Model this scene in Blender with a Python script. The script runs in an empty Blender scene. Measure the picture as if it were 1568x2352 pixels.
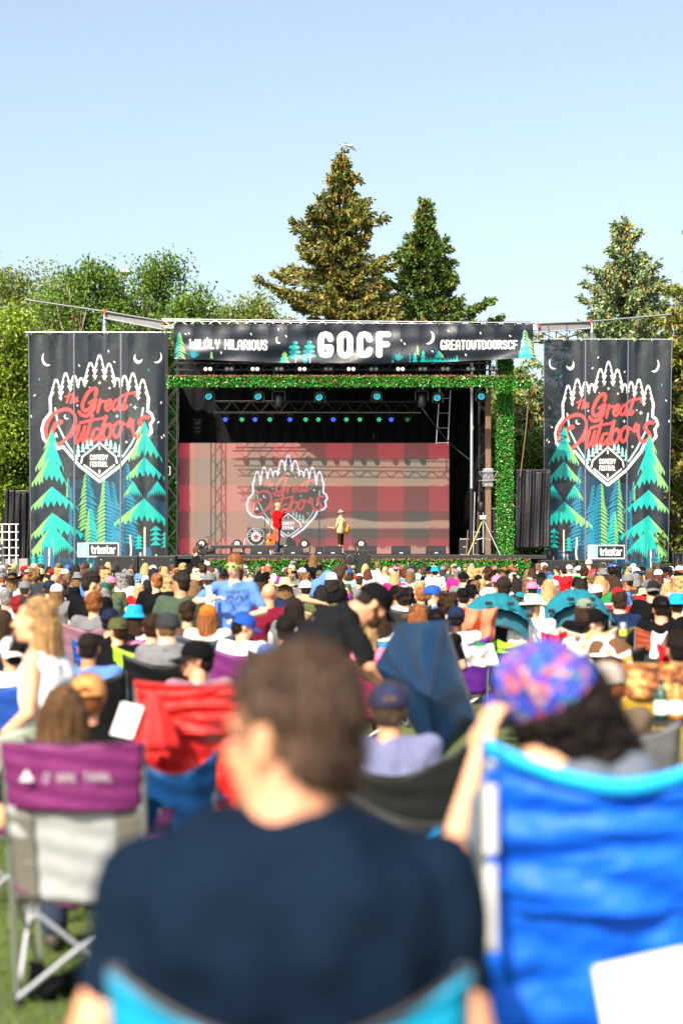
import bpy, bmesh, math, random
import numpy as np
from mathutils import Vector, Matrix, Euler, noise
R = math.radians
random.seed(7); rng = np.random.default_rng(7)
SC = bpy.context.scene
COL = SC.collection

# ------------------------------------------------------------------ camera, sky, sun, exposure
CX, HY, F, CH = 784.0, 1258.0, 3267.0, 1.70      # principal column, horizon row, focal length (in px of a 1568x2352 frame), eye height
cam = bpy.data.objects.new('camera', bpy.data.cameras.new('camera')); COL.objects.link(cam)
cam.location = (0, 0, CH); cam.rotation_euler = (R(90), 0, 0)
cd = cam.data; cd.sensor_fit = 'VERTICAL'; cd.sensor_height = 36; cd.sensor_width = 24; cd.lens = 50
cd.shift_y = 82/2352; cd.clip_start = .05; cd.clip_end = 3000
cd.dof.use_dof = True; cd.dof.focus_distance = 42; cd.dof.aperture_fstop = 1.5
SC.camera = cam
SUN_EL, SUN_AZ = 40.5, 23.0                        # degrees; azimuth measured from straight behind the camera towards the left
w = bpy.data.worlds.new('World'); SC.world = w; w.use_nodes = True
wn = w.node_tree; wn.nodes.clear()
sky = wn.nodes.new('ShaderNodeTexSky'); sky.sky_type = 'NISHITA'; sky.sun_disc = False
sky.sun_elevation = R(SUN_EL); sky.altitude = 600; sky.air_density = 1.0; sky.dust_density = 6.0; sky.ozone_density = 1.7
bgn = wn.nodes.new('ShaderNodeBackground'); bgn.inputs[1].default_value = .145
wo = wn.nodes.new('ShaderNodeOutputWorld')
hsv = wn.nodes.new('ShaderNodeHueSaturation'); hsv.inputs['Hue'].default_value = .488; hsv.inputs['Saturation'].default_value = .72; hsv.inputs['Value'].default_value = 1.06      # sky hue shifted and made paler all over
wn.links.new(sky.outputs[0], hsv.inputs['Color']); wn.links.new(hsv.outputs[0], bgn.inputs[0]); wn.links.new(bgn.outputs[0], wo.inputs[0])
sun = bpy.data.objects.new('sun', bpy.data.lights.new('sun', 'SUN')); COL.objects.link(sun)
sun.data.energy = 5.0; sun.data.angle = R(.5); sun.data.color = (1, .90, .76)
_az = R(SUN_AZ); _el = R(SUN_EL)
SDIR = Vector((-math.sin(_az)*math.cos(_el), -math.cos(_az)*math.cos(_el), math.sin(_el)))   # towards the sun
sun.rotation_euler = SDIR.to_track_quat('Z', 'Y').to_euler()
sky.sun_rotation = math.atan2(SDIR.x, SDIR.y)
SC.view_settings.view_transform = 'Standard'; SC.view_settings.look = 'None'
SC.view_settings.exposure = .84; SC.view_settings.gamma = 1; SC.view_settings.use_curve_mapping = False
SC.render.engine = 'CYCLES'
SC.cycles.max_bounces = 6; SC.cycles.transparent_max_bounces = 8; SC.cycles.caustics_reflective = False; SC.cycles.caustics_refractive = False
SC.cycles.use_denoising = True

def P(px, py, d):
    return Vector(((px-CX)/F*d, d, CH-(py-HY)/F*d))
def X(px, d): return (px-CX)/F*d
def Z(py, d): return CH-(py-HY)/F*d
def s2l(c):
    return c/12.92 if c <= .04045 else ((c+.055)/1.055)**2.4
def H(h, k=1.0):
    h = h.lstrip('#')
    return tuple(s2l(int(h[i:i+2], 16)/255)*k for i in (0, 2, 4))

# ------------------------------------------------------------------ materials
def new_mat(name):
    m = bpy.data.materials.new(name); m.use_nodes = True
    return m, m.node_tree, m.node_tree.nodes, m.node_tree.links, m.node_tree.nodes['Principled BSDF']
def mat(name, col, rough=.6, metal=0, spec=.4, var=.12, vscale=6, bump=0, bscale=60, sheen=0, stretch=None, transl=0, emit=None, objcol=False, island=0):
    """Principled with noise-driven colour variation and bump. objcol: base colour comes from the object's own colour."""
    m, nt, N, L, b = new_mat(name)
    tc = N.new('ShaderNodeTexCoord'); mp = N.new('ShaderNodeMapping'); L.new(tc.outputs['Object'], mp.inputs[0])
    if stretch: mp.inputs['Scale'].default_value = stretch
    nz = N.new('ShaderNodeTexNoise'); nz.inputs['Scale'].default_value = vscale; nz.inputs['Detail'].default_value = 5
    L.new(mp.outputs[0], nz.inputs['Vector'])
    mr = N.new('ShaderNodeMapRange'); mr.inputs['From Min'].default_value = .25; mr.inputs['From Max'].default_value = .75
    mr.inputs['To Min'].default_value = 1-var; mr.inputs['To Max'].default_value = 1+var
    L.new(nz.outputs['Fac'], mr.inputs[0])
    hs = N.new('ShaderNodeHueSaturation')
    if objcol:
        oi = N.new('ShaderNodeObjectInfo'); L.new(oi.outputs['Color'], hs.inputs['Color'])
    else: hs.inputs['Color'].default_value = (*col, 1)
    last = mr.outputs[0]
    if island:
        ge = N.new('ShaderNodeNewGeometry'); m2 = N.new('ShaderNodeMapRange'); m2.inputs['To Min'].default_value = 1-island; m2.inputs['To Max'].default_value = 1+island
        L.new(ge.outputs['Random Per Island'], m2.inputs[0])
        mm = N.new('ShaderNodeMath'); mm.operation = 'MULTIPLY'; L.new(last, mm.inputs[0]); L.new(m2.outputs[0], mm.inputs[1]); last = mm.outputs[0]
        m3 = N.new('ShaderNodeMapRange'); m3.inputs['To Min'].default_value = .5-island*.035; m3.inputs['To Max'].default_value = .5+island*.035
        L.new(ge.outputs['Random Per Island'], m3.inputs[0]); L.new(m3.outputs[0], hs.inputs['Hue'])
    L.new(last, hs.inputs['Value']); L.new(hs.outputs[0], b.inputs['Base Color'])
    b.inputs['Roughness'].default_value = rough; b.inputs['Metallic'].default_value = metal
    b.inputs['Specular IOR Level'].default_value = spec
    if sheen: b.inputs['Sheen Weight'].default_value = sheen
    if bump:
        n2 = N.new('ShaderNodeTexNoise'); n2.inputs['Scale'].default_value = bscale; n2.inputs['Detail'].default_value = 4
        L.new(mp.outputs[0], n2.inputs['Vector'])
        bp = N.new('ShaderNodeBump'); bp.inputs['Strength'].default_value = bump; bp.inputs['Distance'].default_value = .02
        L.new(n2.outputs['Fac'], bp.inputs['Height']); L.new(bp.outputs[0], b.inputs['Normal'])
    if transl:
        tr = N.new('ShaderNodeBsdfTranslucent'); L.new(hs.outputs[0], tr.inputs['Color'])
        mx = N.new('ShaderNodeMixShader'); mx.inputs[0].default_value = transl
        out = [n for n in N if n.type == 'OUTPUT_MATERIAL'][0]
        L.new(b.outputs[0], mx.inputs[1]); L.new(tr.outputs[0], mx.inputs[2]); L.new(mx.outputs[0], out.inputs[0])
    if emit:
        b.inputs['Emission Color'].default_value = (*emit[0], 1); b.inputs['Emission Strength'].default_value = emit[1]
    return m
M = {}
M['cloth'] = mat('cloth', (0, 0, 0), .85, var=.14, vscale=9, bump=.35, bscale=14, objcol=True, spec=.06)
M['nylon'] = mat('nylon', (0, 0, 0), .55, var=.12, vscale=5, bump=.45, bscale=9, objcol=True, spec=.3, transl=.12)
M['skin'] = mat('skin', (0, 0, 0), .5, var=.10, vscale=14, bump=.08, bscale=90, objcol=True, spec=.35)
M['skin'].node_tree.nodes['Principled BSDF'].inputs['Subsurface Weight'].default_value = .12
M['skin'].node_tree.nodes['Principled BSDF'].inputs['Subsurface Radius'].default_value = (.012, .004, .002)
M['hair'] = mat('hair', (0, 0, 0), .5, var=.62, vscale=11, bump=.8, bscale=45, objcol=True, spec=.22, stretch=(4, 4, .7))
M['curl'] = mat('curly_hair', (0, 0, 0), .6, var=.45, vscale=45, bump=1, bscale=70, objcol=True, spec=.15)
M['straw'] = mat('straw', H('#d9bd8c', .8), .8, var=.2, vscale=60, bump=.5, bscale=150)
M['metal'] = mat('bare_metal', (.52, .53, .55), .35, metal=.85, var=.1)
M['alu'] = mat('aluminium', (.40, .41, .43), .38, metal=.7, var=.12, vscale=12)
M['greymetal'] = mat('grey_steel', (.16, .165, .17), .5, metal=.3, var=.15)
M['blackmetal'] = mat('black_metal', (.018, .018, .02), .45, spec=.4)
M['black'] = mat('black_plastic', (.008, .008, .009), .5, var=.2)
M['grille'] = mat('speaker_grille', (.006, .006, .007), .6, var=.3, vscale=80, bump=.4, bscale=240)
M['rubber'] = mat('rubber', (.02, .02, .02), .8)
M['drape'] = mat('black_drape', (.006, .006, .007), .9, var=.3, spec=.15)
M['tarp'] = mat('black_tarp', (.010, .010, .012), .42, var=.25, bump=.6, bscale=5)
M['wood'] = mat('weathered_wood', (.16, .10, .06), .75, var=.3, vscale=10, stretch=(8, 8, .6))
M['white'] = mat('white_paint', (.55, .55, .54), .5, var=.05)
M['paper'] = mat('paper', (.82, .82, .8), .7, var=.03)
M['deck'] = mat('stage_deck', (.035, .035, .038), .55, var=.4, vscale=4)
M['red'] = mat('red_strap', (.45, .03, .02), .6)
M['bluestrap'] = mat('blue_shackle', (.03, .12, .45), .5)
M['yellow'] = mat('yellow_tape', (.75, .55, .04), .5)
M['bark'] = mat('bark', (.14, .10, .07), .9, var=.4, vscale=5, bump=.8, bscale=25, stretch=(1, 1, .25))
M['palebark'] = mat('pale_bark', (.33, .25, .19), .9, var=.3, vscale=6, bump=.5)
M['ivy'] = mat('artificial_leaves', (.04, .23, .016), .35, var=.2, vscale=3, transl=.25, island=.6, spec=.6)
M['ivyred'] = mat('red_leaf_tips', (.22, .05, .02), .6, island=.4)
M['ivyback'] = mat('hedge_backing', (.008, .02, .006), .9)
def leafmat(name, col, isl=.45, tr=.3): return mat(name, col, .5, var=.28, vscale=.55, transl=tr, island=isl, spec=.35)
M['leafA'] = leafmat('bright_leaves', (.11, .19, .022)); M['leafB'] = leafmat('olive_leaves', (.19, .24, .045)); M['leafC'] = leafmat('yellow_green_leaves', (.20, .28, .02))
M['spruce'] = leafmat('spruce_needles', (.10, .16, .03), .5, .12); M['spruceblue'] = leafmat('blue_spruce_needles', (.20, .27, .12), .4, .12)
M['spruceolive'] = leafmat('olive_spruce_needles', (.15, .17, .035), .5, .12); M['sprucebrown'] = leafmat('brown_spruce_shoots', (.30, .19, .055), .4, .12)
M['cone'] = mat('spruce_cones', (.38, .22, .045), .6, island=.4)
M['lens'] = mat('lamp_glass', (.25, .26, .27), .1, spec=.8)
M['ledblue'] = mat('blue_led', (.02, .02, .1), .3, emit=((.03, .10, 1), 2.2))
M['ledgreen'] = mat('green_led', (.02, .1, .05), .3, emit=((.02, .75, .30), 1.0))
M['dim'] = mat('dim_green_led', (.01, .05, .02), .3, emit=((.02, .6, .2), .25))
M['blinder'] = mat('blinder_lamp', (.8, .78, .7), .3, emit=((1, .93, .8), .75))
M['shoe'] = mat('dark_shoe', (.03, .025, .02), .6)
M['eye'] = mat('eyeball', (.7, .68, .65), .2); M['iris'] = mat('iris', (.03, .02, .015), .2)
M['lip'] = mat('lips', (.42, .13, .11), .45)
M['darkglass'] = mat('sunglass_lens', (.01, .01, .012), .08, spec=.9)
M['neon'] = mat('neon_frame', (.5, .85, .02), .4)

def floral():
    m, nt, N, L, b = new_mat('floral_print'); tc = N.new('ShaderNodeTexCoord'); v = N.new('ShaderNodeTexVoronoi'); v.inputs['Scale'].default_value = 62; L.new(tc.outputs['Object'], v.inputs[0])
    r = N.new('ShaderNodeValToRGB'); r.color_ramp.interpolation = 'CONSTANT'; se = N.new('ShaderNodeSeparateColor'); L.new(v.outputs['Color'], se.inputs[0]); L.new(se.outputs[0], r.inputs[0])
    r.color_ramp.elements[0].color = (.010, .02, .22, 1); r.color_ramp.elements[1].position = .30; r.color_ramp.elements[1].color = (.02, .07, .50, 1)
    for p_, c_ in ((.60, (.40, .09, .13)), (.70, (.09, .03, .28)), (.80, (.40, .20, .15)), (.87, (.05, .20, .32)), (.95, (.36, .05, .04))): e = r.color_ramp.elements.new(p_); e.color = (*c_, 1)
    L.new(r.outputs[0], b.inputs['Base Color']); b.inputs['Roughness'].default_value = .85; return m
M['floral'] = floral()
def patterned(name, two):
    m, nt, N, L, b = new_mat(name); oi = N.new('ShaderNodeObjectInfo'); tc = N.new('ShaderNodeTexCoord'); f = None
    for ax in (['X', 'Z'] if two else ['Z']):
        w_ = N.new('ShaderNodeTexWave'); w_.bands_direction = ax; w_.inputs['Scale'].default_value = 5.5; w_.inputs['Distortion'].default_value = .6; L.new(tc.outputs['Object'], w_.inputs['Vector'])
        if f is None: f = w_.outputs['Fac']
        else:
            mm = N.new('ShaderNodeMath'); mm.operation = 'MULTIPLY'; L.new(f, mm.inputs[0]); L.new(w_.outputs['Fac'], mm.inputs[1]); f = mm.outputs[0]
    mx = N.new('ShaderNodeMix'); mx.data_type = 'RGBA'; L.new(f, mx.inputs[0]); L.new(oi.outputs['Color'], mx.inputs[6]); mx.inputs[7].default_value = (.55, .55, .56, 1); L.new(mx.outputs[2], b.inputs['Base Color']); b.inputs['Roughness'].default_value = .9; b.inputs['Specular IOR Level'].default_value = .1; return m
M['striped'] = patterned('striped_cloth', False); M['plaid'] = patterned('plaid_cloth', True)
# ------------------------------------------------------------------ object helpers
def tag(o, label=None, cat=None, group=None, kind=None):
    if label: o['label'] = label
    if cat: o['category'] = cat
    if group: o['group'] = group
    if kind: o['kind'] = kind
    return o
def empty(name, loc, label, cat, group=None, rz=0):
    o = bpy.data.objects.new(name, None); COL.objects.link(o); o.location = loc; o.rotation_euler = (0, 0, rz); o.empty_display_size = .1
    return tag(o, label, cat, group)
def link(name, me, parent=None, loc=(0, 0, 0), m=None, color=None, rot=None, scale=None):
    o = bpy.data.objects.new(name, me); COL.objects.link(o); o.parent = parent; o.location = loc
    if rot is not None: o.rotation_euler = rot
    if scale is not None: o.scale = scale
    if m is not None:
        if not me.materials: me.materials.append(m)
        if me.materials[0] != m:
            o.material_slots[0].link = 'OBJECT'; o.material_slots[0].material = m
    if color is not None: o.color = (*color, 1)
    return o
def np_mesh(name, V, Fc, smooth=False):
    me = bpy.data.meshes.new(name)
    V = np.asarray(V, dtype=np.float32); Fc = np.asarray(Fc, dtype=np.int32)
    me.vertices.add(len(V)); me.vertices.foreach_set('co', V.ravel())
    k = Fc.shape[1]; me.loops.add(Fc.size); me.loops.foreach_set('vertex_index', Fc.ravel())
    me.polygons.add(len(Fc)); me.polygons.foreach_set('loop_start', np.arange(0, Fc.size, k, dtype=np.int32))
    me.polygons.foreach_set('loop_total', np.full(len(Fc), k, dtype=np.int32))
    me.update(calc_edges=True)
    if smooth: me.shade_smooth()
    return me
class MB:
    """collects shapes in world coordinates; build() links them as ONE mesh object"""
    def __init__(s): s.v = []; s.f = []; s.smooth = False
    def add(s, V, Fs):
        o = len(s.v); s.v += [tuple(p) for p in V]; s.f += [tuple(i+o for i in f) for f in Fs]; return s
    def box(s, x0, x1, y0, y1, z0, z1, bev=0):
        if bev:
            b = min(bev, (x1-x0)*.4, (y1-y0)*.4, (z1-z0)*.4); xs = (x0, x0+b, x1-b, x1); V = []; 
            bm = bmesh.new(); bmesh.ops.create_cube(bm, size=1)
            bmesh.ops.scale(bm, vec=(x1-x0, y1-y0, z1-z0), verts=bm.verts); bmesh.ops.bevel(bm, geom=bm.edges[:], offset=b, segments=2, affect='EDGES', profile=.6)
            c = Vector(((x0+x1)/2, (y0+y1)/2, (z0+z1)/2)); bm.verts.index_update()
            s.add([v.co+c for v in bm.verts], [[v.index for v in f.verts] for f in bm.faces]); bm.free(); return s
        V = [(x, y, z) for x in (x0, x1) for y in (y0, y1) for z in (z0, z1)]
        return s.add(V, [(0, 1, 3, 2), (4, 6, 7, 5), (0, 4, 5, 1), (2, 3, 7, 6), (0, 2, 6, 4), (1, 5, 7, 3)])
    def tube(s, pts, r, n=8, cap=True):
        pts = [Vector(p) for p in pts]; rs = r if isinstance(r, (list, tuple)) else [r]*len(pts); V = []; Fs = []
        up = None
        for i, p in enumerate(pts):
            t = (pts[min(i+1, len(pts)-1)]-pts[max(i-1, 0)]).normalized()
            if up is None: up = Vector((0, 0, 1)) if abs(t.z) < .9 else Vector((0, 1, 0))
            a = t.cross(up).normalized(); b = a.cross(t).normalized(); up = b
            for k in range(n):
                q = 2*math.pi*k/n; V.append(p+(a*math.cos(q)+b*math.sin(q))*rs[i])
        for i in range(len(pts)-1):
            for k in range(n): Fs.append((i*n+k, i*n+(k+1) % n, (i+1)*n+(k+1) % n, (i+1)*n+k))
        if cap: Fs.append(tuple(range(n-1, -1, -1))); Fs.append(tuple((len(pts)-1)*n+k for k in range(n)))
        return s.add(V, Fs)
    def lathe(s, prof, c=(0, 0, 0), n=20, axis='z', M4=None):
        V = []; Fs = []; c = Vector(c)
        for (r, h) in prof:
            for k in range(n):
                q = 2*math.pi*k/n; p = Vector((r*math.cos(q), r*math.sin(q), h))
                if axis == 'y': p = Vector((p.x, p.z, -p.y))
                if M4: p = M4 @ p
                V.append(p+c)
        for i in range(len(prof)-1):
            for k in range(n): Fs.append((i*n+k, i*n+(k+1) % n, (i+1)*n+(k+1) % n, (i+1)*n+k))
        return s.add(V, Fs)
    def ball(s, c, r, n=12, m=8):
        r = r if isinstance(r, (list, tuple)) else (r, r, r)
        V = [(c[0]+r[0]*math.sin(math.pi*i/m)*math.cos(2*math.pi*k/n), c[1]+r[1]*math.sin(math.pi*i/m)*math.sin(2*math.pi*k/n), c[2]+r[2]*math.cos(math.pi*i/m)) for i in range(m+1) for k in range(n)]
        return s.add(V, [(i*n+k, (i+1)*n+k, (i+1)*n+(k+1) % n, i*n+(k+1) % n) for i in range(m) for k in range(n)])
    def slab(s, f, nu, nv, t=.004):
        """sheet f(u,v) with real thickness t"""
        G = np.array([[f(i/nu, j/nv) for i in range(nu+1)] for j in range(nv+1)])
        du = np.gradient(G, axis=1); dv = np.gradient(G, axis=0); n = np.cross(du, dv); n /= np.maximum(np.linalg.norm(n, axis=2, keepdims=True), 1e-9)
        A = (G+n*t/2).reshape(-1, 3); B = (G-n*t/2).reshape(-1, 3); k = nu+1; nn = len(A); Fs = []
        for j in range(nv):
            for i in range(nu):
                a = j*k+i; Fs.append((a, a+1, a+k+1, a+k)); Fs.append((a+nn, a+k+nn, a+k+1+nn, a+1+nn))
        rim = [i for i in range(nu)] + [nu+j*k for j in range(nv)] + [nv*k+nu-i for i in range(nu)] + [(nv-j)*k for j in range(nv)]
        for a, b in zip(rim, rim[1:]+rim[:1]): Fs.append((b, a, a+nn, b+nn))
        return s.add(list(A)+list(B), Fs)
    def xf(s, M4, start=0):
        s.v = s.v[:start]+[tuple(M4 @ Vector(p)) for p in s.v[start:]]; return s
    def mesh(s, name, off=(0, 0, 0), smooth=None):
        me = bpy.data.meshes.new(name); o = Vector(off)
        me.from_pydata([tuple(Vector(p)-o) for p in s.v], [], s.f); me.update()
        if smooth if smooth is not None else s.smooth: me.shade_smooth()
        return me
    def build(s, name, m, parent=None, smooth=False, color=None, local=False):
        """parent given: world coordinates are kept relative to the root's location (roots are built unrotated)"""
        if parent is not None:
            r = parent
            off = Vector((0, 0, 0))
            while r is not None: off += Vector(r.location); r = r.parent
            if local: off = Vector((0, 0, 0))
            return link(name, s.mesh(name, off, smooth), parent, m=m, color=color)
        a = np.array(s.v); off = Vector(((a[:, 0].min()+a[:, 0].max())/2, (a[:, 1].min()+a[:, 1].max())/2, a[:, 2].min()))
        return link(name, s.mesh(name, off, smooth), None, off, m, color)
def clone(o, parent=None):
    c = o.copy(); COL.objects.link(c); c.parent = parent
    for ch in o.children: clone(ch, c)
    return c
# ------------------------------------------------------------------ flat print: shapes rasterised in code onto the vertices of the cloth
class Art:
    def __init__(s, x0, x1, y0, y1, nx, ny, bg, ss=2):
        s.x0, s.y0 = x0, y0; s.sx = (nx*ss-1)/(x1-x0); s.sy = (ny*ss-1)/(y1-y0); s.w, s.h, s.ss, s.nx, s.ny = nx*ss, ny*ss, ss, nx, ny
        s.a = np.zeros((s.h, s.w, 3), np.float32); s.a[:] = bg; s.fx = lambda x, y: (x, y)
    def T(s, pts):
        return np.array([((X_-s.x0)*s.sx, (Y_-s.y0)*s.sy) for X_, Y_ in (s.fx(px, py) for px, py in pts)])
    def poly(s, pts, col):
        p = s.T(pts); ya = max(0, int(p[:, 1].min())); yb = min(s.h-1, int(p[:, 1].max())+1); q = np.roll(p, -1, 0)
        for y in range(ya, yb+1):
            m = (p[:, 1] <= y) != (q[:, 1] <= y)
            if not m.any(): continue
            a, b = p[m], q[m]; xs = np.sort(a[:, 0]+(y-a[:, 1])/(b[:, 1]-a[:, 1])*(b[:, 0]-a[:, 0]))
            for i in range(0, len(xs)-1, 2):
                u, v = max(0, int(math.ceil(xs[i]))), min(s.w, int(xs[i+1])+1)
                if v > u: s.a[y, u:v] = col
    def stroke(s, pts, r, col, closed=False):
        if closed: pts = list(pts)+[pts[0]]
        rs = list(r) if isinstance(r, (list, tuple)) else [r]*len(pts)
        p = s.T(pts); k = (abs(s.sx)+abs(s.sy))/2*s.T_scale if hasattr(s, 'T_scale') else (s.sx+s.sy)/2
        for i in range(len(p)-1):
            a, b = p[i], p[i+1]; ra, rb = rs[i]*k, rs[i+1]*k; m = max(ra, rb)+1
            u0, u1 = max(0, int(min(a[0], b[0])-m)), min(s.w, int(max(a[0], b[0])+m)+1); v0, v1 = max(0, int(min(a[1], b[1])-m)), min(s.h, int(max(a[1], b[1])+m)+1)
            if u1 <= u0 or v1 <= v0: continue
            yy, xx = np.mgrid[v0:v1, u0:u1]; d = b-a; L2 = max((d*d).sum(), 1e-6)
            t = np.clip(((xx-a[0])*d[0]+(yy-a[1])*d[1])/L2, 0, 1)
            m2 = (xx-a[0]-t*d[0])**2+(yy-a[1]-t*d[1])**2 <= (ra+(rb-ra)*t)**2
            s.a[v0:v1, u0:u1][m2] = col
    def ell(s, cx, cy, rx, ry, col, rot=0):
        c, n = math.cos(rot), math.sin(rot)
        s.poly([(cx+rx*math.cos(t)*c-ry*math.sin(t)*n, cy+rx*math.cos(t)*n+ry*math.sin(t)*c) for t in np.linspace(0, 2*math.pi, 24, endpoint=False)], col)
    def out(s): return s.a.reshape(s.ny, s.ss, s.nx, s.ss, 3).mean(axis=(1, 3))
def cr(pts, n=7, closed=False):
    """smooth curve through points"""
    P_ = [np.array(p, float) for p in pts]; P_ = ([P_[-1]]+P_+P_[:2]) if closed else ([2*P_[0]-P_[1]]+P_+[2*P_[-1]-P_[-2]]); o = []
    for i in range(1, len(P_)-2):
        a, b, c, d = P_[i-1:i+3]
        for k in range(n):
            t = k/n; o.append(tuple(.5*(2*b+(c-a)*t+(2*a-5*b+4*c-d)*t*t+(3*b-a-3*c+d)*t**3)))
    o.append(tuple(P_[-2])); return o
def _arc(cx, cy, rx, ry, a0, a1, n=8): return [(cx+rx*math.cos(R(a0+(a1-a0)*i/n)), cy-ry*math.sin(R(a0+(a1-a0)*i/n))) for i in range(n+1)]
def glyph(ch):
    """strokes in a cell w x 1 (y down)"""
    O = _arc(.25, .25, .25, .25, 0, 180)+_arc(.25, .75, .25, .25, 180, 360)
    g = {'O': (.5, [O+[O[0]]]), 'I': (0, [[(0, 0), (0, 1)]]), 'L': (.42, [[(0, 0), (0, 1), (.42, 1)]]), 'H': (.5, [[(0, 0), (0, 1)], [(.5, 0), (.5, 1)], [(0, .5), (.5, .5)]]),
     'W': (.76, [[(0, 0), (.06, .85), (.19, 1), (.34, .85), (.38, .3)], [(.38, .3), (.42, .85), (.57, 1), (.70, .85), (.76, 0)]]),
     'D': (.5, [[(0, 0), (.22, 0), (.42, .08), (.5, .25), (.5, .75), (.42, .92), (.22, 1), (0, 1), (0, 0)]]), 'Y': (.5, [[(0, 0), (.02, .35), (.25, .55), (.48, .35), (.5, 0)], [(.25, .55), (.25, 1)]]),
     'A': (.5, [[(0, 1), (0, .25), (.1, .05), (.25, 0), (.4, .05), (.5, .25), (.5, 1)], [(0, .6), (.5, .6)]]), 'R': (.5, [[(0, 1), (0, 0), (.3, 0), (.48, .12), (.48, .4), (.3, .5), (0, .5)], [(.25, .5), (.5, 1)]]),
     'U': (.5, [[(0, 0), (0, .75), (.1, .95), (.25, 1), (.4, .95), (.5, .75), (.5, 0)]]), 'S': (.48, [[(.48, .22), (.42, .05), (.24, 0), (.05, .06), (0, .25), (.08, .42), (.4, .58), (.48, .75), (.42, .94), (.24, 1), (.05, .95), (0, .78)]]),
     'G': (.5, [[(.5, .22), (.42, .05), (.25, 0), (.08, .05), (0, .25), (0, .75), (.08, .95), (.25, 1), (.42, .95), (.5, .78), (.5, .62), (.30, .62)]]), 'C': (.5, [[(.5, .25), (.42, .05), (.25, 0), (.08, .05), (0, .25), (0, .75), (.08, .95), (.25, 1), (.42, .95), (.5, .75)]]),
     'E': (.42, [[(.42, 0), (0, 0), (0, 1), (.42, 1)], [(0, .5), (.36, .5)]]), 'F': (.42, [[(.44, 0), (0, 0), (0, 1)], [(0, .5), (.38, .5)]]), 'T': (.5, [[(0, 0), (.5, 0)], [(.25, 0), (.25, 1)]]),
     'M': (.62, [[(0, 1), (0, .2), (.08, .03), (.2, .03), (.31, .2), (.31, .7)], [(.31, .2), (.42, .03), (.54, .03), (.62, .2), (.62, 1)]]), 'V': (.5, [[(0, 0), (.03, .6), (.25, 1), (.47, .6), (.5, 0)]]), 'P': (.5, [[(0, 1), (0, 0), (.3, 0), (.48, .12), (.48, .42), (.3, .54), (0, .54)]]),
     'J': (.4, [[(.4, 0), (.4, .8), (.2, 1), (0, .85)]]), 'N': (.5, [[(0, 1), (0, 0), (.5, 1), (.5, 0)]]), 'Z': (.45, [[(0, 0), (.45, 0), (0, 1), (.45, 1)]]), 'K': (.45, [[(0, 0), (0, 1)], [(.45, 0), (0, .55), (.45, 1)]]),
     't': (.34, [[(.1, .05), (.1, .85), (.2, 1), (.34, 1)], [(0, .32), (.32, .32)]]), 'r': (.3, [[(0, 1), (0, .45), (.1, .32), (.3, .32)]]), 'i': (0, [[(0, .36), (0, 1)], [(0, .08), (0, .09)]]), 'x': (.42, [[(0, .32), (.42, 1)], [(.42, .32), (0, 1)]]),
     's': (.36, [[(.36, .34), (.08, .32), (0, .5), (.1, .64), (.28, .68), (.36, .82), (.28, 1), (0, .98)]]), 'a': (.4, [[(.05, .34), (.3, .32), (.4, .45), (.4, 1), (.1, 1), (0, .85), (.1, .66), (.4, .66)]]), ' ': (.25, [])}
    return g[ch]
def text_strokes(txt, x, y, w, h, gap=.3):
    """fit text in a box; returns strokes"""
    tot = sum(glyph(c)[0] for c in txt)+gap*(len(txt)-1); k = w/tot; o = []; cx = 0
    for c in txt:
        gw, ss = glyph(c)
        for s_ in ss: o.append([(x+(cx+a)*k, y+b*h) for a, b in s_])
        cx += gw+gap
    return o
def put_text(A, txt, x, y, w, h, r, col, gap=.3, slope=0):
    for s_ in text_strokes(txt, x, y, w, h, gap): A.stroke([(a, b+slope*(a-x)) for a, b in s_], r, col)
WHT = H('#f2f2f0', .85); RED = H('#ea4a48', .85); INK = H('#1b1a1e'); PALE = H('#9fd6cf', .85)
def pine_poly(cx, top, bot, hw, n=4):
    L_ = [(cx, top)]; Rr = []; hgt = bot-top; n = n
    for i in range(1, n+1):
        y = top+hgt*i/n; wd = hw*(.45+.55*i/n)
        L_ += [(cx-wd, y), (cx-wd*.45, y-hgt*.02)]; Rr += [(cx+wd, y), (cx+wd*.45, y-hgt*.02)]
    return L_+[(cx-hw*.3, bot), (cx+hw*.3, bot)]+Rr[::-1]
def star(A, x, y, r, col):
    A.poly([(x+(r if i % 2 == 0 else r*.28)*math.sin(math.pi*i/4), y-(r if i % 2 == 0 else r*.28)*math.cos(math.pi*i/4)) for i in range(8)], col)
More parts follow.
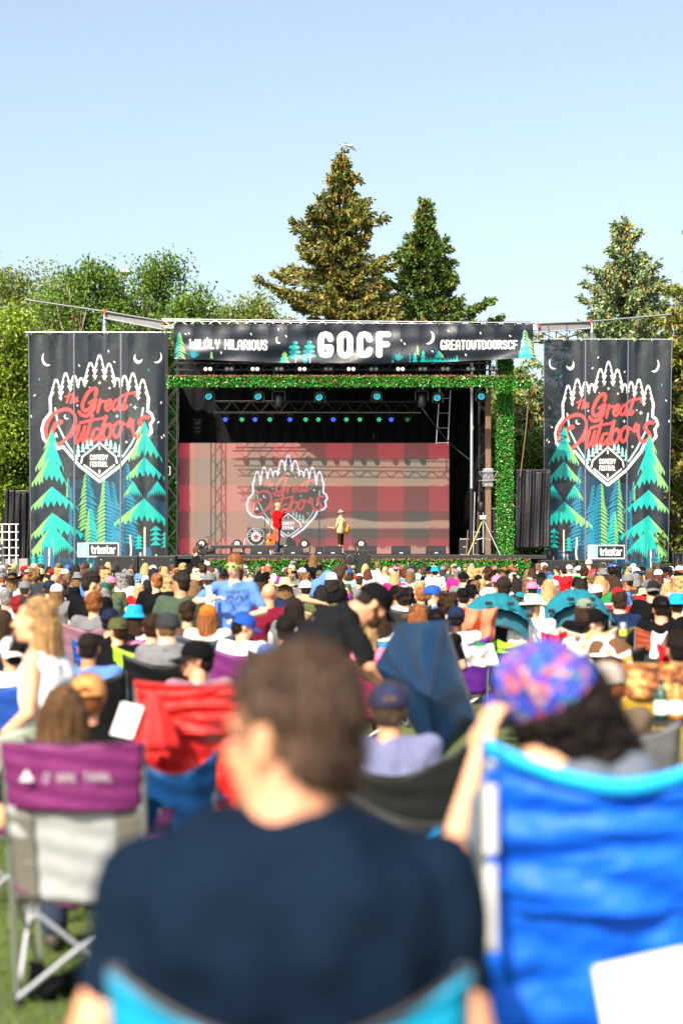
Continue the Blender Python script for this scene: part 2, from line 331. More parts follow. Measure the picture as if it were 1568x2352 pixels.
def draw_logo(A, k=1, ink=INK, red=RED, wht=WHT):
    trees = [(325, 488, 690, 50), (420, 430, 640, 50), (503, 455, 590, 40), (568, 476, 560, 34), (655, 335, 535, 52), (740, 268, 500, 54), (832, 340, 535, 52), (912, 476, 560, 34), (980, 455, 590, 40), (1060, 432, 640, 50), (1155, 490, 690, 50)]
    body = [(282, 640), (325, 610), (372, 668), (420, 560), (462, 588), (503, 545), (540, 560), (572, 530), (603, 545), (655, 490), (697, 482), (740, 450), (790, 482), (832, 490), (880, 545), (912, 530), (945, 560), (980, 545), (1020, 588), (1060, 560), (1110, 668), (1155, 610), (1196, 640), (1190, 770), (1230, 800), (1245, 840), (1215, 880), (1228, 950), (1195, 985), (1120, 1000), (1075, 1090), (930, 1255), (740, 1390), (560, 1255), (400, 1075), (340, 1090), (265, 1070), (215, 1010), (200, 930), (220, 860), (285, 780)]
    A.stroke(body, 26, wht, True)
    for t in trees:
        p = pine_poly(*t); A.stroke([(t[0], t[1]), (t[0]-t[3], t[2]-30), (t[0]+t[3], t[2]-30)], 20, wht, True); A.poly([(t[0], t[1]-16), (t[0]-t[3], t[2]), (t[0]+t[3], t[2])], wht)
    A.poly([(285, 690), (370, 500), (1110, 500), (1190, 690)], wht) if False else None
    for i, t in enumerate(trees): A.poly(pine_poly(*t), ink)
    A.poly(body, ink)
    for x, y, r in [(740, 505, 20), (838, 552, 16), (1083, 730, 24), (1040, 705, 12), (908, 810, 18), (1000, 1046, 18), (533, 713, 14), (645, 545, 8)]: star(A, x, y, r, wht)
    A.stroke([(316, 738), (345, 900), (430, 1060), (530, 1200)], 9, PALE); A.stroke([(1158, 738), (1135, 900), (1050, 1060), (965, 1180)], 9, PALE)
    A.ell(428, 815, 26, 24, wht); A.ell(438, 808, 24, 22, ink)
    A.poly([(322, 955), (300, 1000), (345, 1000)], wht)
    S = lambda p, r: A.stroke(cr(p), r*1.18, red)
    S([(700, 618), (712, 575), (690, 556), (640, 585), (592, 665), (578, 725), (600, 758), (648, 738), (690, 680)], 14); S([(640, 690), (700, 650)], 10); S([(705, 655), (685, 740), (630, 800), (575, 800), (548, 772)], 13)
    S([(748, 660), (722, 772)], 11); S([(728, 730), (755, 680), (790, 672)], 9)
    S([(800, 722), (838, 700), (852, 668), (828, 662), (800, 700), (798, 742), (822, 756), (862, 715)], 10)
    S([(932, 672), (900, 662), (868, 712), (878, 752), (908, 732), (938, 672), (920, 735), (938, 752), (965, 715)], 10)
    S([(1008, 600), (985, 670), (962, 735), (985, 742), (1005, 715)], 11); S([(925, 650), (985, 612), (1082, 598), (1086, 625)], 9)
    S([(458, 602), (430, 685)], 8); S([(415, 634), (475, 612)], 6); S([(498, 600), (468, 690)], 8); S([(475, 665), (498, 645), (492, 688)], 7); S([(508, 670), (530, 655), (528, 640), (510, 655), (510, 682), (536, 672)], 7)
    S([(372, 862), (325, 880), (285, 950), (270, 1030)], 18); S([(300, 1030), (240, 1020), (228, 930), (262, 830), (340, 768), (440, 748), (505, 800), (508, 880), (462, 975), (390, 1045), (330, 1070), (300, 1045)], 13)
    S([(470, 990), (545, 900), (520, 1000), (515, 1055), (560, 1010), (600, 905)], 12); S([(600, 905), (578, 1035), (620, 1020)], 11)
    S([(672, 805), (640, 920), (612, 1020), (650, 1020), (680, 970)], 13); S([(560, 872), (650, 850), (800, 822)], 10)
    S([(728, 925), (690, 935), (662, 1000), (682, 1032), (728, 985)], 11); S([(802, 812), (765, 930), (730, 1025), (770, 1020)], 13)
    S([(830, 885), (795, 905), (775, 970), (795, 1018), (835, 995), (855, 930), (840, 890), (872, 905)], 12); S([(925, 860), (895, 885), (872, 945), (892, 1000), (930, 975), (950, 905), (935, 862), (980, 880)], 12)
    S([(1035, 835), (1010, 900), (1060, 880)], 11); S([(1060, 850), (1058, 930), (1090, 1000)], 12)
    S([(1208, 822), (1160, 822), (1125, 870), (1165, 915), (1178, 965), (1120, 1000), (1080, 985)], 15)
    for x, b, h in [(538, 1180, 120), (582, 1140, 90), (622, 1110, 90), (660, 1080, 60), (806, 1080, 60), (848, 1110, 90), (892, 1140, 95), (936, 1180, 120)]: A.poly(pine_poly(x, b-h, b, 24, 3), PALE)
    A.poly([(540, 1190), (740, 1050), (935, 1190), (935, 1250), (740, 1375), (560, 1250)], ink)
    A.stroke([(566, 1235), (578, 1178), (740, 1052), (896, 1178), (908, 1235)], 8, wht); A.stroke([(595, 1258), (740, 1362), (882, 1258)], 8, wht)
    A.stroke([(738, 1088), (738, 1110)], 8, wht); A.stroke([(738, 1306), (738, 1326)], 8, wht)
    put_text(A, 'COMEDY', 652, 1164, 164, 42, 4, wht, .32); put_text(A, 'FESTIVAL', 652, 1228, 164, 40, 4, wht, .3)
TEAL, TEAL2, DTEAL, LIME, BLUE, DBLUE, CREAM = H('#10b4ae', .66), H('#1c8cae', .6), H('#0d6480', .5), H('#96d67c', .55), H('#2a5f86', .7), H('#123b55', .7), H('#e8d9b4', .8)
def tier(A, cx, top, lx, rx, by, col, lime, rg, teeth=9, side=-1):
    """one bough of a drawn fir: pointed top, swept tips, toothed lower edge"""
    top_pts = [(cx, top), (rx, by-10)]; low = []
    for i in range(teeth*2+1):
        t = i/(teeth*2); x = rx+(lx-rx)*t; sag = math.sin(math.pi*t)*(by-top)*-.22
        low.append((x, by+sag+(26 if i % 2 == 0 else -30)*(.7+.6*rg.random())))
    A.poly(top_pts+low+[(lx, by-10)], col)
    tipx = lx if side < 0 else rx; q = cx+(tipx-cx)*.42
    A.poly([(cx+(tipx-cx)*.08, top+(by-top)*.1), (tipx, by-14)]+[(tipx+(q-tipx)*t, by+(-28 if j % 2 else 22)-30*t) for j, t in enumerate((.1, .25, .4, .55, .7, .85, 1))]+[(q, top+(by-top)*.62)], lime)
def feather(A, cx, y0, y1, hw, col, lime, rg, step=26, lean=1):
    n = int((y1-y0)/step)
    for i in range(n):
        y = y0+step*i; w_ = hw*(.25+.75*min(1, (i+1)/(n*.6)))*(.85+.3*rg.random())
        for s_, c_ in ((1, col), (-1, lime)):
            ww = w_*(1 if s_ > 0 else .62)
            A.poly([(cx, y), (cx+s_*ww*.6, y+step*.7), (cx+s_*ww, y+step*1.9), (cx+s_*ww*.45, y+step*1.25), (cx, y+step*.62)], c_)
def banner_art(nx, ny, mirror):
    rg = random.Random(5); A = Art(62, 1395, 50, 2330, nx, ny, H('#101a26'))
    m = (lambda x, y: (1457-x, y)) if mirror else (lambda x, y: (x, y)); A.fx = m
    for x, y, w_, h_, a in [(215, 295, 60, 70, 0)]: 
        A.ell(240, 285, 52, 66, WHT); A.ell(258, 270, 56, 68, H('#101a26'))
    A.ell(1110, 282, 42, 48, WHT); A.ell(1120, 262, 38, 42, H('#101a26'))
    A.ell(1290, 270, 48, 56, WHT); A.ell(1275, 258, 52, 58, H('#101a26'))
    for i in range(18):
        x, y = rg.uniform(80, 1380), rg.uniform(200, 1100); a = rg.uniform(.6, 2.6); A.ell(x, y, 12, 5, WHT if i % 3 else TEAL, a)
    A.poly([(480, 1400), (1000, 1300), (1000, 2330), (420, 2330)], DBLUE); A.poly([(62, 2100), (500, 1950), (1000, 1500), (1395, 1600), (1395, 2330), (62, 2330)], DBLUE)
    A.poly([(250, 1700), (560, 1900), (520, 2100), (120, 2100)], H('#1f2529')); A.poly([(1080, 1700), (1395, 1800), (1395, 2100), (1150, 2100)], H('#1f2529'))
    feather(A, 1000, 1230, 2000, 120, TEAL2, DTEAL, rg, 34); feather(A, 610, 1330, 1850, 120, TEAL2, LIME, rg, 34); feather(A, 860, 1400, 2050, 130, TEAL2, DTEAL, rg, 36)
    feather(A, 480, 1450, 2050, 70, DTEAL, TEAL2, rg, 30); feather(A, 790, 1390, 2010, 150, TEAL2, LIME, rg, 34); feather(A, 645, 1650, 2000, 90, TEAL, LIME, rg, 30); feather(A, 440, 1370, 1560, 34, TEAL2, LIME, rg, 20)
    A.fx = lambda x, y: (x, y); draw_logo(A); A.fx = m
    # right-hand fir (left-hand on the mirrored banner)
    for k, (t, lx, rx, by) in enumerate([(850, 1110, 1235, 985), (930, 1020, 1340, 1210), (1180, 1000, 1365, 1380), (1400, 980, 1150, 1540), (1400, 1200, 1395, 1540), (1560, 880, 1420, 1800)]):
        tier(A, (lx+rx)/2 if k in (3, 4) else 1172, t, lx, rx, by, TEAL if k % 2 == 0 else H('#12b8aa', .62), LIME if k != 4 else TEAL2, rg, 5+k)
    A.stroke([(1172, 930), (1172, 1350)], [2, 8], TEAL2)
    # left-hand fir
    for k, (t, lx, rx, by) in enumerate([(930, 205, 350, 1110), (1010, 120, 400, 1300), (1150, 80, 430, 1440), (1450, 62, 540, 1660), (1690, 62, 620, 1920), (1800, 40, 300, 2090), (1800, 300, 540, 2080)]):
        tier(A, 283, t, lx, rx, by, TEAL if k % 2 else H('#12b8aa', .62), LIME, rg, 5+k)
    # undergrowth and trunks
    for x in (230, 1185): A.poly([(x-25, 2000), (x+55, 2010), (x+90, 2330), (x-70, 2330)], BLUE)
    for p in ([(255, 2020), (250, 2150), (215, 2260), (140, 2320)], [(165, 2130), (150, 2210), (85, 2260)], [(1180, 1830), (1180, 2230)], [(1040, 1900), (1045, 2080), (990, 2160)], [(1140, 2060), (1125, 2200)], [(1290, 2080), (1290, 2200)], [(655, 2160), (655, 2300)], [(85, 2160), (75, 2240)]):
        A.stroke(cr(p), 8, CREAM)
    for i in range(60):
        x, y = rg.uniform(62, 1395), rg.uniform(2120, 2320); c_ = rg.choice([TEAL, TEAL2, DTEAL, BLUE]); h_ = rg.uniform(40, 110); l_ = rg.uniform(-60, 60)
        A.poly([(x-8, y), (x+l_, y-h_), (x+8, y)], c_)
    for x, y, s_ in [(1285, 1830, 1.0), (1125, 1910, .7), (85, 2100, .6), (165, 2080, .7), (1380, 1880, .8)]:
        for j in range(4): A.poly([(x, y+j*45*s_-20), (x+55*s_, y+j*45*s_+22*s_), (x-55*s_, y+j*45*s_+26*s_)], TEAL)
    A.fx = lambda x, y: (x, y)
    A.poly([(533, 1970), (925, 1970), (925, 2092), (533, 2092)], H('#202226')); A.poly([(536, 1972), (634, 1972), (634, 2090), (536, 2090)], H('#8fcfc4', .8)); A.stroke([(533, 1970), (925, 1970), (925, 2092), (533, 2092)], 4, WHT, True)
    A.stroke([(590, 1992), (562, 2062), (590, 2066)], 5, WHT); A.stroke([(572, 2020), (598, 2020)], 4, WHT); star(A, 602, 2056, 15, WHT)
    put_text(A, 'trixstar', 662, 1996, 232, 64, 7.2, WHT, .24)
    return A.out()
def header_art(nx, ny):
    rg = random.Random(9); A = Art(638, 1948, 1186, 1324, nx, ny, H('#141b26'))
    # coordinates: source pixels of the long banner
    def fir(cx, top, bot, hw, c1, c2):
        feather(A, cx, top, bot, hw, c1, c2, rg, (bot-top)/7)
    feather(A, 657, 1217, 1318, 26, LIME, TEAL, rg, 11)
    for cx, hw in ((708, 34), (1035+420, 30)):
        for k in range(9):
            a = R(20+k*17.5); A.poly([(cx-2, 1316), (cx+hw*math.cos(a)*.6-3, 1316-hw*1.0*math.sin(a)*.6), (cx+hw*math.cos(a), 1316-hw*.95*math.sin(a)), (cx+3, 1318)], TEAL if k % 2 else TEAL2)
    A.poly(pine_poly(776, 1292, 1318, 7, 3), LIME)
    A.poly(pine_poly(1042, 1284, 1324, 20, 3), LIME); A.poly(pine_poly(1036, 1300, 1324, 14, 2), TEAL)
    for cx, t in ((1081, 1246), (1133, 1243)):
        for j in range(4):
            w_ = (10, 20, 23, 25)[j]; y = t+j*16; A.ell(cx+rg.uniform(-3, 3), y+8, w_, 8, TEAL if j % 2 else TEAL2); A.ell(cx+w_*.4, y+7, w_*.4, 3, LIME)
        A.stroke([(cx+2, t+50), (cx+2, 1324)], 1.2, CREAM)
    A.ell(1118, 1316, 9, 10, TEAL2)
    put_text(A, 'WILDLY HILARIOUS', 697, 1246, 280, 33, 2.9, WHT, .3, .003)
    put_text(A, 'GOCF', 1174, 1223, 244, 73, 10.8, WHT, .5, 0)
    put_text(A, 'GREATOUTDOORSCF', 1614, 1248, 274, 31, 2.9, WHT, .28, .012)
    A.ell(1020, 1245, 10, 13, WHT); A.ell(1026, 1241, 11, 13, H('#141b26')); A.ell(1568, 1236, 22, 24, WHT); A.ell(1557, 1231, 24, 26, H('#141b26'))
    for x, y in [(681, 1225), (693, 1222), (811, 1295), (920, 1224), (1020, 1206), (1048, 1231), (1468, 1246), (1480, 1257), (1582, 1286), (1757, 1221), (1704, 1301), (1640, 1212), (1865, 1232), (760, 1240)]: A.ell(x, y, 4.5, 2.2, WHT, rg.uniform(.6, 1.6))
    feather(A, 1527, 1262, 1300, 8, LIME, LIME, rg, 7)
    for cx, t, hw, c_ in [(1518, 1288, 10, TEAL), (1548, 1280, 11, TEAL), (1500, 1292, 4, TEAL2), (1597, 1272, 14, DTEAL), (1672, 1300, 6, TEAL), (1437, 1312, 4, TEAL)]: A.poly(pine_poly(cx, t, 1324, hw, 3), c_)
    A.poly([(1592, 1308), (1604, 1283), (1622, 1300), (1624, 1309)], TEAL); A.poly([(1604, 1283), (1622, 1300), (1624, 1309), (1614, 1306)], LIME)
    for i in range(26): x = 1560+i*4.6; A.poly([(x-2, 1324), (x+rg.uniform(-2, 2), 1308+rg.uniform(-4, 8)), (x+2, 1324)], TEAL)
    feather(A, 1918, 1208, 1322, 32, LIME, PALE, rg, 13); feather(A, 1899, 1285, 1322, 16, LIME, TEAL, rg, 9); A.poly([(1905, 1290), (1925, 1250), (1938, 1322), (1900, 1322)], TEAL)
    return A.out()
def screen_art(nx, ny):
    """what the LED wall shows: red and black plaid under the badge (source-pixel coordinates)"""
    xs = [650, 715, 810, 906, 1002, 1098, 1193, 1289, 1383, 1478, 1571, 1644]; ys = [1622, 1678, 1779, 1877, 1978, 2037]
    A = Art(650, 1644, 1622, 2037, nx, ny, (0, 0, 0)); a = A.a
    yy, xx = np.mgrid[0:A.h, 0:A.w]; X_ = xx/A.sx+650; Y_ = yy/A.sy+1622
    ci = np.searchsorted(xs, X_, 'right')-1; ri = np.searchsorted(ys, Y_, 'right')-1
    hat = ((X_-Y_) % 13.4) < 6.2
    weave = .86+.14*np.sin(Y_*1.55)*np.sin(X_*1.9+Y_*.6)
    rd = np.array((.46, .008, .048), np.float32); bk = np.array((.018, .030, .042), np.float32); dk = np.array((.055, .010, .018), np.float32)
    redm = (ci % 2 == 0) & (ri % 2 == 0); blk = (ci % 2 == 1) & (ri % 2 == 1); mid = ~(redm | blk)
    a[redm] = rd; a[blk] = bk; a[mid & hat] = rd*.8; a[mid & ~hat] = dk*.6+bk*.3
    a *= weave[..., None]; A.a = a.astype(np.float32)
    k = .275; A.T_scale = k; A.fx = lambda x, y: (1053+(x-728)*k, 1663+(y-240)*k)
    draw_logo(A, ink=(.008, .012, .018), red=(.62, .05, .075), wht=(.95, .95, 1.15))
    return A.out()
def print_sheet(name, f, art, m, parent=None, loc=(0, 0, 0)):
    """cloth grid f(u,v), one vertex per art sample, with a back sheet so it has thickness"""
    ny, nx, _ = art.shape; U, V_ = np.meshgrid(np.linspace(0, 1, nx), np.linspace(0, 1, ny))
    G = f(U, V_).reshape(-1, 3)-np.array(loc)
    i = (np.arange(ny-1)[:, None]*nx+np.arange(nx-1)[None, :]).ravel()
    me = np_mesh(name, G, np.stack([i, i+nx, i+nx+1, i+1], 1), True)
    ca = me.color_attributes.new('print', 'FLOAT_COLOR', 'POINT')
    ca.data.foreach_set('color', np.concatenate([art.reshape(-1, 3), np.ones((nx*ny, 1))], 1).astype(np.float32).ravel())
    return link(name, me, parent, loc if parent is None else (0, 0, 0), m)
def print_mat(name, rough, see=0, emit=0, base=None, bump=.2, bscale=9):
    m, nt, N, L, b = new_mat(name); at = N.new('ShaderNodeAttribute'); at.attribute_name = 'print'
    b.inputs['Roughness'].default_value = rough; b.inputs['Specular IOR Level'].default_value = .42
    out = [n for n in N if n.type == 'OUTPUT_MATERIAL'][0]
    if emit:
        b.inputs['Base Color'].default_value = (*base, 1); L.new(at.outputs['Color'], b.inputs['Emission Color']); b.inputs['Emission Strength'].default_value = emit
        return m
    L.new(at.outputs['Color'], b.inputs['Base Color'])
    if bump:
        tc = N.new('ShaderNodeTexCoord'); n2 = N.new('ShaderNodeTexNoise'); n2.inputs['Scale'].default_value = bscale; n2.inputs['Detail'].default_value = 6; L.new(tc.outputs['Object'], n2.inputs[0])
        bp = N.new('ShaderNodeBump'); bp.inputs['Strength'].default_value = bump; bp.inputs['Distance'].default_value = .03; L.new(n2.outputs['Fac'], bp.inputs['Height']); L.new(bp.outputs[0], b.inputs['Normal'])
    tr = N.new('ShaderNodeBsdfTransparent'); mx = N.new('ShaderNodeMixShader')
    lum = N.new('ShaderNodeRGBToBW'); L.new(at.outputs['Color'], lum.inputs[0])
    mr = N.new('ShaderNodeMapRange'); mr.inputs['From Max'].default_value = .12; mr.inputs['To Min'].default_value = see; mr.inputs['To Max'].default_value = see*.2; L.new(lum.outputs[0], mr.inputs[0])
    L.new(mr.outputs[0], mx.inputs[0]); L.new(b.outputs[0], mx.inputs[1]); L.new(tr.outputs[0], mx.inputs[2]); L.new(mx.outputs[0], out.inputs[0])
    return m
# ------------------------------------------------------------------ ground
FZ = Z(1275, 46.7)                                   # stage floor height
def ground():
    m, nt, N, L, b = new_mat('grass_ground'); tc = N.new('ShaderNodeTexCoord')
    n1 = N.new('ShaderNodeTexNoise'); n1.inputs['Scale'].default_value = .6; n1.inputs['Detail'].default_value = 8; L.new(tc.outputs['Object'], n1.inputs[0])
    cr_ = N.new('ShaderNodeValToRGB'); L.new(n1.outputs['Fac'], cr_.inputs[0])
    cr_.color_ramp.elements[0].position = .3; cr_.color_ramp.elements[0].color = (.035, .06, .010, 1); cr_.color_ramp.elements[1].position = .7; cr_.color_ramp.elements[1].color = (.10, .12, .03, 1)
    L.new(cr_.outputs[0], b.inputs['Base Color']); b.inputs['Roughness'].default_value = .95
    n2 = N.new('ShaderNodeTexNoise'); n2.inputs['Scale'].default_value = 40; L.new(tc.outputs['Object'], n2.inputs[0]); bp = N.new('ShaderNodeBump'); bp.inputs['Strength'].default_value = .7; L.new(n2.outputs['Fac'], bp.inputs['Height']); L.new(bp.outputs[0], b.inputs['Normal'])
    n = 90; xs = np.sign(np.linspace(-1, 1, n))*np.abs(np.linspace(-1, 1, n))**3*1600; ys = xs
    G = np.array([[(x, y, (0 if abs(x) < 60 and -30 < y < 80 else .25*math.sin(x*.03)*math.sin(y*.04)-.25)) for x in xs] for y in ys]).reshape(-1, 3)
    i = (np.arange(n-1)[:, None]*n+np.arange(n-1)[None, :]).ravel()
    tag(link('ground', np_mesh('ground', G, np.stack([i, i+1, i+n+1, i+n], 1), True), m=m), kind='structure')
    k = 42000; c = np.stack([rng.uniform(-3.4, 3.4, k), rng.uniform(1.4, 9.5, k), np.zeros(k)], 1)
    a = rng.uniform(0, math.pi*2, k); d = np.stack([np.cos(a), np.sin(a), 0*a], 1)*.004; h = rng.uniform(.03, .075, (k, 1)); lean = rng.normal(0, .018, (k, 3)); lean[:, 2] = 0
    V = np.stack([c-d, c+d, c+lean+np.concatenate([np.zeros((k, 2)), h], 1)], 1).reshape(-1, 3)
    gm = mat('grass_blades', (.13, .20, .025), .6, var=.3, vscale=3, transl=.3, island=.5)
    o = link('grass', np_mesh('grass', V, np.arange(3*k).reshape(-1, 3)), m=gm); tag(o, 'short green grass between the camp chairs', kind='stuff')
ground()

# ------------------------------------------------------------------ builders for stage gear
def truss(mb, a, b, h, w_, r, seg, depthvec=Vector((0, 1, 0)), up=Vector((0, 0, 1))):
    a, b = Vector(a), Vector(b); L_ = (b-a).length; n = max(2, int(L_/seg)); c = [(u*up*h/2+v*depthvec*w_/2) for u in (1, -1) for v in (1, -1)]
    for o in c: mb.tube([a+o, b+o], r, 6)
    for i in range(n):
        p, m_, q = a.lerp(b, i/n), a.lerp(b, (i+.5)/n), a.lerp(b, (i+1)/n)
        for v in (1, -1):
            vv = v*depthvec*w_/2; mb.tube([p+vv+up*h/2, m_+vv-up*h/2, q+vv+up*h/2], r*.7, 5)
        mb.tube([p+up*h/2+depthvec*w_/2, m_+up*h/2-depthvec*w_/2, q+up*h/2+depthvec*w_/2], r*.6, 4)
def leaf_panel(name, x0, x1, y, z0, z1, label, dens=1500, size=.045, thick=.12, depth=.35, redtop=True, dark=False):
    root = empty(name, ((x0+x1)/2, y, z0), label, 'hedge' if 'column' not in name else 'column')
    MB().box(x0+.05, x1-.05, y+.03, y+depth, z0+.03, z1-.03).build('backing', M['ivyback'], root)
    def leaves(n, zlo, zhi):
        c = np.stack([rng.uniform(x0, x1, n), y+rng.normal(0, thick*.33, n), rng.uniform(zlo, zhi, n)], 1)
        e = rng.random(n); side = e < .10; c[side, 0] = np.where(rng.random(side.sum()) < .5, x0, x1)+rng.normal(0, .025, side.sum()); c[side, 1] = y+rng.uniform(0, depth, side.sum())
        tb = (e > .10) & (e < .16); c[tb, 2] = np.where(rng.random(tb.sum()) < .5, zlo, zhi)+rng.normal(0, .03, tb.sum()); c[tb, 1] = y+rng.uniform(0, depth, tb.sum())
        a = rng.normal(0, 1, (n, 3)); a /= np.linalg.norm(a, axis=1, keepdims=True); b = np.cross(a, rng.normal(0, 1, (n, 3))+np.array((0, -1.4, .5))); b /= np.linalg.norm(b, axis=1, keepdims=True)
        s_ = rng.uniform(.6, 1.2, (n, 1))*size; V = np.stack([c-a*s_, c-b*s_*.5, c+a*s_, c+b*s_*.5], 1)-np.array(root.location)
        return V.reshape(-1, 3)
    n = int((x1-x0)*(z1-z0)*dens*1.25)
    V = leaves(n, z0, z1); o = link('leaves', np_mesh('leaves', V, np.arange(len(V)).reshape(-1, 4)), root, m=M['ivy']); o['kind'] = 'stuff'
    if redtop:
        V = leaves(int((x1-x0)*110), z1-.04, z1+.02); o = link('red_leaf_tips', np_mesh('tips', V, np.arange(len(V)).reshape(-1, 4)), root, m=M['ivyred']); o['kind'] = 'stuff'
        V = leaves(int(n*.06), z0, z1); o = link('red_leaf_tips', np_mesh('tips', V, np.arange(len(V)).reshape(-1, 4)), root, m=M['ivyred']); o['kind'] = 'stuff'
    return root

# ------------------------------------------------------------------ the stage
xl, xr = X(392, 46.7), X(1240, 46.7)
st = empty('stage', (0, 46.7, 0), 'large black outdoor stage with a roof held up by corner towers, seen across the crowd', 'stage')
MB().box(xl, xr+.2, 46.7, 54.2, FZ-.10, FZ).build('deck', M['deck'], st)
MB().box(xl, xr+.2, 46.64, 46.695, FZ-.13, FZ-.005, .01).build('edge_rail', M['blackmetal'], st)
MB().slab(lambda u, v: (xl+(xr-xl)*u, 46.78+.03*math.sin(u*160), (FZ-.12)*(1-v)), 260, 2, .01).build('skirt', M['drape'], st, True)
rz = Z(741, 46.9)
MB().slab(lambda u, v: (X(378, 47)+(X(1222, 47)-X(378, 47))*u, (48.2 if u < .22 else 47.42)+(6.1 if u < .22 else 6.88)*v, rz+.10+.3*math.sin(math.pi*min(1, v*1.0))), 20, 12, .03).build('roof', M['drape'], st, True)  # front edge stepped back at left, shaped to let sun onto the screen there
MB().slab(lambda u, v: (X(384, 53.6)+(X(1075, 53.6)-X(384, 53.6))*u, 53.9+.05*math.sin(u*150), FZ+(rz-FZ)*(1-v)), 300, 3, .01).build('back_curtain', M['drape'], st, True)
MB().slab(lambda u, v: (X(1066, 53.5)+(X(1114, 50.8)-X(1066, 53.5))*u+.03*math.sin(u*70), 53.8-3*u, FZ+(rz-FZ)*(1-v)), 60, 3, .01).build('side_curtain', M['drape'], st, True)
MB().slab(lambda u, v: (X(384, 53)-.15, 51.5+2.3*u, FZ+(rz-FZ)*(1-v)+.02*math.sin(u*50)), 40, 3, .01).build('side_curtain', M['drape'], st, True)
for px, d in ((396, 48.9), (1112, 49.6)):
    t = MB(); truss(t, P(px, 1275, d), Vector((X(px, d), d, rz)), .38, .38, .025, .9, Vector((0, 1, 0)), Vector((1, 0, 0))); t.build('corner_tower', M['blackmetal'], st)
# top truss across the front
tt = empty('truss', P(800, 748, 46.95), 'silver lattice truss running along the top front edge of the stage roof', 'truss')
a, b = P(372, 733, 46.95), P(1232, 742, 46.95); dz = Z(733, 46.95)-Z(749, 46.95)
for k, yy in enumerate((46.95, 47.35)):
    MB().tube([(a.x, yy, a.z), (b.x, yy, b.z)], .020, 8).build('chord', M['alu'], tt); MB().tube([(a.x, yy, a.z-dz), (b.x, yy, b.z-dz)], .018, 8).build('chord', M['alu'], tt)
n = 21
for i in range(n):
    for s_ in (0, 1):
        u0, u1 = (i+s_*.5)/n, (i+.5+s_*.5)/n; p, q = a.lerp(b, u0), a.lerp(b, u1)
        if s_ == 0: q.z -= dz
        else: p.z -= dz
        MB().tube([p, q], .019, 6).build('diagonal', M['white'], tt)
t = MB(); truss(t, P(400, 842, 47.6), P(1120, 842, 47.6), .22, .3, .018, .5); tag(t.build('lighting_truss', M['blackmetal']), 'thin black truss carrying small lamps between the long banner and the leafy beam', 'truss')
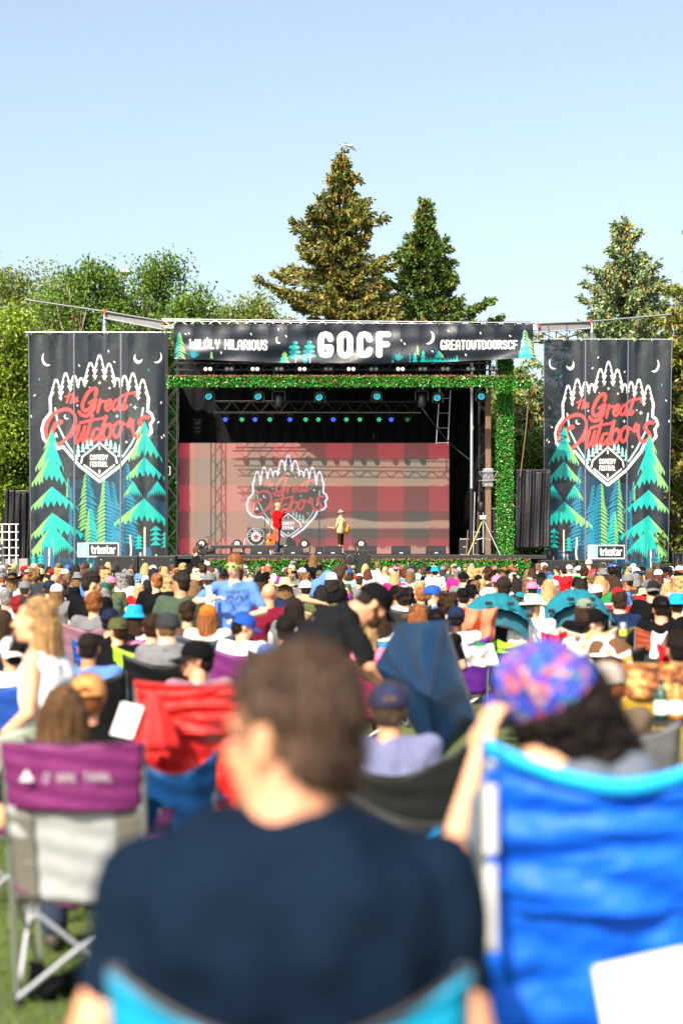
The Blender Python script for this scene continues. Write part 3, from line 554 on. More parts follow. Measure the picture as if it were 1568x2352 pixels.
# wings that carry the side banners
for side in (0, 1):
    if side == 0: A_, B_, C_, D_, lab = (57, 688), (386, 740), (240, 714), (378, 741), 'sloping silver outrigger beam above the left tree banner'
    else: A_, B_, C_, D_, lab = (1541, 722), (1218, 744), (1357, 737), (1234, 747), 'sloping silver outrigger beam above the right tree banner'
    wg = empty('outrigger', P(*D_, 50.7), lab, 'beam', 'outrigger beams beside the stage roof')
    MB().tube([P(*A_, 50.6), P(*C_, 50.65)-Vector((0, 0, .02)), P(*B_, 50.7)], .032, 8).build('boom', M['greymetal'], wg)
    p, q = P(*C_, 50.72), P(*D_, 50.72); mb = MB()
    mb.add([p, q, q-Vector((0, 0, .26)), p-Vector((0, 0, .26)), p+Vector((0, .03, 0)), q+Vector((0, .03, 0)), q+Vector((0, .03, -.26)), p+Vector((0, .03, -.26))], [(0, 1, 2, 3), (4, 7, 6, 5), (0, 4, 5, 1), (3, 2, 6, 7), (1, 5, 6, 2), (0, 3, 7, 4)])
    mb.build('beam_web', M['greymetal'], wg)
    for e in (0, .26): MB().tube([p+Vector((0, .015, -e)), q+Vector((0, .015, -e))], .028, 6).build('flange', M['alu'], wg)
    lo = Vector((0, 0, -.62)); pts = [p.lerp(q, k) for k in (.15, .4, .65, .9, 1.12)]
    MB().tube([p+Vector((0, .1, -.28)), pts[2]+lo+Vector((0, .1, 0)), pts[4]+lo*.95+Vector((0, .1, 0))], .03, 6).build('lower_chord', M['blackmetal'], wg)
    for k in range(1, 5): MB().tube([pts[k]+Vector((0, .1, -.28)), pts[k]+lo*(.6 if k < 2 else .97)+Vector((0, .1, 0))], .02, 6).build('strut', M['blackmetal'], wg)
    for k in range(1, 4): MB().tube([pts[k]+lo*.9+Vector((0, .1, 0)), pts[k+1]+Vector((0, .1, -.28))], .018, 6).build('strut', M['blackmetal'], wg)
    for k in (.02, .98): MB().box(p.lerp(q, k).x-.03, p.lerp(q, k).x+.03, 50.6, 50.7, p.lerp(q, k).z-.12, p.lerp(q, k).z+.05).build('strap', M['red'], wg)
    mx, mt = (241, 722) if side == 0 else (1358, 747)
    ms = empty('mast', (X(mx, 51.2), 51.2, 0), f'silver tubular mast rising behind the {"left" if side == 0 else "right"} tree banner', 'mast', 'masts behind the side banners')
    MB().tube([(X(mx, 51.2), 51.2, 0), (X(mx, 51.2), 51.2, Z(mt+22, 51.2))], .09, 14).build('pole', M['alu'], ms); MB().tube([(X(mx, 51.2), 51.2, Z(mt+22, 51.2)), (X(mx, 51.2), 51.2, Z(mt-6, 51.2))], [.075, .03], 12).build('pole_head', M['alu'], ms)
    MB().box(X(mx, 51.2)-.3, X(mx, 51.2)+.3, 50.9, 51.5, .004, .05, .01).build('base_plate', M['blackmetal'], ms)
    for k, px in enumerate(((166, 232, 372) if side == 0 else (1258, 1300, 1462))):
        yt = {166: 703, 232: 715, 372: 741, 1258: 748, 1300: 744, 1462: 729}[px]; yb = 765 if side == 0 else 780
        sl = empty('rigging_line', P(px, yb, 50.5), f'dark rigging strop holding the {"left" if side == 0 else "right"} banner rod, {("outermost", "middle", "innermost")[k if side == 0 else 2-k]} of three', 'rigging', 'rigging lines of the side banners')
        MB().tube([P(px, yt, 50.6), P(px+1.5, (yt+yb)/2, 50.56), P(px+2, yb, 50.5)], .012, 5).build('line', M['rubber'], sl); MB().ball(P(px+1, yt+.4*(yb-yt), 50.56), (.03, .03, .05)).build('shackle', M['bluestrap'] if k % 2 else M['red'], sl); MB().box(X(px+2, 50.5)-.04, X(px+2, 50.5)+.04, 50.44, 50.56, Z(yb+3, 50.5), Z(yb-2, 50.5), .01).build('clamp', M['blackmetal'], sl)

# ------------------------------------------------------------------ printed banners
M['vinyl'] = print_mat('printed_vinyl', .40, see=.09); M['vinylsolid'] = print_mat('printed_vinyl_solid', .42, see=.02)
def banner(side):
    px0, px1, y0, y1 = (66, 386, 765, 1313) if side == 0 else (1247, 1541, 781, 1316)
    d = 50.5 if side == 0 else 50.6; x0, x1, z0, z1 = X(px0, d), X(px1, d), Z(y0, d), max(.02, Z(y1+25, d)); ph = side*2.1
    root = empty('tree_banner', ((x0+x1)/2, d, z1), ('tall hanging banner with badge and drawn firs, %s of the stage' % ('left' if side == 0 else 'right')), 'banner', 'hanging banners beside the stage')
    def f(U, V_):
        n = np.sin(U*27+ph+1.1*np.sin(V_*3)+2*np.sin(U*5+ph))*.5*(.4+.6*np.sin(U*7+V_*2)**2)+np.sin(U*47+ph*2+1.6*np.sin(V_*2.4+1)+1.5*np.sin(U*9))*.18*np.sin(U*4+V_*3+ph)+np.sin(U*13-ph+V_*1.7)*.7
        gro = np.abs(np.sin(U*math.pi*7)); top = np.exp(-V_*9)*(1-gro)*.06
        amp = .030+.055*np.clip(V_*1.3, 0, 1)+.04*np.exp(-V_*6)
        wr = .005*np.sin(U*25+V_*20+np.sin(V_*17)*2)*np.sin(V_*13+U*8)
        w_ = (1-.02*V_*(1 if side == 0 else 1.6)*np.sin(math.pi*(V_*.5)))
        return np.stack([x0+(x1-x0)*(.5+(U-.5)*w_)+(.0 if side == 0 else -.05*V_), d+amp*n-top+wr, z0-top*.5+(z1-z0)*V_], -1)
    art = banner_art(300, 500, side == 1)
    frac = (y1+25-y0)/((y1-y0))
    print_sheet('printed_cloth', f, art, M['vinyl'], root, tuple(root.location))
    MB().tube([(x0-.12, d, z0+.03), (x1+.12, d, z0+.02)], .024, 8).build('top_rod', M['alu'], root)
    for k in range(8):
        g = .02+.96*k/7; MB().tube([(x0+(x1-x0)*g, d-.025, z0-.05), (x0+(x1-x0)*g, d-.028, z0+.0), (x0+(x1-x0)*g, d-.02, z0+.055)], .009, 5).build('tie', M['white'], root)
    for k in (1, 2):
        g = k/3-.01; n_ = 90; V = np.array([[g+.011*s_, j/n_] for j in range(n_+1) for s_ in (0, 1)]); Q = f(V[:, 0], V[:, 1]); Q[:, 1] -= .012; Q -= np.array(root.location)
        link('seam', np_mesh('seam', Q, [(2*j, 2*j+1, 2*j+3, 2*j+2) for j in range(n_)], True), root, m=M['seam'])
    for g in (.0, .993):
        V = np.array([[g+.007*s_, j/90] for j in range(91) for s_ in (0, 1)]); Q = f(V[:, 0], V[:, 1]); Q[:, 1] -= .012; Q -= np.array(root.location)
        link('hem', np_mesh('hem', Q, [(2*j, 2*j+1, 2*j+3, 2*j+2) for j in range(90)], True), root, m=M['seam'])
M['seam'] = mat('banner_seam', (.10, .11, .14), .5)
banner(0); banner(1)
def header():
    d = 46.55; x0, x1 = X(400, d), X(1222, d)
    root = empty('long_banner', (0, d, Z(835, d)), 'long dark banner across the top of the stage reading WILDLY HILARIOUS GOCF GREATOUTDOORSCF', 'banner')
    def f(U, V_):
        zt = Z(745, d)+(Z(743.5, d)-Z(745, d))*np.sin(U*3); zb = Z(824, d)+(Z(834, d)-Z(824, d))*np.sin(math.pi*np.clip(U*1.05, 0, 1))
        gro = np.abs(np.sin(U*math.pi*19)); wr = np.exp(-V_*3.5)*(1-gro)*.07
        big = .035*np.sin(U*13+V_*4)+.03*np.sin(U*24-V_*5)+.018*np.sin(U*41+V_*7+2)+.012*np.sin(U*9+V_*14)
        return np.stack([x0+(x1-x0)*U+.25*np.clip(V_, 0, 1)*U**12*.3, d+big*(.4+V_)-wr, zt+(zb-zt)*V_], -1)
    print_sheet('printed_cloth', f, header_art(900, 110), M['vinylsolid'], root, tuple(root.location))
    for k in range(20):
        u = (k+.05)/19; p = f(np.array(u), np.array(.0)); MB().ball((p[0], p[1]-.012, p[2]-.035), (.014, .008, .014), 8, 5).build('grommet', M['alu'], root)
header()

# ------------------------------------------------------------------ LED wall
M['screen'] = print_mat('led_wall_face', .55, emit=.46, base=(.135, .105, .078))
def screen():
    d = 52.0; x0, x1, z0, z1 = X(407.5, d), X(1030.5, d), Z(1018, d), FZ+.02
    root = empty('led_screen', ((x0+x1)/2, d, FZ), 'wide LED video wall showing red and black plaid with the festival badge', 'screen')
    print_sheet('display', lambda U, V_: np.stack([x0+(x1-x0)*U, d+0*U, z0+(z1-z0)*V_], -1), screen_art(620, 260), M['screen'], root, tuple(root.location))
    MB().box(x0-.03, x1+.03, d+.012, d+.14, z1-.015, z0+.03).build('cabinet', M['black'], root)
screen()

# ------------------------------------------------------------------ leafy beam, columns and front strip
leaf_panel('leafy_beam', X(388, 46.4), X(1215, 46.4), 46.4, Z(889, 46.4), Z(863, 46.4), 'long horizontal beam of green artificial leaves under the row of small lamps')
leaf_panel('leafy_column', X(1141, 47.3), X(1179, 47.3), 47.3, FZ, Z(795, 47.3), 'tall column of green artificial leaves at the right end of the stage')
leaf_panel('leafy_column', X(380, 51.2), X(408, 51.2), 51.2, FZ, Z(795, 51.2), 'shaded column of artificial leaves between the left banner and the video wall')
leaf_panel('leafy_front_strip', X(455, 46.5), X(1215, 46.5), 46.5, .25, Z(1285, 46.5), 'low strip of artificial leaves along the foot of the stage front', dens=1100)

# ------------------------------------------------------------------ lamps
def blinder(px, py, lit, idx):
    d = 47.1; p = P(px, py, d); r = empty('blinder_lamp', p, 'x', 'stage light', 'small two-cell lamps above the leafy beam')
    MB().box(p.x-.17, p.x+.17, d-.06, d+.10, p.z-.07, p.z+.09, .012).build('housing', M['black'], r)
    for s_ in (-1, 1): MB().lathe([(.0, -.012), (.05, -.008), (.062, 0), (.066, .02)], (p.x+s_*.075, d-.062, p.z), 16, 'y').build('lamp', M['blinder'] if lit else M['lens'], r)
    MB().tube([(p.x-.2, d, p.z), (p.x-.2, d, p.z-.16), (p.x+.2, d, p.z-.16), (p.x+.2, d, p.z)], .014, 5).build('yoke', M['blackmetal'], r)
    MB().tube([(p.x, d, p.z+.09), (p.x, 47.5, p.z+.2)], .02, 5).build('clamp', M['blackmetal'], r)
    names = ['leftmost', 'second from left', 'third from left', 'fourth from left', 'fifth from left', 'sixth from left', 'seventh from left', 'eighth from left', 'ninth from left', 'tenth from left', 'eleventh from left', 'twelfth from left', 'rightmost']
    r['label'] = f'{"bright" if lit else "unlit"} two-cell lamp above the leafy beam, {names[idx]} in the row'
for i, px in enumerate((478, 527, 586, 641, 694, 754, 806, 858, 919, 970, 1022, 1080, 1133)): blinder(px, 848, px in (478, 586, 694, 806, 919), i)
def moving(px, py, big, idx, lab):
    d = 46.9; p = P(px, py, d); s_ = 1.25 if big else 1.0; r = empty('moving_head_light', p, lab, 'stage light', 'moving head lights hanging under the leafy beam')
    MB().box(p.x-.15*s_, p.x+.15*s_, d-.12, d+.12, p.z+.14*s_, p.z+.24*s_, .02).build('base', M['black'], r)
    for q in (-1, 1): MB().box(p.x+q*.165*s_-.022, p.x+q*.165*s_+.022, d-.06, d+.06, p.z-.10*s_, p.z+.17*s_, .02).build('arm', M['blackmetal'], r)
    R4 = Matrix.Rotation(R(-22), 4, 'X') @ Matrix.Rotation(R(random.uniform(-14, 14)), 4, 'Z')
    if big: MB().lathe([(.0, -.26), (.09, -.25), (.12, -.2), (.14, 0), (.13, .12), (.08, .2), (0, .21)], (p.x, d, p.z-.1), 16).build('head', M['black'], r, True)
    else:
        MB().lathe([(0, .16), (.08, .15), (.125, .08), (.135, -.06), (.125, -.12)], p, 18, 'y', R4).build('head', M['black'], r, True)
        f_ = R4 @ Vector((0, -.125, 0)); f_ = R4 @ Vector((0, -.12, 0))
        for k in range(19):
            rr, a_ = (0, 0) if k == 0 else (.045, k*math.pi/3) if k < 7 else (.095, k*math.pi/6)
            c = Vector(p)+R4 @ Vector((rr*math.cos(a_), -.13, rr*math.sin(a_)))
            MB().ball(c, .019, 6, 4).build('led_cell', M['ledblue'] if k < 7 else M['ledgreen'], r)
    MB().tube([(p.x, d, p.z+.24*s_), (p.x, d+.1, p.z+.45)], .03, 6).build('hook', M['blackmetal'], r)
for i, (px, py, bg, lab) in enumerate([(481, 915, 0, 'leftmost glowing moving head light under the leafy beam'), (595, 915, 0, 'glowing moving head light, second glowing one from the left under the leafy beam'), (640, 912, 1, 'large dark moving head beside the second glowing light'), (735, 917, 0, 'glowing moving head light under the middle of the leafy beam'), (865, 915, 0, 'glowing moving head light between the middle one and the large dark right one'), (968, 912, 1, 'large dark moving head near the ladder at the right'), (1005, 918, 0, 'glowing moving head light in front of the ladder'), (1104, 915, 0, 'rightmost glowing moving head light beside the corner tower')]): moving(px, py, bg, i, lab)
t = MB(); truss(t, P(490, 935, 50.5), P(966, 936, 50.5), .40, .3, .022, .62); tag(t.build('rear_truss', M['blackmetal']), 'dark truss hanging over the stage with a row of small coloured lamps below it', 'truss')
for i, (px, c) in enumerate([(518, 'b'), (556, 'g'), (586, 'b'), (620, 'g'), (666, 'b'), (702, 'g'), (731, 'g'), (765, 'b'), (795, 'g'), (826, 'g'), (870, 'g'), (898, 'b'), (935, 'd')]):
    p = P(px, 964, 50.5); nth = ['leftmost', 'second', 'third', 'fourth', 'fifth', 'sixth', 'seventh', 'eighth', 'ninth', 'tenth', 'eleventh', 'twelfth', 'rightmost'][i]
    r = empty('par_lamp', p, f'small {dict(b="blue", g="green", d="dim green")[c]} par lamp under the rear truss, {nth} from the left' if nth not in ('leftmost', 'rightmost') else f'small {dict(b="blue", g="green", d="dim green")[c]} par lamp under the rear truss, {nth} of the row', 'stage light', 'small coloured lamps under the rear truss')
    MB().lathe([(0, .12), (.08, .11), (.095, .02), (.095, -.06)], p, 14, 'y').build('can', M['black'], r, True)
    MB().tube([(p.x-.11, p.y, p.z), (p.x-.11, p.y, p.z+.14), (p.x, p.y, p.z+.2), (p.x+.11, p.y, p.z+.14), (p.x+.11, p.y, p.z)], .012, 5).build('yoke', M['blackmetal'], r)
    for k in range(7):
        rr = 0 if k == 0 else .058; MB().ball((p.x+rr*math.cos(k*math.pi/3), p.y-.06, p.z+rr*math.sin(k*math.pi/3)), .02, 6, 4).build('led_cell', dict(b=M['ledblue'], g=M['ledgreen'], d=M['dim'])[c], r)
# ladder, cable, chain
ld = empty('ladder_truss', P(1018, 1020, 51), 'narrow dark ladder truss hanging at the right above the video wall', 'ladder')
for a_, b_ in (((1009, 893), (1001, 1021)), ((1034, 893), (1028, 1021))): MB().tube([P(*a_, 51), P(*b_, 51)], .022, 6).build('rail', M['metal'], ld)
for k in range(4): MB().tube([P(1008-k*2, 915+k*34, 51), P(1033-k*1.8, 915+k*34, 51)], .016, 6).build('rung', M['metal'], ld)
tag(MB().tube([P(960+130*k/12, 925+140*(k/12)+14*math.sin(math.pi*k/12), 49.5) for k in range(13)], .022, 6).build('cable', M['rubber']), 'thick black cable sagging from the lighting rig to the silver pole', 'cable')
ch = empty('chain', P(1235, 840, 46.5), 'thin hoist chain hanging beside the right end of the long banner', 'chain')
for k in range(22):
    z_ = Z(748, 46.5)-k*.058; MB().tube([(X(1234, 46.5)+(.012 if k % 2 else 0)*c_, 46.5+(0 if k % 2 else .012)*c_, z_-.03*s_) for c_, s_ in ((-1, 0), (0, -1), (1, 0), (0, 1), (-1, 0))], .006, 4).build('chain_link', M['metal'], ch)
# poles at stage right
po = empty('silver_pole', (X(1082, 47.2), 47.2, FZ), 'tall silver pole with a black lower sleeve standing left of the tripod', 'pole')
MB().tube([(X(1082, 47.2), 47.2, Z(1122, 47.2)), (X(1083, 47.2), 47.2, Z(832, 47.2))], .05, 12).build('tube', M['alu'], po); MB().tube([(X(1081, 47.2), 47.2, FZ), (X(1082, 47.2), 47.2, Z(1122, 47.2))], .058, 12).build('sleeve', M['black'], po); MB().tube([(X(1083, 47.2), 47.2, Z(987, 47.2)), (X(1083, 47.2), 47.2, Z(978, 47.2))], .065, 12).build('collar', M['metal'], po)
bp_ = empty('wooden_post', (X(1122, 48.4), 48.4, FZ), 'weathered brown post with a pale clamp behind the silver pole', 'post')
MB().box(X(1114, 48.4), X(1127, 48.4), 48.4, 48.6, FZ, Z(905, 48.4), .01).build('post', M['wood'], bp_); MB().box(X(1108, 48.4), X(1132, 48.4), 48.36, 48.64, Z(1118, 48.4), Z(1076, 48.4), .02).build('clamp', M['alu'], bp_)
for k, (px, yt, c_) in enumerate([(1090, 1130, 'white'), (1098, 1140, 'wood'), (1074, 1218, 'wood')]):
    tag(MB().tube([P(px-4, 1274, 47.6), P(px, yt, 47.7)], .02, 8).build('prop_stick', M[c_]), ['pale stick leaning by the silver pole, taller white one', 'brown stick leaning right of the white one by the silver pole', 'short brown stick leaning left of the silver pole'][k], 'stick')
M['yellowish'] = mat('yellow_taped_metal', (.42, .36, .10), .5)
tri = empty('tripod', P(1109, 1275, 47), 'chrome tripod stand with a black lamp on top and one yellow taped leg', 'tripod')
MB().tube([P(1109, 1270, 47), P(1109, 1175, 47)], .022, 8).build('column', M['metal'], tri)
for k, (px, c_) in enumerate(((1074, 'yellowish'), (1148, 'metal'), (1114, 'metal'))): MB().tube([P(1109, 1192, 47), P(px, 1275, 46.9 if k < 2 else 47.5)], .02, 6).build('leg', M[c_], tri)
MB().tube([P(1092, 1240, 47), P(1109, 1236, 47), P(1126, 1240, 47)], .012, 6).build('spreader', M['metal'], tri); MB().lathe([(0, .2), (.10, .19), (.12, .1), (.12, -.1), (.09, -.14), (0, -.15)], P(1104, 1166, 47), 16).build('lamp_head', M['black'], tri, True); MB().box(X(1100, 47), X(1116, 47), 46.9, 47.05, Z(1194, 47), Z(1184, 47), .02).build('hub', M['metal'], tri)
for k, (x0_, x1_, yt, lab) in enumerate([(1120, 1138, 1168, 'tall black flight case between the tripod and the leafy column'), (1056, 1076, 1238, 'blue grey crate on the stage beside the curtain edge'), (1084, 1100, 1222, 'black stool case near the foot of the silver pole')]):
    cs = empty('flight_case', P((x0_+x1_)/2, 1275, 48.6), lab, 'case'); MB().box(X(x0_, 48.6), X(x1_, 48.6), 48.6, 49.1, FZ, Z(yt, 48.6), .015).build('box', M['blackcase' if k != 1 else 'bluecase'] if False else M['black'], cs)
    for q in (0, 1): MB().box(X(x0_, 48.6)-.008, X(x1_, 48.6)+.008, 48.59, 48.61, FZ+(Z(yt, 48.6)-FZ)*q-.02, FZ+(Z(yt, 48.6)-FZ)*q+.02).build('edge_strip', M['metal'], cs)
    MB().box(X((x0_+x1_)/2, 48.6)-.05, X((x0_+x1_)/2, 48.6)+.05, 48.57, 48.6, (FZ+Z(yt, 48.6))/2-.02, (FZ+Z(yt, 48.6))/2+.02, .005).build('latch', M['metal'], cs)
# black tarps beside the stage
def tarp(px0, px1, yt, yb, d, lab, ph):
    r = empty('tarp_screen', P((px0+px1)/2, yb, d), lab, 'tarp')
    MB().slab(lambda u, v: (X(px0, d)+(X(px1, d)-X(px0, d))*u, d+.05*math.sin(u*24+ph+v*2)+.03*math.sin(u*47+v*3)+.04*math.sin(v*6+u*5), Z(yt, d)+(Z(yb, d)-Z(yt, d))*v+.05*math.sin(u*6)*(1-v)), 60, 40, .01).build('sheet', M['tarp'], r, True)
    for e in (0, 1): MB().tube([(X(px0, d)+(X(px1, d)-X(px0, d))*e, d+.08, 0 if yb > 1274 else FZ), (X(px0, d)+(X(px1, d)-X(px0, d))*e, d+.08, Z(yt, d)+.05)], .03, 8).build('upright', M['blackmetal'], r)
    MB().tube([(X(px0, d), d+.08, Z(yt, d)), (X(px1, d), d+.08, Z(yt, d))], .03, 8).build('top_bar', M['blackmetal'], r)
tarp(1176, 1262, 1080, 1259, 47.6, 'wrinkled black tarp screen between the leafy column and the right banner', 0)
tarp(12, 66, 1128, 1295, 50.9, 'shaded black tarp screen behind the left edge of the left banner', 2)
tarp(1546, 1600, 1272, 1345, 49.0, 'dark drape at the far right edge beside the right banner', 1)
lat = empty('lattice_bracket', P(1130, 1095, 48.2), 'short white lattice bracket joining the corner tower to the leafy column', 'bracket')
t = MB(); truss(t, P(1100, 1094, 48.2), P(1245, 1090, 48.2), .3, .2, .018, .3); t.build('lattice', M['alu'], lat)
bk = empty('small_bracket', P(388, 1082, 49.4), 'small white open bracket on the right edge of the left banner', 'bracket')
MB().tube([P(384, 1072, 49.4), P(391, 1072, 49.4), P(391, 1091, 49.4), P(384, 1091, 49.4)], .02, 6).build('loop', M['white'], bk)
ln = MB().tube([P(1215, 890, 46.8), P(1208, 980, 47), P(1194, 1095, 47.4)], .022, 6); tag(ln.build('rope', M['wood']), 'brown guy rope from the end of the leafy beam down to the black tarp', 'rope')
# scaffold rail at far left
sf = empty('scaffold_rail', (X(20, 46), 46, 0), 'white scaffold railing at the far left edge beside the black tarp', 'railing')
for px in (-8, 6, 22, 38): MB().tube([(X(px, 46), 46, 0), (X(px, 46), 46, Z(1203, 46))], .026, 6).build('post', M['white'], sf)
for yy in (1204, 1222, 1240, 1258, 1276): MB().tube([(X(-14, 46), 46, Z(yy, 46)), (X(44, 46), 46, Z(yy, 46))], .018, 6).build('rail', M['white'], sf)
MB().box(X(-10, 46), X(62, 46), 46.1, 46.6, 0, Z(1283, 46)).build('ballast', mat('grey_ballast', (.25, .24, .22), .8), sf)
sg = empty('sign_board', (X(2, 45), 45, 0), 'narrow black notice board with white lettering at the extreme left edge', 'sign')
MB().box(X(-12, 45), X(6, 45), 45, 45.04, .3, Z(1250, 45), .008).build('board', M['black'], sg)
for k in range(3): MB().box(X(-6, 45), X(4, 45), 44.99, 44.998, Z(1262+k*16, 45), Z(1258+k*16, 45)).build('line', M['white'], sg)
for q in (-10, 4): MB().tube([(X(q, 45), 45.02, 0), (X(q, 45), 45.02, .31)], .02, 6).build('leg', M['blackmetal'], sg)

# ------------------------------------------------------------------ speakers
def sub(px0, px1, d, yt, lab, nm='subwoofer', tall=False):
    x0_, x1_, z1_ = X(px0, d), X(px1, d), Z(yt, d); r = empty(nm, ((x0_+x1_)/2, d, 0), lab, 'loudspeaker', 'black loudspeakers in front of the stage')
    MB().box(x0_+.008, x1_-.008, d, d+.8, .004, z1_, .02).build('cabinet', M['black'], r)
    MB().box(x0_+.06, x1_-.06, d-.018, d-.002, .08, z1_-.06, .01).build('grille', M['grille'], r)
    if tall:
        for zc in (z1_-.28, z1_-.75): MB().lathe([(.15, .02), (.16, 0), (.14, -.012), (.05, .012), (0, .0)], ((x0_+x1_)/2, d-.022, zc), 20, 'y').build('driver', M['blackmetal'], r, True)
    for q in (.12, .88): MB().ball((x0_+(x1_-x0_)*q, d-.022, z1_-.12), .012, 6, 4).build('bolt', M['metal'], r)
    return r
sub(221, 317, 44.9, 1277, 'left one of two wide black subwoofers below the left banner'); sub(318, 403, 44.9, 1277, 'right one of two wide black subwoofers below the left banner')
sub(1241, 1324, 44.9, 1286.5, 'left one of two wide black subwoofers below the right banner'); sub(1325, 1406, 44.9, 1286.5, 'right one of two wide black subwoofers below the right banner')
sub(789, 819, 44.7, 1263, 'upright black loudspeaker with two drivers at the middle of the stage front', 'loudspeaker', True); sub(820, 850, 44.7, 1264, 'plain black loudspeaker right of the two-driver one at the stage front', 'loudspeaker')
def wedge(px0, px1, yt, lab, d=47.3):
    x0_, x1_ = X(px0, d), X(px1, d); h = Z(yt, d)-FZ; r = empty('stage_monitor', ((x0_+x1_)/2, d, FZ), lab, 'monitor', 'black wedge monitors along the stage front')
    mb = MB(); prof = [(0, .004), (0, h*.42), (.14, h*.98), (.24, h), (.48, h*.5), (.48, .004)]; n_ = len(prof)
    mb.add([(x, d+a_, FZ+b_) for x in (x0_, x1_) for a_, b_ in prof], [tuple(range(n_)), tuple(range(2*n_-1, n_-1, -1))]+[(i, i+n_, (i+1) % n_+n_, (i+1) % n_) for i in range(n_)]); mb.build('cabinet', M['black'], r)
    MB().add([(x0_+.04, d+.235, FZ+h-.012), (x1_-.04, d+.235, FZ+h-.012), (x1_-.04, d+.47, FZ+h*.52), (x0_+.04, d+.47, FZ+h*.52), (x0_+.04, d+.25, FZ+h+.004), (x1_-.04, d+.25, FZ+h+.004), (x1_-.04, d+.487, FZ+h*.52+.008), (x0_+.04, d+.487, FZ+h*.52+.008)], [(4, 5, 6, 7), (0, 3, 2, 1), (0, 1, 5, 4), (2, 3, 7, 6), (1, 2, 6, 5), (0, 4, 7, 3)]).build('grille', M['grille'], r)
    MB().box((x0_+x1_)/2-.06, (x0_+x1_)/2+.06, d-.012, d-.002, FZ+h*.15, FZ+h*.3, .004).build('handle', M['metal'], r)
for a_, b_, yt, lab in [(575, 618, 1254, 'black wedge monitor left of the man in red'), (651, 695, 1254, 'black wedge monitor just right of the man in red'), (724, 743, 1255, 'small black wedge monitor beside the microphone stand'), (744, 785, 1254, 'black wedge monitor at the feet of the man in the ranger hat'), (823, 865, 1254, 'black wedge monitor right of the ranger hat man, behind the tall loudspeakers'), (899, 943, 1254, 'black wedge monitor, second from the right on the stage edge'), (979, 1024, 1254, 'rightmost black wedge monitor on the stage edge')]: wedge(a_, b_, yt, lab)
def floorlamp(px, lab):
    d = 49.2; p = P(px, 1248, d); r = empty('floor_lamp', (p.x, d, FZ), lab, 'stage light', 'moving lamps on the stage floor')
    MB().box(p.x-.17, p.x+.17, d-.15, d+.15, FZ+.004, FZ+.1, .02).build('base', M['black'], r); 
    for q in (-1, 1): MB().box(p.x+q*.19-.02, p.x+q*.19+.02, d-.06, d+.06, FZ+.08, FZ+.42, .015).build('arm', M['blackmetal'], r)
    MB().lathe([(0, .17), (.1, .16), (.15, .08), (.15, -.08), (.13, -.12)], (p.x, d, FZ+.38), 18, 'y').build('head', M['black'], r, True); MB().lathe([(0, -.125), (.06, -.122), (.10, -.11)], (p.x, d, FZ+.38), 16, 'y').build('lens', M['blinderlow'], r, True)
M['blinderlow'] = mat('pale_lens', (.25, .30, .27), .15, emit=((.8, 1, .85), .15))
for px, lab in ((464, 'lamp on the stage floor at far left above the camera operator'), (545, 'lamp on the stage floor left of the drum'), (699, 'lamp on the stage floor right of the man in red'), (829, 'lamp on the stage floor behind the tall loudspeakers')): floorlamp(px, lab)
bar = MB().box(X(484, 48.6), X(650, 48.6), 48.6, 48.75, FZ+.22, FZ+.34, .02); r_ = empty('equipment_bar', (X(565, 48.6), 48.6, FZ), 'long low metal equipment bar on castors behind the wedge monitors', 'bar'); bar.build('bar', M['blackmetal'], r_)
for px in (492, 530, 560, 600, 640):
    MB().tube([(X(px, 48.6), 48.67, FZ+.22), (X(px, 48.6), 48.67, FZ+.08)], .03, 6).build('foot', M['blackmetal'], r_); MB().ball((X(px, 48.6), 48.67, FZ+.06), (.05, .03, .055), 10, 6).build('castor', M['rubber'], r_)
# drum
p = P(588, 1233, 49.8); dr = empty('bass_drum', (p.x, 49.8, FZ), 'round bass drum with a red star on its white head and lettering around it', 'drum')
MB().tube([(p.x, 49.8, p.z), (p.x, 50.2, p.z)], .30, 28).build('shell', M['black'], dr); MB().tube([(p.x, 49.78, p.z), (p.x, 49.80, p.z)], .275, 28).build('drumhead', M['black'], dr); MB().tube([(p.x, 49.765, p.z), (p.x, 49.778, p.z)], .165, 28).build('white_disc', M['white'], dr)
MB().add([(p.x+(.145 if i % 2 == 0 else .06)*math.sin(math.pi*i/5), y_, p.z+(.145 if i % 2 == 0 else .06)*math.cos(math.pi*i/5)) for y_ in (49.752, 49.762) for i in range(10)], [tuple(range(10)), tuple(range(19, 9, -1))]+[(i, (i+1) % 10, (i+1) % 10+10, i+10) for i in range(10)]).build('red_star', mat('star_red', H('#a8122a'), .5), dr)
def hoop(mb, c, r, t): mb.tube([(c[0]+r*math.cos(a_), c[1], c[2]+r*math.sin(a_)) for a_ in np.linspace(0, 2*math.pi, 29)], t, 6)
hm = MB(); hoop(hm, (p.x, 49.77, p.z), .30, .018); hm.build('hoop', M['metal'], dr)
for s_ in (-1, 1): MB().tube([(p.x+s_*.38, 49.9, p.z-.05), (p.x+s_*.52, 49.75, FZ)], .014, 6).build('spur', M['metal'], dr)
for txt, a0, sgn in (('LES MARTINS', 0, 1), ('PROJECT', 0, -1)):
    mb = MB(); n_ = len(txt)
    for i, c_ in enumerate(txt):
        if c_ == ' ': continue
        a_ = sgn*(i-(n_-1)/2)*R(17 if sgn > 0 else 20); gw, ss = glyph(c_)
        for s2 in ss:
            q = []
            for gx, gy in s2:
                lx, lz = (gx-gw/2)*.06, (.5-gy)*.065
                if sgn > 0: rr = .22; q.append((p.x+(rr+lz)*math.sin(a_)+lx*math.cos(a_), 49.77, p.z+(rr+lz)*math.cos(a_)-lx*math.sin(a_)))
                else: rr = .30; b_ = -a_; q.append((p.x+(rr-lz)*math.sin(b_)+lx*math.cos(b_), 49.77, p.z-(rr-lz)*math.cos(b_)+lx*math.sin(b_)))
            if len(q) > 1: mb.tube(q, .007, 4)
    mb.build('lettering', M['white'], dr)
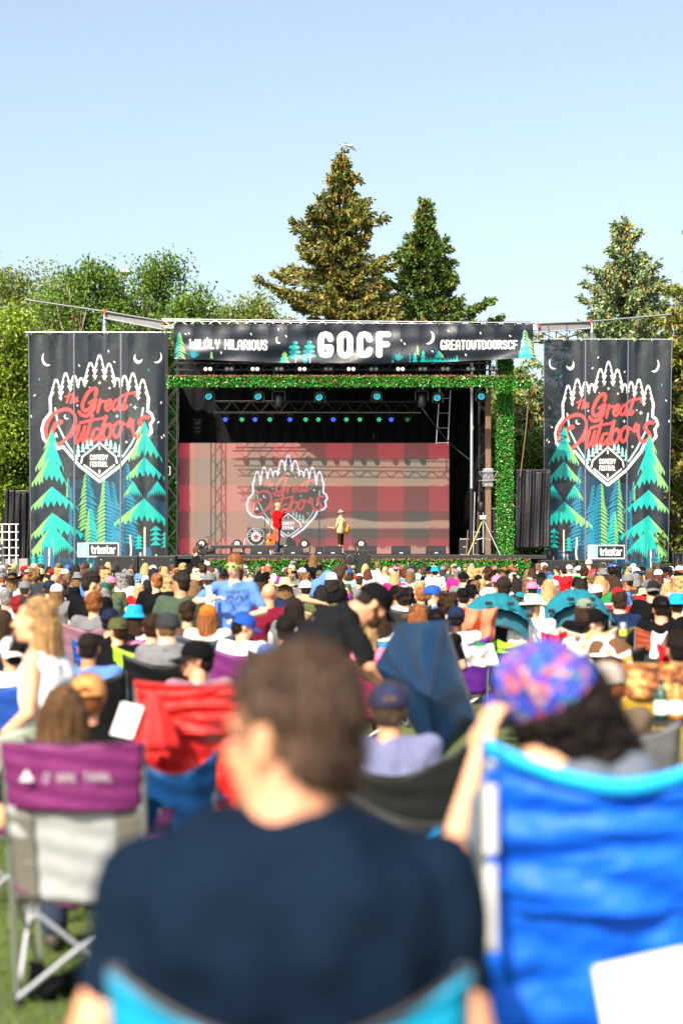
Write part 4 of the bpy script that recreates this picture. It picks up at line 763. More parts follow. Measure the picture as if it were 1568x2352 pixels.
# microphone stands
for px, yt, boom, lab in ((608, 1188, True, 'microphone boom stand left of the man in red'), (733, 1172, False, 'straight microphone stand between the two men')):
    d = 48.9; r = empty('microphone_stand', P(px, 1275, d), lab, 'microphone stand'); MB().tube([(X(px, d), d, FZ), (X(px, d), d, Z(yt, d))], .013, 6).build('pole', M['blackmetal'], r)
    for a_ in (30, 150, 270): MB().tube([(X(px, d), d, FZ+.12), (X(px, d)+.28*math.cos(R(a_)), d+.28*math.sin(R(a_)), FZ+.01)], .011, 6).build('leg', M['blackmetal'], r)
    tip = P(px-16, yt-8, d) if boom else P(px-3, yt-4, d)
    MB().tube([P(px+5, yt+2, d), tip], .010, 6).build('boom', M['blackmetal'], r); MB().tube([tip, tip+Vector((-.07, -.02, .05)), tip+Vector((-.11, -.03, .08))], [.014, .02, .03], 8).build('microphone', M['black'], r)
# guitar
p = P(620, 1236, 48.9); gt = empty('guitar', (p.x, 48.9, FZ), 'orange acoustic guitar on a stand behind the man in red', 'guitar')
MB().ball((p.x, 48.95, FZ+.35), (.19, .05, .2), 20, 10).ball((p.x, 48.95, FZ+.6), (.14, .045, .15), 20, 10).build('body', mat('guitar_wood', H('#b5581c'), .25), gt, True); MB().box(p.x-.025, p.x+.025, 48.88, 48.91, FZ+.65, FZ+1.15, .006).build('neck', M['wood'], gt); MB().tube([(p.x, 48.898, FZ+.5), (p.x, 48.903, FZ+.5)], .05, 16).build('soundhole', M['black'], gt)
for q in (-1, 1): MB().tube([(p.x, 49.05, FZ+.5), (p.x+q*.2, 49.1, FZ)], .012, 6).build('stand_leg', M['blackmetal'], gt)
# tilted wedge speaker
p = P(657, 1240, 49.4); r = empty('tilted_speaker', (p.x, 49.4, FZ), 'grey faceted speaker tilted back behind the man in red', 'loudspeaker')
mb = MB(); o8 = [(.36*math.cos(R(22.5+45*k)), .33*math.sin(R(22.5+45*k))) for k in range(8)]
mb.add([(p.x+a_, y_, FZ+.32+b_) for y_ in (49.4, 49.75) for a_, b_ in o8], [tuple(range(8)), tuple(range(15, 7, -1))]+[(i, (i+1) % 8, (i+1) % 8+8, i+8) for i in range(8)]).build('cabinet', mat('grey_grille', (.09, .085, .08), .6, bump=.4, bscale=100), r); MB().ball((p.x, 49.38, FZ+.3), (.05, .02, .05)).build('badge', M['white'], r)
# line array behind the right banner
la = empty('line_array', P(1310, 1100, 52), 'hanging curved column of loudspeakers showing through the right banner', 'loudspeaker')
for k in range(9): zt = Z(830, 52)-k*.42; MB().box(X(1297, 52), X(1350, 52), 52+.02*k*k*.3, 52.6+.02*k*k*.3, zt-.375, zt, .02).build('cabinet', M['black'], la)
MB().box(X(1315, 52), X(1335, 52), 52.1, 52.4, Z(830, 52), Z(815, 52), .02).build('fly_frame', M['blackmetal'], la); MB().tube([P(1325, 815, 52.2), P(1325, 748, 52.2)], .02, 6).build('hoist_line', M['blackmetal'], la)
# lamp post, bird
p = P(290, 628, 62); lp = empty('lamp_post', (p.x, 62, 0), 'tall white lamp post with a hooded head rising above the left trees', 'lamp post')
MB().tube([(p.x, 62, 0), (p.x, 62, p.z)], [.09, .05], 8).build('post', M['white'], lp); MB().ball((p.x+.05, 62, p.z+.05), (.32, .25, .10), 14, 8).build('lamp_hood', M['white'], lp, True); MB().box(p.x-.2, p.x-.08, 61.9, 62.1, p.z-.1, p.z+.32, .02).build('sensor', M['white'], lp)
p = P(800, 334, 75); bd = empty('gull', p, 'white and grey gull gliding above the top of the tallest spruce', 'bird')
gw = mat('gull_white', (.42, .42, .42), .7); gg = mat('gull_grey', (.06, .07, .09), .7)
MB().tube([p+Vector((-.36, 0, .05)), p+Vector((-.22, 0, .04)), p+Vector((0, 0, .0)), p+Vector((.14, 0, -.02)), p+Vector((.22, 0, .0)), p+Vector((.29, 0, -.01)), p+Vector((.34, 0, -.025))], [.02, .045, .085, .07, .05, .035, .008], 10).build('body', gw, bd, True)
for nm, q in (('wing', [(-.02, .02, .02), (-.12, .3, .22), (-.28, .62, .33)]), ('wing', [(.05, -.02, .0), (.18, -.30, -.22), (.42, -.62, -.48)])):
    q = [p+Vector(a_) for a_ in q]; mb = MB(); ws = (.12, .10, .015)
    mb.add([(a_.x+s_*w_, a_.y, a_.z+t_) for a_, w_ in zip(q, ws) for s_ in (-1, 1) for t_ in (.01, -.01)], [f for i in (0, 1) for f in ((4*i, 4*i+4, 4*i+6, 4*i+2), (4*i+1, 4*i+3, 4*i+7, 4*i+5), (4*i, 4*i+1, 4*i+5, 4*i+4), (4*i+2, 4*i+6, 4*i+7, 4*i+3))]+[(8, 9, 11, 10)]); mb.build(nm, gg, bd)
MB().add([p+Vector(v) for v in ((-.34, 0, .06), (-.50, .08, .07), (-.50, -.08, .06), (-.34, 0, .045), (-.5, .08, .06), (-.5, -.08, .05))], [(0, 1, 2), (3, 5, 4), (0, 3, 4, 1), (1, 4, 5, 2), (0, 2, 5, 3)]).build('tail', gw, bd)
# ------------------------------------------------------------------ trees
def blades(C_, D_, ln, wd):
    """diamond faces: centres, directions"""
    n = len(C_); D_ = D_/np.maximum(np.linalg.norm(D_, axis=1, keepdims=True), 1e-6); S_ = np.cross(D_, rng.normal(0, 1, (n, 3))); S_ /= np.maximum(np.linalg.norm(S_, axis=1, keepdims=True), 1e-6)
    return np.stack([C_, C_+D_*ln*.5+S_*wd, C_+D_*ln, C_+D_*ln*.5-S_*wd], 1).reshape(-1, 3)
def quads(name, V, root, m): return link(name, np_mesh(name, V-np.array(root.location), np.arange(len(V)).reshape(-1, 4)), root, m=m)
def spruce(px, pyt, d, rmax, lab, nm, cm, cones=.25, up=.1, zmin=1.5, dens=1.0, lean=0, seed=0, brown=0, gap=.34, sizes=1.0):
    g = np.random.default_rng(seed); x0, zt = X(px, d), Z(pyt, d); Hh = zt
    root = empty(nm, (x0, d, 0), lab, 'tree', 'conifers behind the stage')
    MB().tube([(x0, d, 0), (x0, d, Hh*.5), (x0+lean*.5, d, Hh*.85), (x0+lean, d, Hh)], [.32, .2, .07, .015], 8).build('trunk', M['bark'], root, True)
    C_, D_, CC, br = [], [], [], MB(); z = zmin
    BR = []
    while z < Hh-.25:
        t = (Hh-z)/Hh; L0 = rmax*(t**.95)*(1+.12*math.sin(z*2.3+seed)); nb = 5 if t < .15 else 7
        a0 = g.uniform(0, 6.28)
        for k in range(nb):
            a = a0+k*2*math.pi/nb+g.normal(0, .25); L_ = L0*g.choice((.45, .68, .85, 1.0, 1.22), p=(.2, .22, .2, .2, .18))
            if L_ < .12: L_ = .12
            BR.append((z+g.normal(0, .1), a, L_, t))
        z += gap*(.5+1.0*t)*g.uniform(.8, 1.2)
    for (z, a, L_, t) in BR:
        n = max(6, int(L_*24*dens)); s = g.uniform(.05, 1, n)**.8
        dirx, diry = math.cos(a), math.sin(a); droop = (-.30*s+.34*s*s)*L_*(.6+t)+up*L_*s
        lat = g.uniform(-1, 1, n)*min(.62, .24*L_)*(1.05-s)*(.6+.4*s)+g.normal(0, .05, n)
        cx = x0+lean*(1-t)+dirx*L_*s-diry*lat; cy = d+diry*L_*s+dirx*lat; cz = z+droop-np.abs(lat)*.25-g.uniform(0, .16, n)
        C_.append(np.stack([cx, cy, cz], 1)); D_.append(np.stack([dirx*.8-diry*lat*2/L_, diry*.8+dirx*lat*2/L_, g.uniform(-.5, .35, n)], 1))
        if L_ > 1.2:
            ss = np.array([0, .35, .7, 1]); br.tube([(x0+lean*(1-t)+dirx*L_*q, d+diry*L_*q, z+(-.30*q+.34*q*q)*L_*(.6+t)+up*L_*q) for q in ss], [.035, .025, .014, .005], 4, False)
        if g.random() < cones*(1.6 if t < .55 else .5):
            m_ = g.integers(2, 9); q = g.uniform(.45, 1, m_); CC.append(np.stack([x0+lean*(1-t)+dirx*L_*q+g.normal(0, .12, m_), d+diry*L_*q+g.normal(0, .12, m_), z+(-.30*q+.34*q*q)*L_*(.6+t)+up*L_*q-.08], 1))
    C_ = np.concatenate(C_); D_ = np.concatenate(D_); k = 3
    Cr = np.repeat(C_, k, 0)+g.normal(0, .05, (len(C_)*k, 3)); Dr = np.repeat(D_, k, 0)+g.normal(0, .45, (len(C_)*k, 3))
    sel = g.random(len(Cr)) < brown*np.clip(1.6-(Cr[:, 2]/Hh)*1.5, 0.15, 1)
    if (~sel).any(): o = quads('needles', blades(Cr[~sel], Dr[~sel], .24*sizes, .055*sizes), root, M[cm]); o['kind'] = 'stuff'
    if sel.any(): o = quads('brown_shoots', blades(Cr[sel], Dr[sel], .2*sizes, .055*sizes), root, M['sprucebrown']); o['kind'] = 'stuff'
    if br.v: br.build('branches', M['bark'], root)['kind'] = 'stuff'
    if CC:
        CC = np.concatenate(CC); CC = np.repeat(CC, 2, 0)+g.normal(0, .06, (len(CC)*2, 3)); o = quads('cones', blades(np.repeat(CC, 2, 0), np.tile((0, 0, -1.), (len(CC)*2, 1))+g.normal(0, .12, (len(CC)*2, 3)), .19, .030), root, M['cone']); o['kind'] = 'stuff'
    return root
def leafy(px, pyt, d, wid, lab, cm, seed=0, bark='bark', nleaf=16000, zlow=.25, open_=1.0, leaf=.16, trunks=1):
    nleaf = int(nleaf*1.7); g = np.random.default_rng(seed); rr = random.Random(seed); x0, Hh = X(px, d), Z(pyt, d)
    root = empty('leafy_tree', (x0, d, 0), lab, 'tree', 'leafy trees behind the stage'); tips = []; mb = MB(); limb = MB()
    def grow(p, v, L_, r, lev):
        q = p+v*L_; mid = p.lerp(q, .5)+Vector((rr.uniform(-1, 1), rr.uniform(-1, 1), 0))*L_*.06
        (mb if lev == 0 else limb).tube([p, mid, q], [r, r*.85, r*.66], 6, False)
        if lev >= 4 or L_ < .5: tips.append((q, L_)); return
        if lev >= 2: tips.append((mid, L_)); tips.append((q, L_))
        for _ in range(3 if lev < 3 else 2):
            n = (v+Vector((rr.uniform(-1, 1)*wid/Hh*1.8, rr.uniform(-1, 1)*wid/Hh*1.8, rr.uniform(-.25, .55)))).normalized(); grow(q, n, L_*rr.uniform(.62, .85), r*.62, lev+1)
    for k in range(trunks): grow(Vector((x0+rr.uniform(-.4, .4)*(trunks > 1), d+rr.uniform(-.3, .3)*(trunks > 1), 0)), Vector((rr.uniform(-.12, .12), rr.uniform(-.1, .1), 1)).normalized(), Hh*.34, Hh*.018, 0)
    T = np.array([tuple(t[0]) for t in tips]); sc = (Hh-.4)/T[:, 2].max()
    # stretch the whole tree to its height and width
    wsc = wid/max(.5, np.abs(T[:, 0]-x0).max())
    def fit(v): return [(x0+(p[0]-x0)*wsc*min(1, .25+p[2]/Hh*1.2), d+(p[1]-d)*wsc*min(1, .25+p[2]/Hh*1.2), p[2]*sc) for p in v]
    mb.v = fit(mb.v); limb.v = fit(limb.v); T = np.array(fit(T)); T = T[T[:, 2] > zlow*Hh]; T = T[g.random(len(T)) < (.55 if open_ == 1.0 and zlow > .2 else .8)]
    lobes = [(np.array((x0+g.uniform(-.55, .55)*wid, d+g.uniform(-.5, .5)*wid, Hh*g.uniform(max(.30, zlow+.12), .86))), wid*g.uniform(.42, .62)) for _ in range(7)]; zc = Hh-.30*wid-.35*wid; lobes.append((np.array((x0, d, Hh-.5*wid)), wid*.5))
    ex = []
    for c_, r_ in lobes:
        k_ = 26; v_ = g.normal(0, 1, (k_, 3)); v_ /= np.linalg.norm(v_, axis=1, keepdims=True); ex.append(c_+v_*r_*g.uniform(.45, 1, (k_, 1))*np.array((1, 1, .8)))
    ex = np.concatenate(ex); ex = ex[ex[:, 2] < Hh]; el = ((T[:, 0]-x0)/(wid*1.05))**2+((T[:, 2]-Hh*(.5+zlow*.5))/(Hh*.52))**2; T = np.concatenate([T[el < 1], ex])
    mb.build('trunk', M[bark], root, True); limb.build('limbs', M[bark], root, True)['kind'] = 'stuff'
    c = T[g.integers(0, len(T), nleaf//6)]+g.normal(0, .34*open_, (nleaf//6, 3))*np.array((1, 1, .8)); C_ = np.repeat(c, 6, 0)+g.normal(0, .13, (len(c)*6, 3))
    o = quads('leaves', blades(C_, g.normal(0, 1, (len(C_), 3))+np.array((0, 0, -.5)), leaf, leaf*.27), root, M[cm]); o['kind'] = 'stuff'
    return root
spruce(772, 340, 62, 8.2, 'tallest spruce, golden brown with cones, rising behind the middle of the stage', 'spruce_tree', 'spruceolive', cones=.9, up=.06, zmin=4, lean=.25, seed=3, brown=.42, dens=1.7, gap=.42)
spruce(975, 448, 66, 7.6, 'dark green spruce right of the tallest one behind the stage', 'spruce_tree', 'spruce', cones=.15, up=.10, zmin=4, seed=11, dens=1.7)
spruce(1432, 488, 60, 7.4, 'pale blue spruce with yellow cones above the right banner', 'spruce_tree', 'spruceblue', cones=.9, up=.20, zmin=2, seed=23, dens=1.5, gap=.44)
spruce(1650, 380, 56, 6.8, 'dark spruce cut off by the right edge of the picture', 'spruce_tree', 'spruceolive', cones=.4, up=.05, zmin=1.5, seed=31, dens=1.0, gap=.42)
spruce(1550, 690, 53, 4.0, 'short bushy spruce right of the right banner', 'spruce_tree', 'spruceolive', cones=.3, up=.05, zmin=.6, seed=37, dens=1.3)
spruce(1225, 870, 56, 3.4, 'pale spruce in the gap between the leafy column and the right banner', 'spruce_tree', 'spruceblue', cones=.5, up=.12, zmin=.6, seed=41, dens=1.2, brown=.15)
spruce(1345, 790, 57, 3.4, 'olive spruce hidden behind the right banner', 'spruce_tree', 'spruceolive', cones=.3, up=.05, zmin=.6, seed=43, dens=.8)
spruce(868, 600, 70, 4.4, 'dark spruce filling the space between the two tall spruces', 'spruce_tree', 'spruce', cones=.2, up=.03, zmin=5, seed=47, dens=1.0, brown=.2)
leafy(215, 588, 58, 2.1, 'broad leafy tree above the left banner, left of the lamp post', 'leafA', 2, 'palebark', 17000, .45)
leafy(368, 588, 60, 1.7, 'open leafy tree right of the lamp post', 'leafA', 5, 'bark', 12000, .45)
leafy(430, 668, 57, 1.7, 'low dense leafy tree at the left end of the roof truss', 'leafA', 8, 'bark', 11000, .4, leaf=.18)
leafy(30, 605, 62, 2.0, 'tall thin leafy tree at the far left edge', 'leafB', 13, 'palebark', 13000, .3)
leafy(112, 650, 60, 1.5, 'olive leafy tree between the far left tree and the broad one', 'leafB', 17, 'palebark', 9000, .35)
leafy(5, 700, 54, 1.6, 'bright yellow-green bushy tree beside the left banner', 'leafC', 19, 'bark', 22000, .08, 1.1, .16, 3)
leafy(45, 860, 54.5, 1.3, 'dark green bush low behind the left banner', 'leafA', 21, 'bark', 14000, .05, 1.0, .17, 3)
leafy(575, 675, 60, 1.5, 'small pale leafy tree left of the tallest spruce', 'leafB', 29, 'palebark', 9000, .4)
leafy(520, 700, 60, 1.2, 'thin leafy sapling top above the roof truss', 'leafB', 33, 'palebark', 6000, .4)
leafy(1170, 850, 58, 2.0, 'shady leafy tree behind the right leafy column', 'leafB', 35, 'bark', 13000, .1, 1.1, .2, 2)
leafy(1225, 1010, 54, 1.2, 'leafy bush above the black tarp screen', 'leafA', 39, 'bark', 9000, .1, 1.0, .16, 2)
def wood_far():
    g = np.random.default_rng(77); V = []
    for k in range(90):
        x = -75+150*k/89+g.normal(0, 1); y = 95+g.uniform(-5, 8); h = g.uniform(6, 9.5); n = 420
        c = np.stack([x+g.normal(0, 1.2, n), y+g.normal(0, 1, n), np.abs(g.normal(.45, .28, n))*h], 1); V.append(blades(c, g.normal(0, 1, (n, 3)), .9, .30))
    V = np.concatenate(V); o = link('wood', np_mesh('wood', V, np.arange(len(V)).reshape(-1, 4)), m=M['leafB']); tag(o, 'distant wood closing the park behind the stage', kind='stuff')
wood_far()
# ------------------------------------------------------------------ people: fused body surfaces, cached and shared
TMP = bpy.data.scenes.new('scratch'); _cache = {}
def _ico():
    bm = bmesh.new(); bmesh.ops.create_icosphere(bm, subdivisions=2, radius=1); bm.verts.index_update()
    r = (np.array([v.co[:] for v in bm.verts]), np.array([[v.index for v in f.verts] for f in bm.faces])); bm.free(); return r
ICO = _ico()
def shape_mesh(s):
    if s[0] == 'e':
        c, r = np.array(s[1], float), np.array(s[2], float); V = ICO[0]*r
        if len(s) > 3 and s[3] is not None: V = V @ np.array(s[3]).T
        return V+c, ICO[1]
    _, a, ra, b, rb = s[:5]; a, b = np.array(a, float), np.array(b, float); ax = b-a; L_ = np.linalg.norm(ax)+1e-9; ax = ax/L_
    t = ICO[0] @ ax; m = t > 0; V = ICO[0].copy()
    sy = s[5] if len(s) > 5 else 1          # flattening in y
    V[m] = V[m]*rb; V[~m] = V[~m]*ra; V[:, 1] *= sy; V = V+np.where(m[:, None], b, a)
    return V, ICO[1]
def fuse(key, shapes, voxel, smooth=3, disp=None):
    if key in _cache: return _cache[key]
    Vs, Fs, o = [], [], 0
    for s in shapes:
        V, Fc = shape_mesh(s); Vs.append(V); Fs.append(Fc+o); o += len(V)
    me = np_mesh('t', np.concatenate(Vs), np.concatenate(Fs)); ob = bpy.data.objects.new('t', me); TMP.collection.objects.link(ob)
    md = ob.modifiers.new('r', 'REMESH'); md.mode = 'VOXEL'; md.voxel_size = voxel; md.use_smooth_shade = True
    ms = ob.modifiers.new('s', 'SMOOTH'); ms.iterations = smooth; ms.factor = .5
    TMP.view_layers[0].update(); dg = TMP.view_layers[0].depsgraph; out = bpy.data.meshes.new_from_object(ob.evaluated_get(dg), depsgraph=dg); out.name = 'body'
    bpy.data.objects.remove(ob)
    if disp:
        n = len(out.vertices); co = np.empty(n*3, np.float32); out.vertices.foreach_get('co', co); co = co.reshape(-1, 3); no = np.empty(n*3, np.float32); out.vertex_normals.foreach_get('vector', no); no = no.reshape(-1, 3)
        co = co+no*disp(co)[:, None]; out.vertices.foreach_set('co', co.astype(np.float32).ravel()); out.update()
    out.shade_smooth(); _cache[key] = out; return out
def strands(a, f=24, curl=1.6, kz=16): return lambda c: a*np.sin(np.arctan2(c[:, 0], c[:, 1]+.02)*f+np.sin(c[:, 2]*kz)*curl)+a*.6*np.sin(np.arctan2(c[:, 0], c[:, 1])*f*2.3+c[:, 2]*kz*1.3)
def lump(a, f=60): return lambda c: a*np.sin(c[:, 0]*f+1)*np.sin(c[:, 1]*f*1.1+2)*np.sin(c[:, 2]*f*.9)+a*.5*np.sin(c[:, 0]*f*2.1)*np.sin(c[:, 2]*f*2.3+c[:, 1]*40)
def wrink(a=.0062): return lambda c: a*np.sin(c[:, 2]*38+c[:, 0]*22+2*np.sin(c[:, 0]*9))*.6+a*np.sin(c[:, 0]*31-c[:, 2]*17+1.5*np.sin(c[:, 2]*11))*.6+a*1.5*np.sin(c[:, 1]*14+c[:, 2]*8)
# joints: seated in a camp chair facing +Y (the stage), origin on the ground under the hips
SIT = dict(hip=(0, 0, .50), belly=(0, -.03, .66), chest=(0, -.06, .86), neck=(0, -.05, 1.01), head=(0, -.02, 1.155), sh=(.185, -.06, .965), el=(.27, -.02, .70), wr=(.22, .21, .66), kn=(.13, .44, .52), an=(.15, .50, .10))
STAND = dict(hip=(0, 0, .93), belly=(0, 0, 1.08), chest=(0, -.01, 1.28), neck=(0, 0, 1.44), head=(0, .02, 1.585), sh=(.185, 0, 1.39), el=(.24, 0, 1.11), wr=(.25, .1, .87), kn=(.10, .02, .50), an=(.11, -.02, .09))
def joints(base, **kw):
    j = {}
    for k, v in base.items():
        if k in ('sh', 'el', 'wr', 'kn', 'an'): j[k+'R'] = Vector(v); j[k+'L'] = Vector((-v[0], v[1], v[2]))
        else: j[k] = Vector(v)
    for k, v in kw.items():
        if k in j: j[k] = Vector(v)
    return j
HSC = [1.0]
def hrot(yaw=0, pitch=0, roll=0): return Matrix.Rotation(R(yaw), 3, 'Z') @ Matrix.Rotation(R(pitch), 3, 'X') @ Matrix.Rotation(R(roll), 3, 'Y')
def head_shapes(H_, Rm, fem=False, beard=False):
    Rm = Rm*HSC[0]; T = lambda p: tuple(H_+Rm @ Vector(p)); k = .96 if fem else 1; rm = np.array(Rm)
    s = [('e', T((0, -.012, .028)), (.076*k, .096, .09), rm), ('e', T((0, .032, -.03)), (.060*k, .062, .082), rm), ('e', T((0, .055, -.088)), (.034*k, .034, .024), rm), ('e', T((0, .01, -.07)), (.056*k, .06, .045), rm),
         ('c', T((0, .092, .008)), .009, T((0, .112, -.028)), .013), ('e', T((0, .082, .022)), (.044, .014, .010), rm), ('e', T((0, .092, -.06)), (.022, .010, .010), rm), ('e', T((.034, .07, -.022)), (.022, .02, .02), rm), ('e', T((-.034, .07, -.022)), (.022, .02, .02), rm)]
    for q in (-1, 1): s.append(('e', T((q*.080*k, -.008, -.012)), (.009, .020, .032), rm)); s.append(('e', T((q*.084*k, -.016, .0)), (.007, .014, .020), rm))
    return s
def hand_shapes(w_, el, curl=.5, s=1):
    d = (w_-el).normalized(); side = d.cross(Vector((0, 0, 1))); side = side.normalized() if side.length > .1 else Vector((1, 0, 0)); dn = d.cross(side).normalized()
    if dn.z > 0: dn = -dn
    c = w_+d*.055*s; rm = np.array(Matrix((side, d, dn)).transposed()); sh = [('e', tuple(c), (.040*s, .052*s, .017*s), rm)]
    for k, (o, L_) in enumerate(((-.030, .062), (-.010, .074), (.010, .070), (.029, .055))):
        a = c+side*o*s+d*.035*s; b = a+(d*(1-curl*.4)+dn*curl*.5)*L_*.5*s; e = b+(d*(1-curl)+dn*curl)*L_*.55*s; sh += [('c', tuple(a), .0095*s, tuple(b), .0088*s), ('c', tuple(b), .0088*s, tuple(e), .0075*s)]
    t0 = w_+d*.025*s-side*.03*s; t1 = t0-side*.025*s+d*.03*s+dn*.01*s; sh += [('c', tuple(t0), .013*s, tuple(t1), .011*s), ('c', tuple(t1), .011*s, tuple(t1+d*.028*s+side*.006*s+dn*.008*s), .009*s)]
    return sh
def body_shapes(j, Rm, fat=1.0, fem=False, hands=True):
    s = head_shapes(j['head'], Rm, fem); n0 = j['neck']; hb = j['head']+Rm @ Vector((0, -.02, -.05)); nr = .052 if fem else .060 if fat < 1.15 else .070 if fat < 1.3 else .082
    s += [('c', tuple(n0+Vector((0, 0, -.05))), nr*1.25, tuple(n0), nr*1.02), ('c', tuple(n0), nr, tuple(hb), nr*.95)]
    s += [('c', tuple(j['shR']*.62+n0*.38-Vector((0, 0, .012))), .038, tuple(j['shR']), .05), ('c', tuple(j['shL']*.62+n0*.38-Vector((0, 0, .012))), .038, tuple(j['shL']), .05)]
    for a, b, ra, rb, sx in (('hip', 'belly', .13, .125, 1), ('belly', 'chest', .125, .13, 1)):
        for q in (-.05, .05): s.append(('c', tuple(j[a]+Vector((q, 0, 0))), ra*fat, tuple(j[b]+Vector((q, 0, 0))), rb*fat, .8))
    s.append(('c', tuple(j['chest']), .12, tuple(n0+Vector((0, 0, -.06))), .085))
    for q in 'RL':
        s += [('c', tuple(j['sh'+q]), .052, tuple(j['el'+q]), .040), ('c', tuple(j['el'+q]), .040, tuple(j['wr'+q]), .025)]
        if hands: s += hand_shapes(j['wr'+q], j['el'+q])
        hp = j['hip']+Vector(((.09 if q == 'R' else -.09), 0, 0)); s += [('c', tuple(hp), .085, tuple(j['kn'+q]), .058), ('c', tuple(j['kn'+q]), .056, tuple(j['an'+q]), .038)]
        f = j['an'+q]; s.append(('c', tuple(f+Vector((0, -.02, -.04))), .038, tuple(f+Vector((0, .14, -.055))), .032))
    return s
def shirt_shapes(j, fat=1.0, sleeve=.62, long=False, tank=False, fem=False):
    n0 = j['neck']; s = []; f = fat
    for a, b in (('hip', 'belly'), ('belly', 'chest')):
        for q in (-.06, .06): s.append(('c', tuple(j[a]+Vector((q, 0, 0))), .142*f, tuple(j[b]+Vector((q, 0, 0))), .142*f, .88))
    up = (j['neck']-j['chest']).normalized()
    s += [('c', tuple(j['chest']), .152, tuple(n0-up*.075), .098)]
    if fat >= 1.3: s += [('e', tuple(n0+Vector((0, -.018, .004))), (.128, .100, .036)), ('e', tuple(n0+Vector((0, -.01, -.035))), (.19, .10, .045))]
    for q in 'RL':
        k = .30 if tank else 0
        s.append(('c', tuple(n0-up*(.05 if fat < 1.3 else .03)), .062 if fat < 1.3 else .088, tuple(j['sh'+q]*(.6 if tank else .96)+(n0-up*.05)*(.4 if tank else .04)), .045 if tank else .066)); s.append(('c', tuple(j['chest']+Vector((.07 if q == 'R' else -.07, 0, 0))), .12, tuple(j['sh'+q]*.85+j['chest']*.15), .07))
        if tank: continue
        e = j['sh'+q].lerp(j['el'+q], sleeve); s.append(('c', tuple(j['sh'+q]), .070, tuple(e if not long else j['el'+q]), .062 if not long else .056))
        if long: s.append(('c', tuple(j['el'+q]), .056, tuple(j['el'+q].lerp(j['wr'+q], .92)), .040))
    return s
def pants_shapes(j, long=True):
    s = [('e', tuple(j['hip']), (.185, .135, .12))]
    for q in 'RL':
        hp = j['hip']+Vector(((.09 if q == 'R' else -.09), 0, 0)); s.append(('c', tuple(hp), .105, tuple(j['kn'+q]), .075))
        s.append(('c', tuple(j['kn'+q]), .075, tuple(j['kn'+q].lerp(j['an'+q], .92 if long else .15)), .058 if long else .074))
    return s
def shoe_shapes(j):
    return [('c', tuple(j['an'+q]+Vector((0, -.02, -.045))), .046, tuple(j['an'+q]+Vector((0, .15, -.05))), .042) for q in 'RL']
# hair and hats live in the head's own frame
def hair_shapes(st):
    cap = [('e', (0, -.026, .040), (.084, .094, .092)), ('e', (0, -.055, -.020), (.072, .052, .070)), ('e', (0, -.01, .062), (.078, .092, .070))]
    if st == 'buzz': return [('e', (0, -.024, .036), (.0805, .092, .088)), ('e', (0, -.055, -.02), (.068, .052, .055))], lump(.001, 200)
    if st == 'short': return cap, strands(.0035, 30, 2.5, 30)
    if st == 'tousled': return cap+[('e', (.02, -.03, .085), (.07, .085, .055)), ('e', (-.03, -.06, .05), (.06, .06, .065)), ('e', (0, -.075, -.01), (.07, .04, .06))], lump(.007, 75)
    if st == 'sweptbob':
        s = [('e', (0, -.034, .042), (.085, .090, .090)), ('e', (0, -.065, -.020), (.076, .058, .080))]
        for k in range(9):
            a = R(-78+156*k/8); x, y = .082*math.sin(a), -.088*math.cos(a)-.03
            s.append(('c', (x, y, .0), .024, (x*1.1, y*1.02-.01, -.20+.05*abs(math.sin(a))), .030))
        return s, strands(.006, 26, 1.2, 14)
    if st in ('long', 'longbob'):
        s = list(cap); zb = -.34 if st == 'long' else -.17
        for k in range(11):
            a = R(-118+236*k/10); x, y = .083*math.sin(a), -.088*math.cos(a)*(1 if abs(a) < 1.6 else .6)-.012
            s.append(('c', (x, y, .02), .024, (x*1.22, y*1.0-.012, zb+.05*abs(math.sin(a))), .028))
        return s, strands(.0055, 26, 1.2, 14)
    if st == 'pony': return cap+[('c', (0, -.12, .02), .028, (0, -.15, -.06), .036), ('c', (0, -.15, -.06), .036, (0, -.13, -.24), .016)], strands(.003, 30, 1, 20)
    if st == 'bun': return cap+[('e', (0, -.10, .075), (.042, .042, .040))], strands(.0035, 26, 2.5, 40)
    if st == 'curly':
        r = random.Random(4); s = list(cap)
        for k in range(70):
            a = r.uniform(-math.pi, math.pi); z = r.uniform(-.10, .13); q = math.sqrt(max(0, 1-((z-.03)/.13)**2)); x, y = .098*q*math.sin(a), -.105*q*math.cos(a)-.02
            if y > .045 and z < .06: continue
            s.append(('e', (x, y, z), (.026, .026, .026)))
        return s, lump(.006, 120)
    if st == 'curlybig':
        r = random.Random(5); s = [('e', (0, -.03, .03), (.088, .098, .09)), ('e', (0, -.07, -.03), (.085, .07, .10))]
        for k in range(110):
            a = R(r.uniform(-125, 125)); z = r.uniform(-.20, .015); s.append(('e', (.100*math.sin(a), -.108*math.cos(a)-.02, z), (.028, .028, .028)))
        return s, lump(.007, 110)
    if st == 'curlylong':
        s, _ = hair_shapes('long'); r = random.Random(9)
        for k in range(60): a = R(r.uniform(-110, 110)); s.append(('e', (.10*math.sin(a), -.10*math.cos(a)-.02, r.uniform(-.34, .10)), (.03, .03, .035)))
        return s, lump(.006, 90)
    if st == 'beard': return [('e', (0, .062, -.088), (.052, .045, .040)), ('c', (.058, .02, -.03), .016, (.035, .06, -.085), .022), ('c', (-.058, .02, -.03), .016, (-.035, .06, -.085), .022), ('e', (0, .094, -.048), (.026, .012, .007))], lump(.003, 120)
    return [], None
